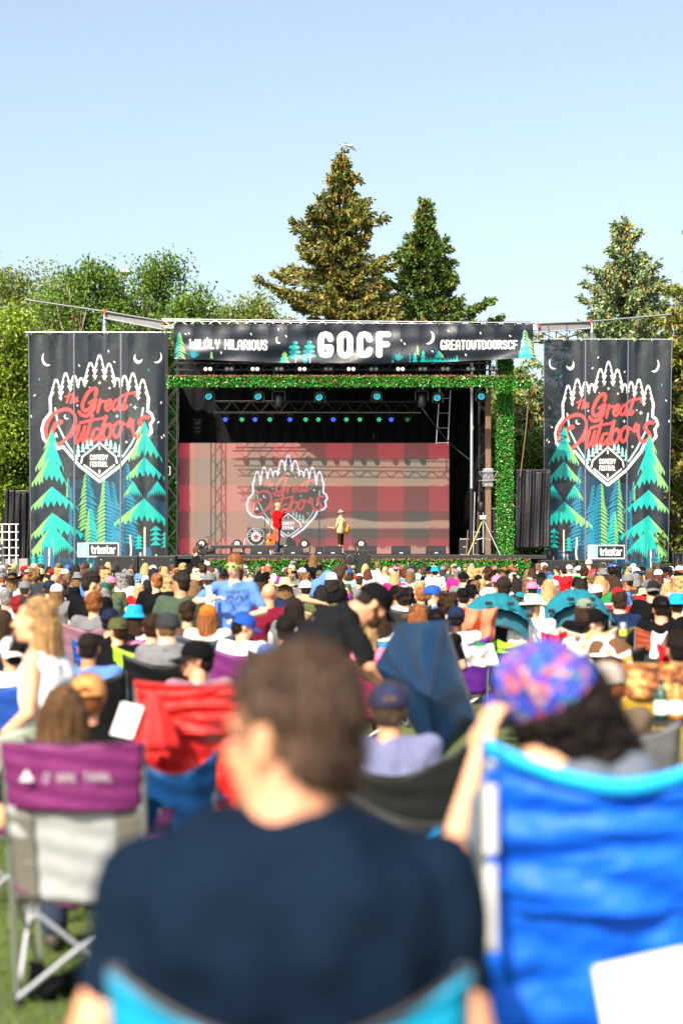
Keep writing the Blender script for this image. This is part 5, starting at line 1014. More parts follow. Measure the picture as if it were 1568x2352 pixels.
def fuzz_mesh(st, vox):
    key = ('fuzz', st, vox)
    if key in _cache: return _cache[key]
    me = hair_mesh(st, vox); n = len(me.vertices); co = np.empty(n*3, np.float32); me.vertices.foreach_get('co', co); co = co.reshape(-1, 3); no = np.empty(n*3, np.float32); me.vertex_normals.foreach_get('vector', no); no = no.reshape(-1, 3)
    g = np.random.default_rng(3); k = 2600 if vox < .0095 else 900; i = g.integers(0, n, k); c = co[i]; nn = no[i]; lng = 'long' in st or st == 'pony'
    d = nn*(.35 if lng else .8)+g.normal(0, .35, (k, 3))+np.array((0, 0, -1.2 if lng else .15)); d /= np.linalg.norm(d, axis=1, keepdims=True); L_ = g.uniform(.5, 1, (k, 1))*(.055 if lng else .020 if st != 'buzz' else .007)
    s_ = np.cross(d, nn); s_ /= np.maximum(np.linalg.norm(s_, axis=1, keepdims=True), 1e-5); w_ = .0016 if vox < .0095 else .003
    V = np.stack([c-s_*w_, c+s_*w_, c+d*L_+nn*.003], 1).reshape(-1, 3); m_ = np_mesh('fuzz', V, np.arange(3*k).reshape(-1, 3)); _cache[key] = m_; return m_
def hair_mesh(st, vox):
    if ('hair', st, vox) in _cache: return _cache[('hair', st, vox)]
    s, d = hair_shapes(st); return fuse(('hair', st, vox), s, vox, 2, d)
def hat_mesh(kind):
    if ('hat', kind) in _cache: return _cache[('hat', kind)]
    mb = MB(); C = (0, -.014, .03)
    if kind in ('cap', 'capback', 'flatcap'):
        n, m_ = 24, 9; V = []
        for i in range(m_+1):
            ph = R(4+84*i/m_)
            for k in range(n):
                a = 2*math.pi*k/n; rr = math.sin(ph)**.72; tall = .105 if kind != 'flatcap' else .095
                front = .008*max(0, math.sin(a))
                V.append((.0945*rr*math.cos(a), C[1]+.113*rr*math.sin(a)*(1.0), C[2]-.008+tall*math.cos(ph)+front*math.sin(ph)*2-(.012 if i == m_ and math.sin(a) < 0 else 0)))
        mb.add(V, [(i*n+k, i*n+(k+1) % n, (i+1)*n+(k+1) % n, (i+1)*n+k) for i in range(m_) for k in range(n)]+[tuple(range(n-1, -1, -1))])
        mb.ball((0, C[1], C[2]+.100 if kind != 'flatcap' else C[2]+.09), (.010, .010, .006), 8, 4)
        mb.lathe([(.0965, 0), (.0965, .014)], (0, 0, 0), 24, M4=Matrix.Translation((0, C[1], C[2]-.016)) @ Matrix.Diagonal((1, 1.185, 1, 1)))
        b0 = len(mb.v); mb.slab(lambda u, v: (.082*(2*u-1)*(1-.25*v*v), C[1]+.085+.095*v*math.sqrt(max(0, 1-(.82*(2*u-1))**2))+.02*(1-abs(2*u-1)), C[2]+.004-.030*(2*u-1)**2-.018*v), 12, 5, .005)
    elif kind == 'bucket': mb.lathe([(0, .120), (.06, .118), (.082, .105), (.092, .05), (.100, .022), (.138, -.022), (.141, -.024), (.136, -.018), (.098, .018)], (0, C[1], C[2]), 28, M4=Matrix.Diagonal((1, 1.1, 1, 1)))
    elif kind in ('straw', 'fedora'):
        k = 1.0 if kind == 'straw' else .82; pr = [(0, .125), (.055, .122), (.078, .108), (.090, .04), (.096, .012), (.16*k, .006), (.205*k, -.006), (.205*k, -.010), (.15*k, 0), (.094, .004)]
        mb.lathe(pr, (0, C[1], C[2]), 36, M4=Matrix.Diagonal((1, 1.1, 1, 1))); mb.v = [(x, y, z+(.035*(abs(x)/.2)**2 if kind == 'fedora' else .012*math.sin(7*math.atan2(y, x))*(math.hypot(x, y)/.2)**2)) for x, y, z in mb.v]
    elif kind == 'cowboy':
        mb.lathe([(0, .105), (.05, .118), (.072, .112), (.085, .04), (.094, .008), (.15, .004), (.195, .0), (.195, -.004), (.15, 0), (.094, .002)], (0, C[1], C[2]), 36, M4=Matrix.Diagonal((1, 1.1, 1, 1))); mb.v = [(x*(.92 if z < .06 else 1), y, z+.085*(abs(x)/.2)**2.2*(z < .06)) for x, y, z in mb.v]
    elif kind == 'beanie': mb.lathe([(0, .115), (.05, .108), (.082, .075), (.096, .02), (.100, -.015), (.103, -.018), (.103, .012), (.094, .014)], (0, C[1], C[2]), 24, M4=Matrix.Diagonal((1, 1.14, 1, 1)))
    elif kind == 'ranger': mb.lathe([(0, .135), (.02, .15), (.055, .115), (.085, .04), (.094, .008), (.15, .004), (.185, .006), (.185, .0), (.15, -.002), (.094, .002)], (0, C[1], C[2]), 36, M4=Matrix.Diagonal((1, 1.1, 1, 1)))
    me = mb.mesh('hat', smooth=True); _cache[('hat', kind)] = me; return me
def _gap():
    if 'gap' not in _cache: _cache['gap'] = MB().slab(lambda u, v: (.036*math.cos(math.pi*u), -.014-.1150+.010*math.cos(math.pi*u)**2+.006*v*math.sin(math.pi*u), .032+.030*v*math.sin(math.pi*u)), 10, 4, .006).mesh('gap', smooth=True)
    return _cache['gap']
SKIN = [H('#e2a983', .9), H('#d99b76', .85), H('#c98a66', .8), H('#a8694a', .75), H('#5a3524', .8), H('#e8b796', .9)]
def person(loc, label, base=SIT, s=1.0, rz=0, yaw=0, pitch=0, roll=0, hair='short', hc=(.05, .03, .02), hat=None, hatc=(.02, .02, .02), hatyaw=0, shirt=(.02, .02, .02), sleeve=.62, long=False, tank=False, pants=(.03, .04, .07), plong=True, skin=SKIN[0],
           vox=.016, fat=1.0, fem=False, lower=True, group=None, beard=None, glasses=None, jk=None, name='person', key=None, hoff=0, face=False, shirt_m='cloth', hatm='cloth'):
    j = joints(base, **(jk or {})); Rm = hrot(yaw, pitch, roll); key = key or (id(base), repr(sorted((jk or {}).items())), yaw, pitch, roll, fat, fem)
    root = empty(name, loc, label, 'person', group, R(rz)); root.scale = (s, s, s)
    link('body', fuse(('body', key, vox), body_shapes(j, Rm, fat, fem), vox, 3 if vox > .012 else 4), root, m=M['skin'], color=skin)
    if shirt is not None: link('shirt', fuse(('shirt', key, vox, sleeve, long, tank), shirt_shapes(j, fat, sleeve, long, tank, fem), max(vox, .011), 3, wrink()), root, m=M[shirt_m], color=shirt)
    if lower:
        link('trousers' if plong else 'shorts', fuse(('pants', key, vox, plong), pants_shapes(j, plong), max(vox, .014), 3, wrink()), root, m=M['cloth'], color=pants)
        for q, sh_ in enumerate(shoe_shapes(j)): link('shoe', fuse(('shoes', key, q), [sh_], .014, 1), root, m=M['shoe'])
    hm = Rm.to_euler(); n_before = len(root.children)
    if hair: link('hair', hair_mesh(hair, max(.008, vox*.62)), root, j['head'], M['curl'] if 'curly' in hair else M['hair'], hc, hm)
    if hair and vox < .0155: link('hair_strands', fuzz_mesh(hair, max(.008, vox*.62)), root, j['head'], M['hair'], hc, hm)['kind'] = 'stuff'
    if beard is not None: link('beard', hair_mesh('beard', .008), root, j['head'], M['hair'], beard, hm)
    if hat:
        hr = (Rm @ Matrix.Rotation(R(hatyaw+(180 if hat == 'capback' else 0)), 3, 'Z') @ Matrix.Rotation(R(-6), 3, 'X')).to_euler()
        o = link('cap' if 'cap' in hat else 'hat', hat_mesh(hat), root, j['head'], M['straw'] if hat == 'straw' else M[hatm], hatc, hr)
        if hat == 'cap' and not hatyaw and vox < .019: link('strap_opening', _gap(), root, j['head'], M['hair'], hc, hr)
    if face:
        e = MB(); ir = MB()
        for q in (-.031, .031): e.ball((q, .074, .004), (.013, .010, .008), 10, 6); ir.ball((q, .0815, .004), (.0055, .0035, .0055), 8, 5)
        link('eyes', e.mesh('eyes', smooth=True), root, j['head'], M['eye'], rot=hm); link('irises', ir.mesh('irises', smooth=True), root, j['head'], M['iris'], rot=hm)
        link('lips', MB().ball((0, .1, -.058), (.021, .006, .006), 10, 5).ball((0, .099, -.066), (.017, .006, .006), 10, 5).mesh('lips', smooth=True), root, j['head'], M['lip'], rot=hm)
        br = MB()
        for q in (-1, 1): br.tube([(q*.015, .094, .021), (q*.032, .092, .027), (q*.05, .078, .021)], .0032, 5)
        link('eyebrows', br.mesh('brows'), root, j['head'], M['hair'], hc, rot=hm)
    if glasses:
        clear = glasses == 'clear'; g = MB(); l_ = MB()
        for q in (-1, 1):
            l_.ball((q*.034, .097, .002), (.026, .006, .019), 12, 6); hoop2 = [(q*.034+.027*math.cos(a_), .098-.006*abs(math.cos(a_)), .002+.020*math.sin(a_)) for a_ in np.linspace(0, 2*math.pi, 13)]; g.tube(hoop2, .0035, 5); g.tube([(q*.061, .093, .006), (q*.082, .06, .006), (q*.086, -.01, .0)], .003, 5)
        g.tube([(-.008, .1, .004), (.008, .1, .004)], .003, 5)
        gr = (Rm.to_4x4() @ Matrix.Translation((0, -.03, .075)) @ Matrix.Rotation(R(22), 4, 'X')) if glasses == 'up' else Rm.to_4x4()
        lo = Vector(j['head'])+gr.translation
        if clear: l_ = MB().ball((0, 0, 0), .0005, 4, 2)
        gl = link('glasses', g.mesh('glasses'), root, lo, M['neon'] if glasses == 'neon' else M['blackmetal'], rot=gr.to_euler()); link('lens', l_.mesh('lens', smooth=True), gl, m=M['darkglass'])
    if HSC[0] != 1:
        for o_ in root.children:
            if o_.name.split('.')[0] in ('hair', 'hair_strands', 'cap', 'hat', 'beard', 'glasses', 'strap_opening', 'eyes', 'irises', 'lips', 'eyebrows'): o_.scale = (HSC[0],)*3
    return root

# ------------------------------------------------------------------ folding camp chairs (origin on the ground, back towards the camera)
def sling(w0, w1, z0, z1, y0, y1, sag, bow=.07, t=.006, nu=18, nv=14, cr_=0):
    if cr_:
        nu, nv = 60, 46; q = lambda u, v: cr_*(noise.noise(Vector((u*3.2+v*2.2, v*5.5-u*1.5, z0)))*1.3+abs(noise.noise(Vector((u*6-v*4, v*9, 3))))*.8)
    else: q = lambda u, v: 0
    return MB().slab(lambda u, v: ((w0+(w1-w0)*v)*(u-.5), (y0+(y1-y0)*v)-bow*(1-(2*u-1)**2)*(1-.25*v)+.006*math.sin(u*19+v*5)+.005*math.sin(v*23+u*7)+q(u, v), z0+(z1-z0)*v-sag*(1-abs(2*u-1)**1.7)*v**2+.0), nu, nv, t)
def camp_chair(loc, label, col, s=1.0, rz=0, w=.60, zt=.98, lowcol=None, frame='metal', group='camp chairs on the grass', wide=1.0, sag=.085, detail=True, split=.42, name='camp_chair', logo=None, key='a', crum=0):
    root = empty(name, loc, label, 'chair', group, R(rz)); root.scale = (s*wide, s, s)
    K = (w, zt, sag, split if lowcol is not None else 0, crum)
    def C_(k, fn):
        if (k,)+K not in _cache: _cache[(k,)+K] = fn()
        return _cache[(k,)+K]
    zb = .40; yb, yt = -.16, -.30; zm = zt-split*(zt-zb) if lowcol is not None else zb; ym = yt+(yb-yt)*(zt-zm)/(zt-zb)
    link('backrest', C_('back', lambda: sling(w*.98, w*1.02, zm, zt, ym, yt, sag, cr_=crum).mesh('back', smooth=True)), root, m=M['nylon'], color=col)
    if lowcol is not None: link('back_panel', C_('panel', lambda: sling(w*.9, w*.98, zb, zm+.01, yb, ym-.0, 0, .05, cr_=crum).mesh('panel', smooth=True)), root, (0, .004, 0), M['nylon'], lowcol)
    link('edge_binding', C_('bind', lambda: MB().tube([(w*1.02*(u-.5), yt-.07*(1-(2*u-1)**2)*.75, zt-sag*(1-abs(2*u-1)**1.7)+.002) for u in np.linspace(0, 1, 19)], .0055, 5).mesh('bind')), root, m=M['nylon'], color=tuple(.45*c for c in col))
    link('seat', C_('seat', lambda: MB().slab(lambda u, v: (w*.92*(u-.5), -.2+.46*v, .46-.07*math.sin(math.pi*u)+.02*v), 10, 8, .006).mesh('seat', smooth=True)), root, m=M['nylon'], color=col)
    for q in (-1, 1):
        link('back_post', C_('post%d' % q, lambda: MB().tube([(q*w*.47, -.12, .04), (q*w*.49, -.16, zb), (q*w*.5, yt+.012, zt)], .0115, 8).mesh('post')), root, m=M[frame])
        link('armrest', C_('arm%d' % q, lambda: MB().slab(lambda u, v: (q*(w*.5+.03)+.055*(u-.5), -.26+.52*v, .66-.02*math.sin(math.pi*v)), 3, 6, .012).mesh('arm', smooth=True)), root, m=M['nylon'], color=tuple(.35*c for c in col))
        link('front_post', C_('front%d' % q, lambda: MB().tube([(q*w*.47, .27, .02), (q*w*.5, .25, .66)], .0105, 6).mesh('fp')), root, m=M[frame])
    if detail:
        for q in (-1, 1):
            for (p0, p1) in (((-q*w*.47, -.13, .03), (q*w*.48, -.16, .42)), ((q*w*.47, -.13, .03), (q*w*.49, .26, .44)), ((q*w*.47, .27, .03), (q*w*.49, -.15, .44))):
                link('leg', C_('leg%s' % (repr((p0, p1))), lambda: MB().tube([p0, p1], .010, 6).mesh('leg')), root, m=M[frame])
        for q in (-1, 1):
            for y in (-.12, .27): link('foot', C_('foot%d%g' % (q, y), lambda: MB().lathe([(0, .05), (.016, .045), (.022, 0), (0, 0)], (q*w*.47, y, .002), 8).mesh('foot')), root, m=M['rubber'])
    return root
def chair_logo(root, txt, w, z, y, size, col='white', mark=True, bow=.07, cw=.6):
    mb = MB(); yy = lambda x: y-bow*(1-(2*x/cw)**2)-.012
    if txt:
        for st_ in text_strokes(txt, -w/2+size*2.1, 0, w-size*2.1, size, .3):
            q = [(a, yy(a), z-b) for a, b in st_]
            if len(q) > 1 and math.dist(q[0], q[-1]) >= 0: mb.tube(q, size*.06, 4)
    if mark: mb.slab(lambda u, v: (-w/2-size*.9+size*1.7*(.5+(u-.5)*v), yy(-w/2)-.004, z+size*.45-size*1.4*v), 4, 4, .003)
    mb2 = MB(); mb2.v, mb2.f = mb.v, mb.f; link('printed_logo', mb2.mesh('logo'), root, m=M[col])
# ------------------------------------------------------------------ the two men on stage and the camera operator
SEAT_TOP = 1.29
kb = dict(wrR=(.02, .22, 1.36), elR=(.24, .16, 1.12), wrL=(-.25, .12, .92), elL=(-.27, .0, 1.13))
sc_ = (Z(1153, 48.3)-FZ)/1.705
red = person((X(637, 48.3), 48.3, FZ), 'bald man in a bright red top holding a microphone at centre stage', STAND, sc_, 75+180+15, yaw=0, hair=None, shirt=H('#c81018', .8), long=True, pants=(.025, .04, .075), skin=SKIN[1], vox=.013, fat=1.22, jk=dict(wrR=(.03, .22, 1.42), elR=(.27, .10, 1.18), wrL=(-.05, .20, 1.30), elL=(-.28, .06, 1.12)), glasses='clear', face=True, beard=(.25, .2, .17), lower=True)
def held(root, nm, mb, m, label, cat, col=None):
    o = link(nm, mb.mesh(nm, (0, 0, 0), True), None, root.location, m, col, root.rotation_euler, root.scale); return tag(o, label, cat)
held(red, 'microphone', MB().tube([(.04, .25, 1.40), (.02, .22, 1.52)], .013, 8).ball((.018, .215, 1.54), (.026, .026, .03), 10, 6), M['blackmetal'], 'handheld microphone raised by the man in red', 'microphone')
sash = MB()
for k in range(9): x = .15+.010*(k % 4); sash.tube([(x, -.10+.015*k, 1.0), (x+.04, -.11+.018*k, .75), (x+.02+.01*(k % 3), -.12+.02*k, .48-.02*(k % 4))], .009, 5)
link('fringed_sash', sash.mesh('sash'), red, m=mat('woven_sash', H('#d0603a'), .8, var=.8, vscale=40))
rp = (Z(1170, 48.2)-FZ)/1.76
ran = person((X(783, 48.2), 48.2, FZ), 'man in a ranger hat, khaki shirt and brown shorts standing on the stage', STAND, rp, 62, yaw=0, pitch=-6, hair='short', hc=(.6, .58, .55), hat='ranger', hatc=H('#b59a6c', .7), shirt=H('#d8bd8a', .75), pants=H('#4a2c16', .6), plong=False, skin=SKIN[0], vox=.013, fat=1.12, beard=(.7, .68, .64), jk=dict(wrR=(.04, .27, 1.05), elR=(.27, .06, 1.10), wrL=(-.04, .27, 1.07), elL=(-.27, .06, 1.12)), face=True)
link('hat_band', MB().lathe([(.0905, .012), (.0895, .034)], (0, -.014, .03), 28, M4=Matrix.Diagonal((1, 1.1, 1, 1))).mesh('band'), ran, joints(STAND)['head'], M['shoe'], rot=hrot(0, -6, 0).to_euler())
link('neckerchief', MB().slab(lambda u, v: (.07*(2*u-1)*(1-v)+.0, .125+.02*v, 1.42-.30*v), 6, 6, .01).mesh('n', smooth=True), ran, m=M['yellow'])
for q in (-.09, .09): link('shirt_pocket', MB().box(q-.045, q+.045, .118, .135, 1.24, 1.28, .006).mesh('pk'), ran, m=M['shoe'])
held(ran, 'paper_sheet', MB().slab(lambda u, v: (-.13+.20*u, .34+.20*v, 1.06+.02*v), 3, 3, .004), M['paper'], 'white paper sheet held by the man in the ranger hat', 'paper')
held(ran, 'shoulder_bag', MB().ball((.27, -.10, .98), (.14, .10, .17), 16, 10).ball((.29, -.12, 1.08), (.12, .09, .07), 14, 8).tube([(.2, -.08, 1.1), (.05, .12, 1.3), (-.15, .03, 1.45)], .018, 6), mat('mustard_bag', H('#c08a1a'), .7, bump=.5, bscale=12), 'mustard yellow bag slung at the hip of the man in the ranger hat', 'bag')
co = person((X(450, 44.3), 44.3, 0), 'camera operator in a black tee shirt standing below the left end of the stage', STAND, 1.01, -70, hair='short', hc=(.09, .05, .02), shirt=(.01, .01, .012), skin=SKIN[0], vox=.016, beard=(.1, .06, .03), jk=dict(wrR=(.10, .36, 1.22), elR=(.26, .12, 1.10), wrL=(-.10, .34, 1.08), elL=(-.26, .10, 1.10)), face=True)
link('headset', MB().tube([(.09*math.cos(a_), -.01, .09*math.sin(a_)+.03) for a_ in np.linspace(0, math.pi, 12)], .012, 6).ball((.092, .0, -.005), (.02, .035, .035), 10, 6).ball((-.092, 0, -.005), (.02, .035, .035), 10, 6).mesh('hs'), co, joints(STAND)['head'], M['blackmetal'])
cm_ = empty('video_camera', (X(466, 44.4), 44.4, 1.0), 'large black video camera on a tripod beside the camera operator', 'camera')
cx_ = X(466, 44.4); cz = Z(1266, 44.4)
MB().box(cx_-.2, cx_+.15, 44.3, 44.5, cz-.1, cz+.12, .02).build('camera_body', M['black'], cm_); MB().lathe([(0, -.25), (.07, -.25), (.085, -.1), (.07, .1), (0, .12)], (cx_+.25, 44.4, cz), 16, 'z', Matrix.Rotation(R(90), 4, 'Y')).build('lens_barrel', M['blackmetal'], cm_, True)
MB().box(cx_-.12, cx_, 44.25, 44.32, cz+.12, cz+.22, .01).build('viewfinder', M['black'], cm_); MB().tube([(cx_-.2, 44.4, cz), (cx_-.35, 44.42, cz-.12)], .012, 6).build('pan_handle', M['metal'], cm_)
for a_ in (90, 210, 330): MB().tube([(cx_, 44.4, cz-.1), (cx_+.4*math.cos(R(a_)), 44.4+.4*math.sin(R(a_)), .0)], .022, 6).build('tripod_leg', M['blackmetal'], cm_)

# ------------------------------------------------------------------ crowd members placed one by one (px, top of head, attributes)
HAIR = dict(black=((.010, .008, .007)), dark=(.014, .008, .005), brown=(.040, .019, .008), light=(.16, .085, .032), ginger=(.26, .09, .025), blond=(.42, .27, .11), white=(.5, .47, .42), grey=(.2, .19, .18), red=(.30, .012, .02), auburn=(.10, .025, .015), teal=(.15, .32, .30))
COLS = dict(black=(.0045, .0045, .0055), white=(.68, .68, .67), navy=(.012, .022, .06), grey=(.17, .17, .175), charcoal=(.035, .037, .042), blue=(.02, .09, .45), lightblue=(.10, .22, .58), skyblue=(.015, .32, .75), red=(.50, .015, .02), maroon=(.16, .01, .025), green=(.02, .22, .06), darkgreen=(.012, .09, .05), olive=(.09, .10, .04), sage=(.20, .26, .20), forest=(.055, .085, .055), mint=(.25, .75, .40), tan=(.45, .33, .19), beige=(.55, .48, .38), brown=(.09, .05, .025), pink=(.75, .20, .35), hotpink=(.70, .02, .20), mauve=(.30, .15, .20), orange=(.75, .16, .015), yellow=(.72, .45, .03), teal=(.01, .20, .24), purple=(.12, .02, .28), plum=(.22, .03, .20), lime=(.40, .75, .03), cream=(.70, .62, .50), rust=(.38, .075, .03), turquoise=(.01, .38, .62), coral=(.75, .22, .12))
for k_ in COLS:
    if k_ not in ('white', 'black', 'cream'): COLS[k_] = tuple(.82*c for c in COLS[k_])
NAMED = []
def seat(px, pyt, z, label, scale_chair=None, **kw):
    """head top at image row pyt; z = height of the head top above the grass fixes the distance"""
    hat = kw.get('hat'); d = (CH-z)*F/(pyt-HY); top = {None: 1.285, 'bucket': 1.305, 'straw': 1.31, 'fedora': 1.31, 'cowboy': 1.305}.get(hat, 1.295)
    s = z/top; loc = Vector((X(px, d), d, 0)); NAMED.append((px, d, pyt)); hc = kw.pop('hc', 'brown'); kw['hc'] = HAIR[hc] if isinstance(hc, str) else hc
    for k in ('shirt', 'hatc', 'pants'):
        if isinstance(kw.get(k), str): kw[k] = COLS[kw[k]]
    if isinstance(kw.get('skin'), int): kw['skin'] = SKIN[kw['skin']]
    ch = kw.pop('chair', 'black'); cl = kw.pop('clabel', None); ck = kw.pop('ckw', {})
    if 'vox' not in kw: kw['vox'] = .011 if d < 9 else .014 if d < 16 else .02
    p = person(loc, label, s=s, **kw)
    if ch:
        c = COLS[ch] if isinstance(ch, str) else ch
        camp_chair(loc+Vector((0, 0, 0)), cl or f'{ch} camp chair under the '+label.replace('person ', 'person ', 1)[:0]+label, c, s=max(.92, min(1.05, s)), **ck)
    return p, d, s
BK = 'people seated in the crowd'
def S(px, py, z, label, **kw): kw.setdefault('group', BK); return seat(px, py, z, label, **kw)
# left block
S(30, 1315, 1.27, 'person in a black cowboy hat at the far left of the crowd', hat='cowboy', hatc='black', hair='long', hc='light', shirt='white', chair=None)
S(59, 1332, 1.25, 'person in a grey cap and white shirt behind the red-haired one', hat='cap', hatc='grey', hair='buzz', shirt='white', chair=None)
S(115, 1330, 1.25, 'person in a navy cap left of the patterned white trucker cap', hat='cap', hatc='navy', hair='short', shirt='white', chair=None)
S(132, 1339, 1.22, 'person with long fair hair and a mottled white trucker cap', hat='cap', hatc='white', hair='long', hc='light', shirt='grey', chair=None)
S(145, 1327, 1.24, 'bald dark-skinned person in black near the mottled white cap', hair=None, skin=4, shirt='black', chair=None)
S(128, 1316, 1.27, 'bald pink-headed person in a grey shirt near the left banner', hair=None, skin=1, shirt='charcoal', chair=None)
S(17, 1351, 1.23, 'person with short grey-blond hair in a black chair at the left edge', hair='tousled', hc='grey', shirt='white', chair='black', clabel='black camp chair at the left edge under the grey-blond head')
S(46, 1367, 1.20, 'person with bright red hair left of the blonde woman', hair='tousled', hc='red', shirt='lightblue', chair='red', clabel='red camp chair under the bright red hair at the left')
S(215, 1314, 1.42, 'person with tousled dark hair turned right in a black and mint vest', hair='tousled', hc='dark', shirt='black', rz=-25, yaw=-40, pitch=-12, chair=None)
S(243, 1336, 1.22, 'older person in a dark green cap beside the mint vest', hat='cap', hatc='darkgreen', hair='short', hc='grey', shirt='forest', chair=None)
S(218, 1360, 1.24, 'person with ginger hair and a grey hooded top', hair='tousled', hc='ginger', shirt='grey', long=True, chair='mauve', clabel='mauve camp chair beside the ginger person in grey')
S(240, 1350, 1.18, 'person with long grey hair right of the green cap', hair='longbob', hc='grey', shirt='forest', chair=None)
S(254, 1395, 1.17, 'person in a black cap and black shirt in a blue and grey chair', hat='cap', hatc='navy', hair='short', hc='dark', shirt='black', skin=1, chair='blue', clabel='blue and grey camp chair with a white mountain logo under the black-shirted man', ckw=dict(lowcol=COLS['grey'], w=.62))
S(310, 1389, 1.16, 'person in a bright blue bucket hat and white top', hat='bucket', hatc='skyblue', hair='longbob', hc='brown', shirt='white', chair='plum', clabel='plum camp chair under the bright blue bucket hat')
S(206, 1449, 1.15, 'person with very short dark hair just right of the blonde woman', hair='buzz', hc='dark', shirt='lightblue', skin=2, chair='black', clabel='black camp chair right of the blonde woman')
S(414, 1311, 1.44, 'broad man in a dark green tee shirt turned left', hair='short', hc='dark', shirt='forest', skin=2, yaw=38, rz=12, fat=1.25, glasses='clear', chair=None)
S(360, 1316, 1.34, 'person with ginger bun in a black tee shirt left of the green-shirted man', hair='bun', hc='ginger', shirt='black', yaw=30, chair=None)
S(483, 1314, 1.33, 'person in a pale grey cap and white shirt beside the standing woman', hat='cap', hatc='grey', hair='buzz', shirt='white', yaw=-15, chair=None)
S(386, 1325, 1.26, 'person with curly blond hair in front of the green-shirted man', hair='curlylong', hc='blond', shirt='skyblue', chair=None)
S(447, 1331, 1.25, 'person with a blond bob right of the green-shirted man', hair='longbob', hc='light', shirt='black', chair=None)
S(432, 1381, 1.18, 'person with thick brown hair between the mesh cap and orange cap', hair='tousled', hc='brown', shirt='brown', chair='charcoal', clabel='charcoal camp chair under the thick brown hair')
S(478, 1386, 1.17, 'person with long ginger hair and a mottled orange cap', hat='cap', hatc='orange', hair='long', hc='ginger', shirt='cream', fem=True, chair=(.04, .06, .09), clabel='dark plaid camp chair under the orange cap')
S(562, 1405, 1.17, 'person in a royal blue cap turned right with a white tee shirt', hat='cap', hatc='blue', hair='short', hc='dark', shirt='white', rz=-20, yaw=-50, pitch=-14, chair='plum', clabel='plum camp chair under the royal blue cap')
S(386, 1404, 1.23, 'big man in a black mesh cap and a grey tee shirt', hat='cap', hatc='charcoal', hatyaw=20, hair='buzz', hc='light', shirt='grey', fat=1.3, skin=5, chair='black', clabel='black camp chair under the big man in the grey tee shirt')
S(448, 1467, 1.16, 'man in a black cap looking left in a mauve and white shirt', hat='cap', hatc='black', hair='short', hc='dark', shirt='mauve', yaw=72, rz=30, skin=1, glasses='dark', face=True, chair='black', clabel='black camp chair under the man looking left')
S(350, 1410, 1.15, 'child with short brown hair between the blue bucket hat and mesh cap', hair='short', hc='brown', shirt='pink', chair='lime', clabel='lime green camp chair under the small brown-haired child')
S(605, 1350, 1.24, 'woman with long straight brown hair and a lime top', hair='long', hc='brown', shirt='lime', chair='grey', clabel='pale grey camp chair under the long brown hair beside the standing woman')
S(596, 1319, 1.28, 'person in a wide black cap right of the standing woman', hat='cap', hatc='black', hair='longbob', hc='brown', shirt='lightblue', chair=None)
S(655, 1326, 1.27, 'person in a wide straw sun hat', hat='straw', hair='longbob', hc='light', shirt='navy', chair=None)
S(702, 1331, 1.25, 'person in a white and orange cap and a navy tee shirt', hat='cap', hatc='white', hair='short', hc='dark', shirt='navy', fat=1.2, chair=None)
S(761, 1315, 1.30, 'person in a round white cap and black shirt', hat='beanie', hatc='white', hair='longbob', hc='dark', shirt='black', chair=None)
S(737, 1343, 1.22, 'person with long black hair behind the bending man', hair='long', hc='black', shirt='olive', chair='tan', clabel='tan camp chair under the long black hair')
S(655, 1413, 1.16, 'person with short black hair left of the bending man', hair='short', hc='black', shirt='lightblue', chair='charcoal', clabel='charcoal camp chair left of the bending man')
S(838, 1421, 1.14, 'person with long golden hair below the bending man', hair='long', hc='blond', shirt='pink', chair='hotpink', clabel='hot pink camp chair under the long golden hair')
S(872, 1398, 1.12, 'person in a white hooded top with lettering on its back', hair='longbob', hc='brown', shirt='white', long=True, chair='skyblue', clabel='bright blue camp chair under the white lettered top')
S(676, 1372, 1.20, 'person with dark hair beside the raised forearm', hair='long', hc='dark', shirt='white', chair=None)
S(909, 1342, 1.24, 'person in a black cap with a tan back strap', hat='cap', hatc='black', hair='buzz', skin=2, shirt='white', chair=None)
S(930, 1347, 1.24, 'person with curly dark hair under a black cap and white collar', hat='cap', hatc='black', hair='curly', hc='dark', shirt='white', chair='charcoal', clabel='high-backed charcoal camp chair behind the curly dark hair', ckw=dict(zt=1.08))
S(995, 1341, 1.26, 'man in a royal blue cap looking right in a pale blue tee shirt', hat='cap', hatc='blue', hair='buzz', hc='light', shirt='lightblue', yaw=-62, rz=-15, glasses='dark', face=True, chair=None)
S(966, 1346, 1.22, 'bald ruddy person left of the man in the royal blue cap', hair='buzz', hc='ginger', shirt='navy', skin=1, chair=None)
S(958, 1385, 1.17, 'person in a dark brown cap above the navy folded umbrella', hat='cap', hatc='brown', hatyaw=40, yaw=30, hair='longbob', hc='ginger', shirt='grey', chair=None)
S(1001, 1395, 1.16, 'person in a black cap with a white bird emblem above the navy umbrella', hat='cap', hatc='black', hair='short', hc='dark', shirt='black', chair=None)
S(1047, 1390, 1.17, 'dark-skinned person in a navy cap beside the coral towel', hat='cap', hatc='navy', hair='buzz', hc='black', shirt='white', skin=4, chair='purple', clabel='purple camp chair under the dark-skinned person')
S(1155, 1323, 1.38, 'person with short dark brown hair sitting tall behind the left teal canopy', hair='short', hc='dark', shirt='charcoal', skin=1, chair=None)
S(1027, 1362, 1.22, 'person with curly brown hair right of the royal blue cap', hair='curly', hc='brown', shirt='navy', chair=None)
S(1063, 1347, 1.24, 'person in a shiny black cap left of the teal canopy', hat='cap', hatc='black', hair='buzz', hc='dark', shirt='black', chair=None)
S(1178, 1367, 1.19, 'woman with long dark brown hair in a navy chair', hair='long', hc='brown', shirt='coral', tank=True, fem=True, chair='navy', clabel='navy camp chair with black frame under the long dark brown hair', ckw=dict(w=.66, frame='blackmetal'))
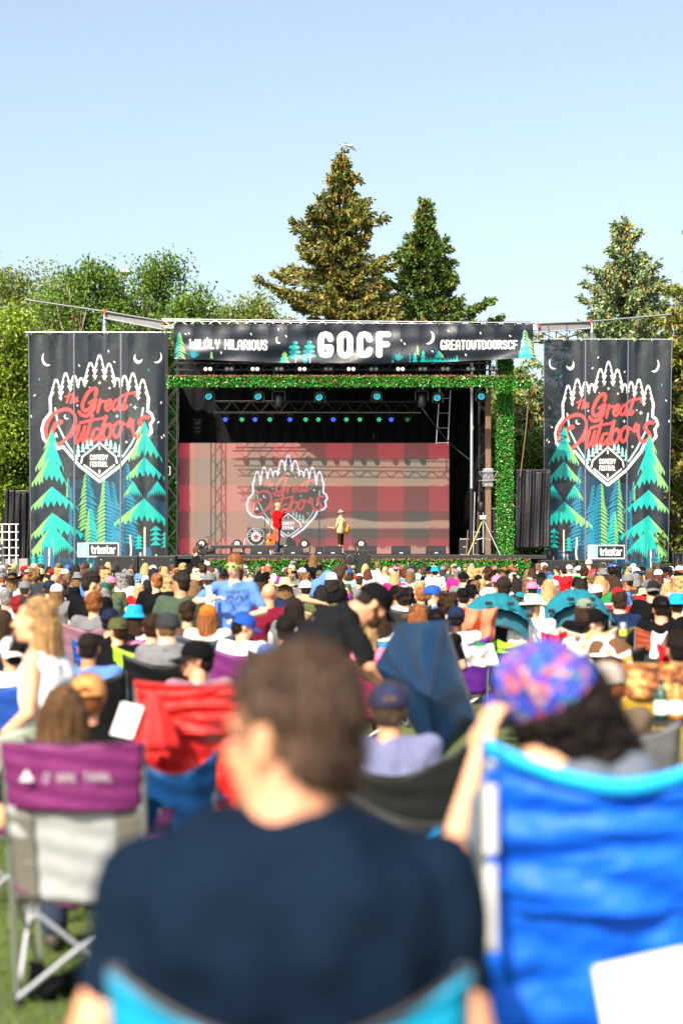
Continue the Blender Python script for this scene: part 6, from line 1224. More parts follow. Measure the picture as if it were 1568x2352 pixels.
S(1122, 1350, 1.25, 'person in a cream fedora left of the tall dark-haired one', hat='fedora', hatc='cream', hair='short', shirt='white', chair=None)
S(1222, 1364, 1.22, 'person in a cream fedora between the two teal canopies', hat='fedora', hatc='cream', hair='short', hc='grey', shirt='white', yaw=-60, chair=None)
S(1340, 1371, 1.20, 'person in a sage green cap and long brown hair', hat='cap', hatc='sage', hair='long', hc='brown', shirt='black', yaw=15, chair='beige', clabel='beige camp chair under the sage green cap')
S(1357, 1395, 1.22, 'man in a black backward cap looking right above the brown and white blanket', hat='capback', hatc='black', hatyaw=0, hair='short', hc='brown', shirt='white', yaw=-68, rz=-10, skin=5, glasses='red', face=True, chair='black', clabel='wide black camp chair holding the cow-patterned blanket', ckw=dict(w=.78))
S(1495, 1327, 1.33, 'person in a flat grey cap towering over the right of the crowd', hat='capback', hatc='grey', hair='short', hc='dark', shirt='black', fat=1.15, chair=None)
S(1515, 1366, 1.24, 'person in a black cap and black shirt in a rust-coloured chair', hat='cap', hatc='black', hair='short', hc='dark', shirt='black', skin=1, fat=1.15, chair='rust', clabel='rust and black camp chair under the black-capped man', ckw=dict(lowcol=COLS['charcoal'], w=.62), jk=dict(elL=(-.36, .02, .72), wrL=(-.38, .26, .80)))
S(1420, 1360, 1.22, 'broad person in a navy tee shirt with swept brown hair', hair='tousled', hc='brown', shirt='navy', fat=1.3, skin=5, chair='olive', clabel='olive and khaki camp chair right of the broad navy shirt', ckw=dict(w=.62))
S(1551, 1362, 1.2, 'person in a bright blue bucket hat at the right edge', hat='bucket', hatc='skyblue', hair='short', shirt='black', chair='black', clabel='black camp chair under the blue bucket hat at the right edge')
S(1557, 1447, 1.2, 'person in a dark blue sweater cut off by the right edge', hair='short', hc='dark', shirt=(.01, .05, .13), long=True, fat=1.2, chair='navy', clabel='navy camp chair at the right edge under the blue sweater')
S(1562, 1322, 1.3, 'person with big curly blond hair at the right edge', hair='curlylong', hc='blond', shirt='white', chair=None)
S(1258, 1330, 1.26, 'person with long pale blond hair behind the right teal canopy', hair='long', hc='blond', shirt='white', chair=None)
S(1418, 1347, 1.2, 'person in a bright red cap and red checked shirt', hat='cap', hatc='red', hair='short', shirt='red', chair=None)
S(1291, 1300, 1.24, 'person in a bright red tee shirt before the right subwoofers', hair='short', hc='dark', shirt='red', yaw=25, chair=None)
S(998, 1300, 1.26, 'person in a bright blue bucket hat before the leafy front strip', hat='bucket', hatc='skyblue', hair='short', shirt='white', chair=None)
S(884, 1299, 1.26, 'bald person in a white tee shirt right of the tall loudspeakers', hair=None, skin=1, shirt='white', chair=None)
S(905, 1312, 1.22, 'person with pale blond hair in a hot pink top', hair='longbob', hc='blond', shirt='hotpink', chair=None)
S(30, 1457, 1.14, 'person in a white trucker cap at the left edge before the blonde woman', hat='cap', hatc='white', hatyaw=160, hair='short', hc='dark', shirt='white', skin=1, chair='blue', clabel='blue camp chair at the left edge behind the white trucker cap', yaw=40)
S(10, 1400, 1.18, 'person in a dark sweater with long brown hair at the left edge', hair='long', hc='brown', shirt='navy', chair='navy', clabel='navy camp chair at the left edge')
S(272, 1414, 1.14, 'person in a dark olive hat close behind the black-capped man', hat='cap', hatc='olive', hair='short', hc='brown', shirt='black', yaw=40, chair=None)
# standing or crouching people in the crowd
def stand(px, py, d, label, top=1.71, **kw):
    for k in ('shirt', 'hatc', 'pants'):
        if isinstance(kw.get(k), str): kw[k] = COLS[kw[k]]
    kw['hc'] = HAIR[kw.get('hc', 'brown')]; z = Z(py, d); NAMED.append((px, d, py)); return person(Vector((X(px, d), d, 0)), label, kw.pop('base', STAND), z/top, **kw)
blue = stand(538, 1272, 14.0, 'woman standing in a light blue tee shirt and neon sunglasses facing the camera', hair='pony', hc='ginger', shirt='lightblue', rz=188, yaw=-28, pitch=-4, fat=1.05, fem=True, glasses='neon', face=True, vox=.011, skin=SKIN[5], sleeve=.78, jk=dict(elR=(.40, .10, 1.22), wrR=(.22, .28, 1.26), elL=(-.30, .10, 1.12), wrL=(-.02, .28, 1.06), shR=(.175, 0, 1.375), shL=(-.175, 0, 1.375)), pants='navy')
mb = MB()
for st_ in text_strokes('NIGHT', -.10, 0, .20, .035, .3)+[[(-.11+.22*t, .075+.03*math.sin(t*16)) for t in np.linspace(0, 1, 14)], [(-.05+.05*t, .10+.10*t) for t in (0, .5, 1)]]: mb.tube([(-a_*1.0+.0, .162-.25*abs(a_)**2*4, 1.34-b_) for a_, b_ in st_], .0042, 4)
link('shirt_print', mb.mesh('print'), blue, m=M['navyprint'] if 'navyprint' in M else M['blackmetal'])
link('wristwatch', MB().tube([(-.05, .27, 1.065), (-.03, .275, 1.062)], .034, 12).mesh('watch'), blue, m=M['metal'])
tag(MB().slab(lambda u, v: (X(481, 13.7)+.10*(u-.5)*(.3+v), 13.72+.02*math.sin(u*9), Z(1345, 13.7)-.42*v), 6, 10, .012).build('cloth_bag', M['paper2'] if 'paper2' in M else M['white'], None, True), 'pale cloth bag hanging from the raised hand of the woman in light blue', 'bag')
stand(719, 1273, 33.5, 'girl with long wavy fair hair standing near the stage front', hair='long', hc='light', shirt='black', vox=.02, fem=True)
stand(604, 1296, 38.0, 'dark-haired man in a black shirt facing the camera near the leafy strip', top=1.71, hair='short', hc='black', shirt='black', rz=180, yaw=30, skin=SKIN[2], vox=.02, face=True)
BEND = dict(STAND, chest=(0, .30, 1.18), belly=(0, .12, 1.06), neck=(0, .43, 1.24), head=(0, .55, 1.31), sh=(.18, .38, 1.22), el=(.22, .42, .95), wr=(.15, .62, .82))
stand(716, 1295, 25.0, 'woman in a light blue shirt and sunglasses bending to the right', top=1.44, base=BEND, hair='longbob', hc='brown', shirt='lightblue', rz=-85, pitch=-20, vox=.02, fem=True, glasses='dark', long=True)
# the bending man in black
dB = 8.4; sB = .99
BM = dict(STAND, hip=(0, -.15, .86), belly=(0, -.02, 1.02), chest=(0, .14, 1.20), neck=(0, .30, 1.33), head=(0, .42, 1.375), sh=(.20, .20, 1.27), el=(.27, .32, 1.02), wr=(.2, .5, .88))
bend = person(Vector((X(702, dB), dB, 0)), 'man in a black cap and black tee shirt bending down to the right', BM, sB, -75, yaw=0, pitch=-38, hair='buzz', hc=HAIR['dark'], hat='cap', hatc=COLS['black'], shirt=(.008, .0085, .010), skin=SKIN[1], vox=.010, fat=1.22, beard=HAIR['brown'], face=True, sleeve=.75); NAMED.append((760, dB, 1310)); NAMED.append((820, dB, 1310))
# the blonde woman in profile
dW = 7.0; CR = dict(STAND, hip=(0, -.05, .78), belly=(0, -.01, .92), chest=(0, .02, 1.11), neck=(0, .04, 1.26), head=(0, .08, 1.395), sh=(.17, .02, 1.21), el=(.24, .02, .95), wr=(.2, .2, .8), kn=(.1, .22, .42))
wsc = Z(1372, dW)/1.52
wom = person(Vector((X(112, dW), dW, 0)), 'blonde woman in a white lace top seen in profile, sunglasses pushed up on her hair', CR, wsc, 82, yaw=0, pitch=2, hair='sweptbob', hc=(.42, .25, .10), shirt=(.78, .78, .80), tank=True, skin=SKIN[0], fem=True, vox=.009, glasses='up', face=True, pants=COLS['lightblue']); NAMED.append((112, dW, 1372))
link('earring', MB().ball((0, -.01, -.05), .008, 8, 5).mesh('er'), wom, joints(CR)['head']+Vector((.086, 0, 0)), M['metal'])

# ------------------------------------------------------------------ props in the middle distance
def canopy(px, py, d, w, label):
    root = empty('folded_canopy', (X(px, d), d, 0), label, 'canopy', 'teal canopies of two camp chairs'); x0, z1 = X(px, d), Z(py, d)
    MB().slab(lambda u, v: (x0+w*(u-.5)*(1-.1*v), d-.12+.38*v+.012*math.sin(u*37), z1-.20*abs(2*u-1)**2.2-.02*math.sin(math.pi*v*2)-.10*v*0-.14*(1-v)**1.5+.006*math.sin(u*50+v*9)), 40, 12, .012).build('canopy_cloth', M['tealcanopy'], root, True)
    MB().slab(lambda u, v: (x0+w*.9*(u-.5), d+.02-.05*math.sin(math.pi*u)*v, z1-.12-.19*abs(2*u-1)**2.2-.20*v), 24, 10, .008).build('canopy_back', M['tealdark'], root, True)
    for q in (-.42, -.14, .16, .42): zz = z1-.20*abs(2*q)**2.2-.09; MB().box(x0+w*q-.035, x0+w*q+.035, d-.16, d-.11, zz, zz+.04, .008).build('clip', M['black'], root); 
    for q in (-.44, .44): MB().tube([(x0+w*q, d-.05, .1), (x0+w*q, d-.05, z1-.24)], .013, 8).build('pole', M['metal'], root)
M['tealcanopy'] = mat('teal_canopy', (.012, .20, .26), .5, var=.2, transl=.3, bump=.5, bscale=8); M['tealdark'] = mat('teal_shade_cloth', (.008, .09, .13), .7, bump=.4, bscale=10)
canopy(1142, 1366, 14.6, .74, 'arched teal canopy behind the woman with long dark brown hair'); canopy(1328, 1357, 15.2, .74, 'arched teal canopy behind the sage green cap')
def drape(name, px0, px1, y0, y1, d, m, label, cat, waves=3, seed=0, depth=.06, skew=0, col=None):
    x0_, x1_, z1_, z0_ = X(px0, d), X(px1, d), Z(y0, d), Z(y1, d)
    mb = MB().slab(lambda u, v: (x0_+(x1_-x0_)*u+skew*v, d+depth*math.sin(u*waves*6.28+seed+v*2)+.02*math.sin(v*9+u*4), z1_+(z0_-z1_)*v-.03*math.sin(math.pi*u)*(1-v)), 30, 20, .01)
    return tag(mb.build(name, M[m], None, True, COLS[col] if col else None), label, cat)
drape('towel', 1062, 1142, 1394, 1476, 13.4, 'cloth', 'coral towel hung over a chair left of the long dark brown hair', 'towel', 2, 0, .05, -.03, 'coral')
drape('bag', 1090, 1142, 1471, 1520, 12.0, 'cloth', 'bright green bag under the navy camp chair', 'bag', 1, 1, .05, 0, 'green')
drape('blanket', 1142, 1210, 1471, 1498, 12.0, 'cloth', 'lime blanket edge beside the bright green bag', 'blanket', 1, 2, .04, 0, 'lime')
drape('blanket', 1060, 1130, 1478, 1530, 11.6, 'cloth', 'white blanket spilling down left of the bright green bag', 'blanket', 2, 3, .06, .05, 'white')
drape('jacket', 1242, 1300, 1450, 1500, 12.0, 'cloth', 'red jacket hung on the frame left of the cow-patterned blanket', 'jacket', 2, 3, .08, 0, 'red')
drape('towel', 1500, 1532, 1450, 1512, 12.6, 'cloth', 'white towel hanging over the back of the rust-coloured chair', 'towel', 1, 1, .04, -.03, 'white')
drape('jacket', 1512, 1542, 1478, 1530, 12.4, 'cloth', 'bright red bundle under the white towel of the rust-coloured chair', 'jacket', 1, 2, .06, 0, 'red')
drape('blanket', 1250, 1345, 1492, 1545, 9.6, 'cloth', 'cream blanket slope left of the grey cap', 'blanket', 1, .4, .05, .12, 'cream')
drape('blanket', 1430, 1462, 1522, 1605, 9.0, 'cloth', 'mustard yellow cloth panel behind the grey cap', 'blanket', 1, 2, .01, 0, 'yellow')
# cow-patterned blanket
m, nt, N, L, b = new_mat('cow_pattern'); tc = N.new('ShaderNodeTexCoord'); vz = N.new('ShaderNodeTexNoise'); vz.inputs['Scale'].default_value = 9; vz.inputs['Detail'].default_value = .5; L.new(tc.outputs['Object'], vz.inputs[0]); rp_ = N.new('ShaderNodeValToRGB'); rp_.color_ramp.interpolation = 'CONSTANT'; L.new(vz.outputs['Fac'], rp_.inputs[0])
rp_.color_ramp.elements[0].color = (.14, .06, .025, 1); rp_.color_ramp.elements[1].position = .46; rp_.color_ramp.elements[1].color = (.78, .75, .70, 1); e_ = rp_.color_ramp.elements.new(.60); e_.color = (.70, .33, .06, 1); L.new(rp_.outputs[0], b.inputs['Base Color']); b.inputs['Roughness'].default_value = .9; M['cow'] = m
d = 10.6; x0_ = X(1353, d)
tag(MB().slab(lambda u, v: (x0_+.50*(u-.5)*(1+.1*v), d-.22+.30*(1-v)**2*0-.02*math.sin(u*9)-.14*math.sin(math.pi*u)*.5, Z(1448, d)-.10*abs(2*u-1)**2-.15*v), 30, 12, .02).build('blanket', M['cow'], None, True), 'white, brown and orange cow-patterned blanket round the man looking right', 'blanket')
# navy folded umbrella leaning on a chair
M['navynylon'] = mat('navy_nylon', (.002, .018, .05), .38, var=.15, bump=.3, bscale=6, spec=.4)
um = empty('umbrella', (X(985, 7.4), 7.4, 0), 'large half-folded navy nylon umbrella leaning in the middle of the crowd', 'umbrella')
A0, A1, B0, B1, C0, C1 = P(912, 1432, 7.9), P(1020, 1424, 7.5), P(860, 1530, 7.7), P(985, 1600, 7.0), P(1096, 1660, 7.3), P(1000, 1760, 7.1)
def tri(a, b, c, n=12, bow=.05):
    mb = MB(); nn = (b-a).cross(c-a).normalized(); nn = -nn if nn.y > 0 else nn; idx = {}
    for i in range(n+1):
        for j_ in range(n+1-i):
            u, v = i/n, j_/n; w_ = 1-u-v; idx[i, j_] = len(mb.v); mb.v.append(tuple(a*w_+b*u+c*v+nn*(bow*27*u*v*w_*.3+.012*math.sin(u*13+v*9)*min(1, 8*u*v))))
    for i in range(n):
        for j_ in range(n-i):
            mb.f.append((idx[i, j_], idx[i+1, j_], idx[i, j_+1]))
            if i+j_ < n-1: mb.f.append((idx[i+1, j_], idx[i+1, j_+1], idx[i, j_+1]))
    k = len(mb.v); mb.v += [tuple(Vector(p)-nn*.006) for p in mb.v]; mb.f += [tuple(q+k for q in f[::-1]) for f in mb.f[:]]
    return mb
for a_, b_, c_ in ((A0, B0, B1), (A0, A1, B1), (A1, C0, B1), (B1, C0, C1), (B0, B1, C1)): tri(a_, b_, c_).build('canopy_panel', M['navynylon'], um, True)
for a_, b_ in ((A1, C0), (A0, B1), (A1, B1)): MB().tube([a_, b_], .006, 5).build('rib', M['blackmetal'], um)
tag(MB().tube([C1+Vector((0, .1, 0)), Vector((C1.x+.05, 7.3, 0))], .012, 8).build('handle_pole', M['metal']), 'metal pole end standing under the navy umbrella', 'pole')
# raised forearm with a watch
rt = person(Vector((X(618, 15.0), 15.0, 0)), 'man at the middle left raising a bent forearm with a watch over his head', SIT, 1.04, 0, hair=None, shirt=COLS['maroon'], skin=SKIN[1], vox=.014, jk=dict(elR=(.30, .0, 1.12), wrR=(.50, -.02, 1.08), shR=(.19, -.06, .97)), group=BK)
# ------------------------------------------------------------------ foreground
RAISED = {k: ((v[0], v[1], v[2]+.11) if k in ('hip', 'belly', 'chest', 'neck', 'head', 'sh', 'el', 'wr') else v) for k, v in SIT.items()}
def loc_(p, root_loc, s): return tuple((p-Vector(root_loc))/s)
L0 = Vector((X(666, 2.38), 2.42, 0)); s0 = 1.09; HSC[0] = 1.12
fm = person(L0, 'large brown-haired man in a navy tee shirt in the foreground, face turned left', RAISED, s0, 0, yaw=54, pitch=-4, roll=4, hair='short', hc=(.075, .045, .030), shirt=(.0035, .010, .022), skin=SKIN[1], vox=.009, fat=1.42, glasses='clear', sleeve=.66,
            jk=dict(elL=loc_(P(215, 2370, 2.26), L0, s0), shL=(-.215, -.05, 1.055), shR=(.215, -.05, 1.055), elR=loc_(P(1080, 2380, 2.3), L0, s0), wrL=(-.30, .24, .74), wrR=(.30, .24, .74)))
NAMED.append((676, 2.4, 1480)); HSC[0] = 1.0
c0 = camp_chair((X(664, 2.1), 2.40, 0), 'bright turquoise camp chair cut off by the bottom edge in the foreground', (.006, .30, .52), 1.0, 0, w=.52, zt=1.075, sag=.10, lowcol=(.008, .28, .50), key='t')
link('edge_binding', MB().tube([(.53*(u-.5), -.30-.07*(1-(2*u-1)**2)*.75, 1.075-.10*(1-abs(2*u-1)**1.7)+.004) for u in np.linspace(0, 1, 25)], .007, 6).mesh('bind'), c0, m=M['black'])
chair_logo(c0, '', .1, .90, -.3, .05, mark=True)
# right: floral cap, hand on the head, big blue chair
L1 = Vector((X(1262, 3.5), 3.55, 0)); s1 = 1.05
fl = person(L1, 'person with curly dark hair and a floral blue cap, one hand raised to the head', RAISED, s1, 0, yaw=38, pitch=-4, roll=-36, hair='curlybig', hc=(.014, .009, .007), hat='cap', hatyaw=0, hatc=(.1, .1, .3), shirt=(.10, .12, .15), skin=SKIN[0], vox=.009, fat=1.2, sleeve=.75,
            jk=dict(elL=loc_(P(1040, 1965, 3.42), L1, s1), wrL=loc_(P(1098, 1742, 3.46), L1, s1), shL=loc_(P(1160, 1790, 3.55), L1, s1)), hatm='floral')
NAMED.append((1225, 3.5, 1475))
for o_ in fl.children:
    if o_.name.startswith('cap'): o_.scale = (1.14, 1.14, 1.1)
c1 = camp_chair((X(1412, 3.22), 3.52, 0), 'large royal blue camp chair filling the lower right of the picture', (.005, .12, .72), 1.0, 0, w=.585, zt=1.265, sag=.085, lowcol=(.006, .13, .74), split=.46, key='b', crum=.020)
link('top_band', MB().slab(lambda u, v: (.59*(u-.5), -.312-.07*(1-(2*u-1)**2)*.76, 1.272-.085*(1-abs(2*u-1)**1.7)-.035*v), 24, 2, .006).mesh('band', smooth=True), c1, m=M['nylon'], color=(.01, .42, .85))
for z0_, z1_ in ((.80, .99), (1.02, 1.17)): link('frame_sleeve', MB().tube([(-.285, -.345, z0_), (-.287, -.348, z1_)], .016, 10).mesh('sl'), c1, m=M['white'])
link('rivet', MB().ball((-.285, -.345, 1.215), (.013, .008, .013), 10, 6).mesh('rv'), c1, m=M['alu'])
cd_ = MB().slab(lambda u, v: tuple(P(1362, 2222, 3.05)*(1-u)*(1-v)+P(1572, 2176, 3.05)*u*(1-v)+P(1392, 2400, 3.05)*(1-u)*v+P(1610, 2352, 3.05)*u*v), 4, 4, .004)
tag(cd_.build('card', M['paper']), 'blank white card hanging on the back of the royal blue chair', 'card')
# left: purple chair and the heads before it
c2 = camp_chair((X(166, 5.1), 5.40, 0), 'purple and grey camp chair with a white mountain logo at lower left', (.17, .022, .12), 1.0, 0, w=.50, zt=1.0, sag=.0, lowcol=(.36, .37, .37), split=.41, key='p')
chair_logo(c2, 'OZARK TRAIL', .30, .90, -.30, .030, bow=.055, cw=.5)
for k_ in (0, .80): link('side_shade_strip', MB().slab(lambda u, v: ((.45+.04*v)*(k_+.2*u-.5), -.16-.065*v-.05*(1-(2*(k_+.2*u)-1)**2)*(1-.25*v)-.012, .40+.352*v), 6, 8, .006).mesh('sp', smooth=True), c2, m=M['nylon'], color=(.14, .13, .11))  # darker strips at both edges put the panel's vertical shading into colour
drape('bag', 60, 190, 2215, 2330, 5.35, 'cloth', 'black bag lying on the grass under the purple chair', 'bag', 1, 1, .05, 0, 'black')
S(150, 1572, 1.168, 'person with long smooth brown hair seated in the purple and grey chair', hair='long', hc=(.11, .055, .022), shirt='black', fem=True, chair=None, vox=.010)
S(205, 1541, 1.14, 'person in an orange-tan cap behind the smooth brown hair', hat='cap', hatc=(.60, .30, .10), hair='short', hc='ginger', shirt='black', chair='black', clabel='black camp chair under the orange-tan cap')
camp_chair((X(8, 6.3), 6.5, 0), 'pale grey-green camp chair at the left edge in front of the blonde woman', (.34, .38, .30), 1, 0, w=.5, zt=.98)
# red chair with its bag
c3 = camp_chair((X(455, 6.4), 6.7, 0), 'bright red camp chair behind the big foreground head', (.62, .022, .018), 1.0, 0, w=.56, zt=1.10, sag=.02, split=.34, lowcol=(.60, .02, .018), key='r', crum=.018)
bg = MB(); n_ = 22
prof_ = [(.012, 0), (.03, -.03), (.05, -.08), (.075, -.15), (.10, -.22), (.105, -.26), (.02, -.27)]
bg.v = [(r_*math.cos(2*math.pi*k/n_)*(1+.16*math.cos(k*4.2)*(r_ > .02)), r_*.55*math.sin(2*math.pi*k/n_)*(1+.2*math.cos(k*4.2+1)), z_) for r_, z_ in prof_ for k in range(n_)]
bg.f = [(i*n_+k, i*n_+(k+1) % n_, (i+1)*n_+(k+1) % n_, (i+1)*n_+k) for i in range(len(prof_)-1) for k in range(n_)]
o = link('stuff_sack', bg.mesh('sack', smooth=True), None, tuple(P(352, 1585, 6.2)), M['nylon'], (.60, .022, .02)); tag(o, 'red drawstring sack hanging from the left corner of the bright red chair', 'bag')
q0 = P(288, 1612, 6.15)
tag(MB().slab(lambda u, v: (q0.x-.015+.095*u-.05*v, q0.y, q0.z-.02*u+.0-.14*v), 3, 3, .004).build('card', M['paper']), 'blank white card hanging beside the red drawstring sack', 'card')
camp_chair((X(372, 5.9), 6.1, 0), 'dark blue camp chair between the purple chair and the red chair', (.006, .06, .20), 1, 12, w=.34, zt=.86)
# man in the navy cap below the umbrella
S(893, 1560, 1.14, 'man in a navy cap and lavender shirt just right of the big foreground head', hat='cap', hatc=(.022, .03, .08), hair='short', hc=(.09, .06, .04), shirt=(.13, .14, .24), skin=SKIN[1], chair=(.016, .016, .016), clabel='black sagging camp chair right of the big foreground head', ckw=dict(sag=.14, w=.66, zt=.98))
drape('bag', 950, 982, 1694, 1725, 6.6, 'neoncloth', 'small neon yellow-green bag behind the lavender shirt', 'bag', 1, 0, .02) if False else None
M['neoncloth'] = mat('neon_cloth', (.35, .75, .01), .7)
drape('bag', 948, 984, 1692, 1728, 6.7, 'neoncloth', 'small neon yellow-green bag behind the lavender shirt', 'bag', 1, 0, .02)
camp_chair((X(1010, 4.6), 4.75, 0), 'black camp chair shadowed beneath the raised elbow', (.012, .012, .012), 1, -8, w=.60, zt=.96, sag=.12)
drape('jacket', 895, 1010, 1903, 1945, 4.1, 'cloth', 'royal blue cloth fold beyond the navy shoulder', 'jacket', 1, 2, .03, 0, 'skyblue')
# grey cap with ginger beard
g_, gd, gs = S(1382, 1512, 1.17, 'man with a ginger beard and a grey cap in profile at right', hat='cap', hatc=(.32, .29, .26), hair='short', hc='ginger', beard=HAIR['ginger'], shirt=(.10, .075, .05), yaw=68, rz=12, skin=SKIN[1], face=True, fat=1.15, chair='grey', clabel='pale grey camp chair under the man with the ginger beard', ckw=dict(w=.66))
# camo chair and bottles
M['camo'] = None
m, nt, N, L, b = new_mat('autumn_camo'); tc = N.new('ShaderNodeTexCoord'); vz = N.new('ShaderNodeTexNoise'); vz.inputs['Scale'].default_value = 14; vz.inputs['Detail'].default_value = 3; L.new(tc.outputs['Object'], vz.inputs[0]); rp_ = N.new('ShaderNodeValToRGB'); L.new(vz.outputs['Fac'], rp_.inputs[0])
rp_.color_ramp.elements[0].position = .38; rp_.color_ramp.elements[0].color = (.06, .03, .01, 1); rp_.color_ramp.elements[1].position = .62; rp_.color_ramp.elements[1].color = (.55, .42, .12, 1); e_ = rp_.color_ramp.elements.new(.5); e_.color = (.38, .10, .03, 1); L.new(rp_.outputs[0], b.inputs['Base Color']); b.inputs['Roughness'].default_value = .8; M['camo'] = m
cc = camp_chair((X(1520, 7.6), 7.9, 0), 'camp chair with an autumn camouflage top band at the right edge', COLS['yellow'], 1, 0, w=.42, zt=1.08, sag=.0, split=.28, lowcol=(.45, .28, .03), key='k')
for ch_ in cc.children:
    if ch_.name.startswith('backrest'): ch_.material_slots[0].link = 'OBJECT'; ch_.material_slots[0].material = M['camo']
tb = empty('side_table', (X(1530, 7.2), 7.2, 0), 'small black folding table holding two drinks at the right edge', 'table')
zt_ = Z(1652, 7.2); MB().box(X(1488, 7.2), X(1580, 7.2), 7.05, 7.35, zt_-.02, zt_, .006).build('tabletop', M['black'], tb)
for q in (1494, 1572):
    for y in (7.08, 7.32): MB().tube([(X(q, 7.2), y, 0), (X(q, 7.2), y, zt_-.02)], .009, 6).build('leg', M['metal'], tb)
def drink(px, col, lab, h=.2):
    x_ = X(px, 7.2); r = empty('bottle', (x_, 7.18, zt_+.001), lab, 'bottle', 'drinks on the side table')
    MB().lathe([(0, 0), (.032, .002), (.034, .02), (.034, h*.55), (.028, h*.68), (.014, h*.8), (.013, h*.95), (0, h*.95)], (x_, 7.18, zt_+.002), 16).build('glass', col, r, True); MB().lathe([(.0355, h*.15), (.0355, h*.48)], (x_, 7.18, zt_+.002), 16).build('label_band', M['paper'], r, True); MB().lathe([(0, h), (.016, h), (.016, h*.93), (0, h*.93)], (x_, 7.18, zt_+.002), 12).build('bottle_cap', M['blackmetal'], r)
drink(1515, mat('green_glass', (.01, .06, .03), .1, spec=.8), 'dark green bottle on the small table, left one'); drink(1550, mat('amber_glass', (.5, .18, .02), .1, spec=.8), 'amber bottle with a pale label on the small table, right one')
cn = empty('drink_can', P(1430, 1462, 12.5), 'silver and gold drink can held up beside the rust-coloured chair', 'can'); p = P(1430, 1462, 12.5)
MB().lathe([(0, 0), (.028, 0), (.033, .01), (.033, .11), (.027, .125), (0, .125)], p, 16).build('can_body', M['alu'], cn, True); MB().lathe([(.0337, .01), (.0337, .06)], p, 16).build('can_print', M['yellow'], cn)

# ------------------------------------------------------------------ the rest of the crowd, row by row
ORD = 'first second third fourth fifth sixth seventh eighth ninth tenth eleventh twelfth thirteenth fourteenth fifteenth sixteenth seventeenth eighteenth nineteenth twentieth twenty-first twenty-second twenty-third twenty-fourth twenty-fifth twenty-sixth twenty-seventh twenty-eighth twenty-ninth thirtieth thirty-first thirty-second thirty-third thirty-fourth'.split()
ZONES = [(62, 'at the far left edge'), (140, 'below the left banner\'s left part'), (220, 'below the left banner\'s middle'), (270, 'by the leftmost subwoofer'), (318, 'by the outer left subwoofer seam'), (404, 'by the inner left subwoofer'), (500, 'below the camera operator'), (590, 'below the drum'), (690, 'below the man in red'), (785, 'below the ranger hat man'), (860, 'below the tall loudspeakers'), (945, 'right of the tall loudspeakers'), (1040, 'below the video wall\'s right edge'), (1130, 'below the tripod'), (1215, 'below the right leafy column'), (1300, 'by the inner right subwoofer'), (1406, 'by the outer right subwoofer'), (1480, 'below the right banner'), (1640, 'at the far right edge')]
def zone(px): return next(t for x_, t in ZONES if px < x_)
rc = random.Random(21); FAR, AUTO, used = [], [], set()
HS = [('short', 'short-haired', 5), ('tousled', 'tousle-haired', 4), ('buzz', 'crop-haired', 3), (None, 'bald', 2), ('long', 'long-haired', 7), ('longbob', 'bob-haired', 5), ('pony', 'ponytailed', 2), ('bun', 'bun-haired', 1), ('curly', 'curly', 2), ('curlylong', 'long curly', 2)]
HW = [h for h in HS for _ in range(h[2])]
HCW = ['black']*3+['dark']*5+['brown']*6+['light']*4+['blond']*5+['ginger']*3+['auburn']*2+['grey']*2
SHW = ['black']*7+['white']*7+['navy']*4+['grey']*4+['charcoal']*2+['lightblue']*2+['red']*2+['maroon', 'green', 'olive', 'sage', 'tan', 'pink', 'hotpink', 'blue', 'skyblue', 'orange', 'teal', 'yellow', 'plum', 'mint', 'beige']
HATW = ['black']*9+['white']*8+['navy']*3+['grey']*4+['tan']*2+['red', 'olive', 'darkgreen', 'pink', 'beige', 'blue']
CHW = ['black']*4+['navy']*3+['grey']*3+['charcoal']*2+['blue']*2+['red', 'green', 'plum', 'teal', 'olive', 'purple', 'maroon']
rowd = [41.6]
while rowd[-1] > 9.3: rowd.append(rowd[-1]-rc.uniform(1.0, 1.22))
for ri, d in enumerate(rowd):
    sp = .68 if d > 22 else .74; xw = 820/F*d; x_ = -xw+rc.uniform(0, .5)
    while x_ < xw:
        dd = d+rc.uniform(-.3, .3); px = CX+x_/dd*F; z = rc.gauss(1.21, .055); yt = HY+(CH-z)*F/dd; x_ += sp*rc.uniform(.82, 1.3)
        if px < -40 or px > 1608 or rc.random() < .04: continue
        bad = False
        for (nx, nd, ny) in NAMED:
            if abs(nd-dd) < .85 and abs(nx-px) < .62*F/dd: bad = True
            if nd > dd and abs(nx-px) < (.30*F/dd+.10*F/nd) and yt < ny+.30*F/nd: bad = True
        if bad or (dd < 11.5 and (560 < px < 900)): continue
        AUTO.append((dd, px, z, ri))
AUTO.sort()
n_named = sum(1 for o_ in bpy.data.objects if o_.type == 'EMPTY' and o_.get('category') == 'person')
LIM = 299-n_named
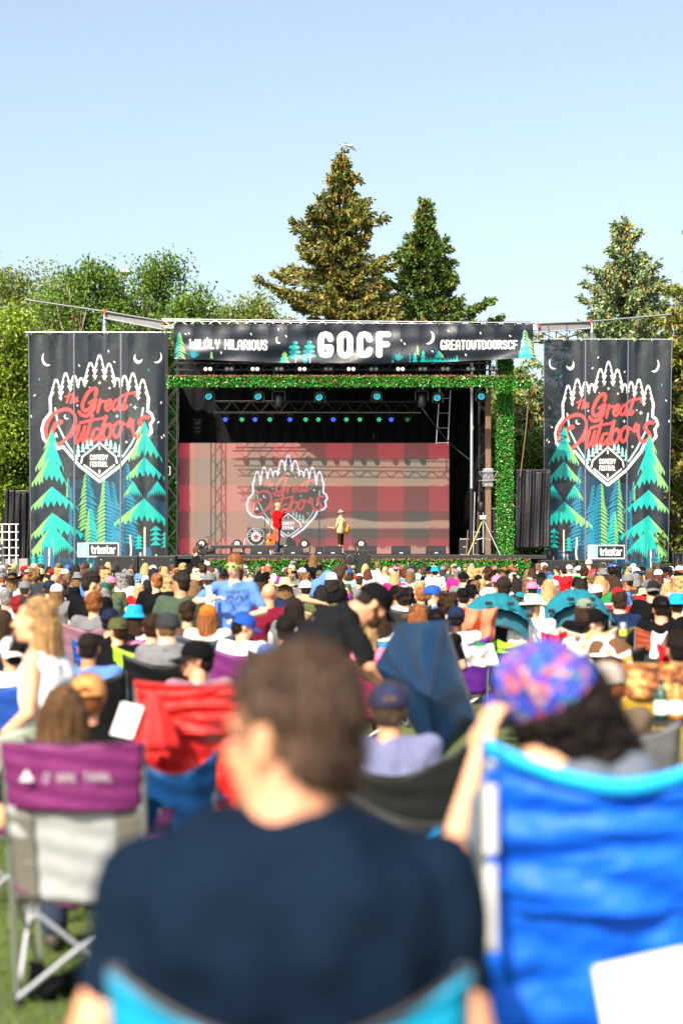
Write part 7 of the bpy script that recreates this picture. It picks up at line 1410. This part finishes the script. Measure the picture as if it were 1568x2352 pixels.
for k, (dd, px, z, ri) in enumerate(AUTO):
    for _ in range(40):
        hs, hd, _w = rc.choice(HW); hcn = rc.choice(HCW); sh = rc.choice(SHW); hat = rc.choice([None]*15+['cap']*13+['bucket', 'straw']); hn = rc.choice(HATW)
        if hat and hs in ('bun', 'curly'): continue
        desc = (f'{hn} cap over {"bare" if hs is None else hcn} head,' if hat == 'cap' else f'{hn if hat != "straw" else "straw"} {"bucket" if hat == "bucket" else "sun"} hat,' if hat else f'{hd} {"" if hs is None else hcn} person,'.replace(' person', ' head')).replace('  ', ' ').replace(' ,', ',')
        row = ORD[min(ri, len(ORD)-1)]; lab = f'{desc} {sh} shirt, {zone(px)}, {row} row'
        if lab not in used and len(lab.split()) <= 16: break
    used.add(lab)
    A_ = dict(hair=hs, hc=HAIR[hcn], hat=hat, hatc=COLS[hn] if hat != 'straw' else COLS['tan'], shirt=COLS[sh], skin=SKIN[rc.choice([0, 0, 1, 1, 2, 3, 5, 5, 4])], tank=(hs in ('long', 'longbob') and rc.random() < .3))
    yaw = rc.choice([0, 0, 0, 0, 18, -18, 40, -40, 65])
    if k < LIM:
        vx = .015 if dd < 15 else .02
        person(Vector((X(px, dd), dd, 0)), lab, s=z/1.285, yaw=yaw, vox=vx, lower=dd < 14, rz=rc.uniform(-6, 6), group=BK, fat=rc.choice([1.0, 1.2]), shirt_m=rc.choice(['cloth']*11+['striped', 'plaid']), **A_)
        if dd < 19 and rc.random() < .9:
            cn_ = rc.choice(CHW); cl = f'{cn_} camp chair under the {desc.rstrip(",")} {zone(px)}, {row} row'
            if len(cl.split()) > 16: cl = f'{cn_} camp chair, {desc.rstrip(",")} above it, {row} row {"left" if px < CX else "right"}'
            while cl in used: cn_ = rc.choice(CHW); cl = f'{cn_} camp chair, {desc.rstrip(",")} seated, {zone(px)}, {row} row'
            used.add(cl); camp_chair(Vector((X(px, dd), dd, 0)), cl, COLS[cn_], s=max(.9, min(1.05, z/1.25)), detail=False, w=.60)
    else: FAR.append((dd, px, z, yaw, A_))
print('auto', len(AUTO), 'named', n_named, 'far', len(FAR))
def far_crowd():
    Vs, Fs, Cs, o = [], [], [], 0
    def put(me, M4, col):
        nonlocal o
        key = ('np', me.name)
        if key not in _cache:
            n = len(me.vertices); co = np.empty(n*3, np.float32); me.vertices.foreach_get('co', co); me.calc_loop_triangles(); t = np.empty(len(me.loop_triangles)*3, np.int32); me.loop_triangles.foreach_get('vertices', t); _cache[key] = (co.reshape(-1, 3), t.reshape(-1, 3))
        V, T = _cache[key]; M_ = np.array(M4); Vs.append(V @ M_[:3, :3].T+M_[:3, 3]); Fs.append(T+o); o += len(V); Cs.append(np.tile((*col, 1), (len(V), 1)))
    for dd, px, z, yaw, A_ in FAR:
        j = joints(SIT); Rm = hrot(yaw); s = z/1.285; W_ = Matrix.Translation((X(px, dd), dd, 0)) @ Matrix.Scale(s, 4); Hm = W_ @ Matrix.Translation(j['head']) @ Rm.to_4x4()
        put(fuse(('farbody', yaw), head_shapes(j['head'], Rm)+[('c', tuple(j['neck']), .062, tuple(j['head']), .055)]+[q for t_ in 'RL' for q in [('c', tuple(j['sh'+t_]), .052, tuple(j['el'+t_]), .042), ('c', tuple(j['el'+t_]), .04, tuple(j['wr'+t_]), .03)]], .024, 2), W_, A_['skin'])
        put(fuse(('farshirt',), shirt_shapes(j), .032, 2), W_, A_['shirt'])
        if A_['hair']: put(fuse(('farhair', A_['hair']), hair_shapes(A_['hair'])[0], .02, 1), Hm, A_['hc'])
        if A_['hat']: put(hat_mesh(A_['hat']), Hm, A_['hatc'])
    me = np_mesh('crowd', np.concatenate(Vs), np.concatenate(Fs), True); ca = me.color_attributes.new('print', 'FLOAT_COLOR', 'POINT'); ca.data.foreach_set('color', np.concatenate(Cs).astype(np.float32).ravel())
    m, nt, N, L, b = new_mat('far_crowd'); at = N.new('ShaderNodeAttribute'); at.attribute_name = 'print'; L.new(at.outputs['Color'], b.inputs['Base Color']); b.inputs['Roughness'].default_value = .75
    tag(link('crowd', me, m=m), 'densely seated people in the rows nearest the stage', kind='stuff'); print('far tris', len(me.polygons))
far_crowd()
bpy.data.scenes.remove(TMP)
print('tris', sum(len(me.polygons)*2 for me in bpy.data.meshes if me.users))
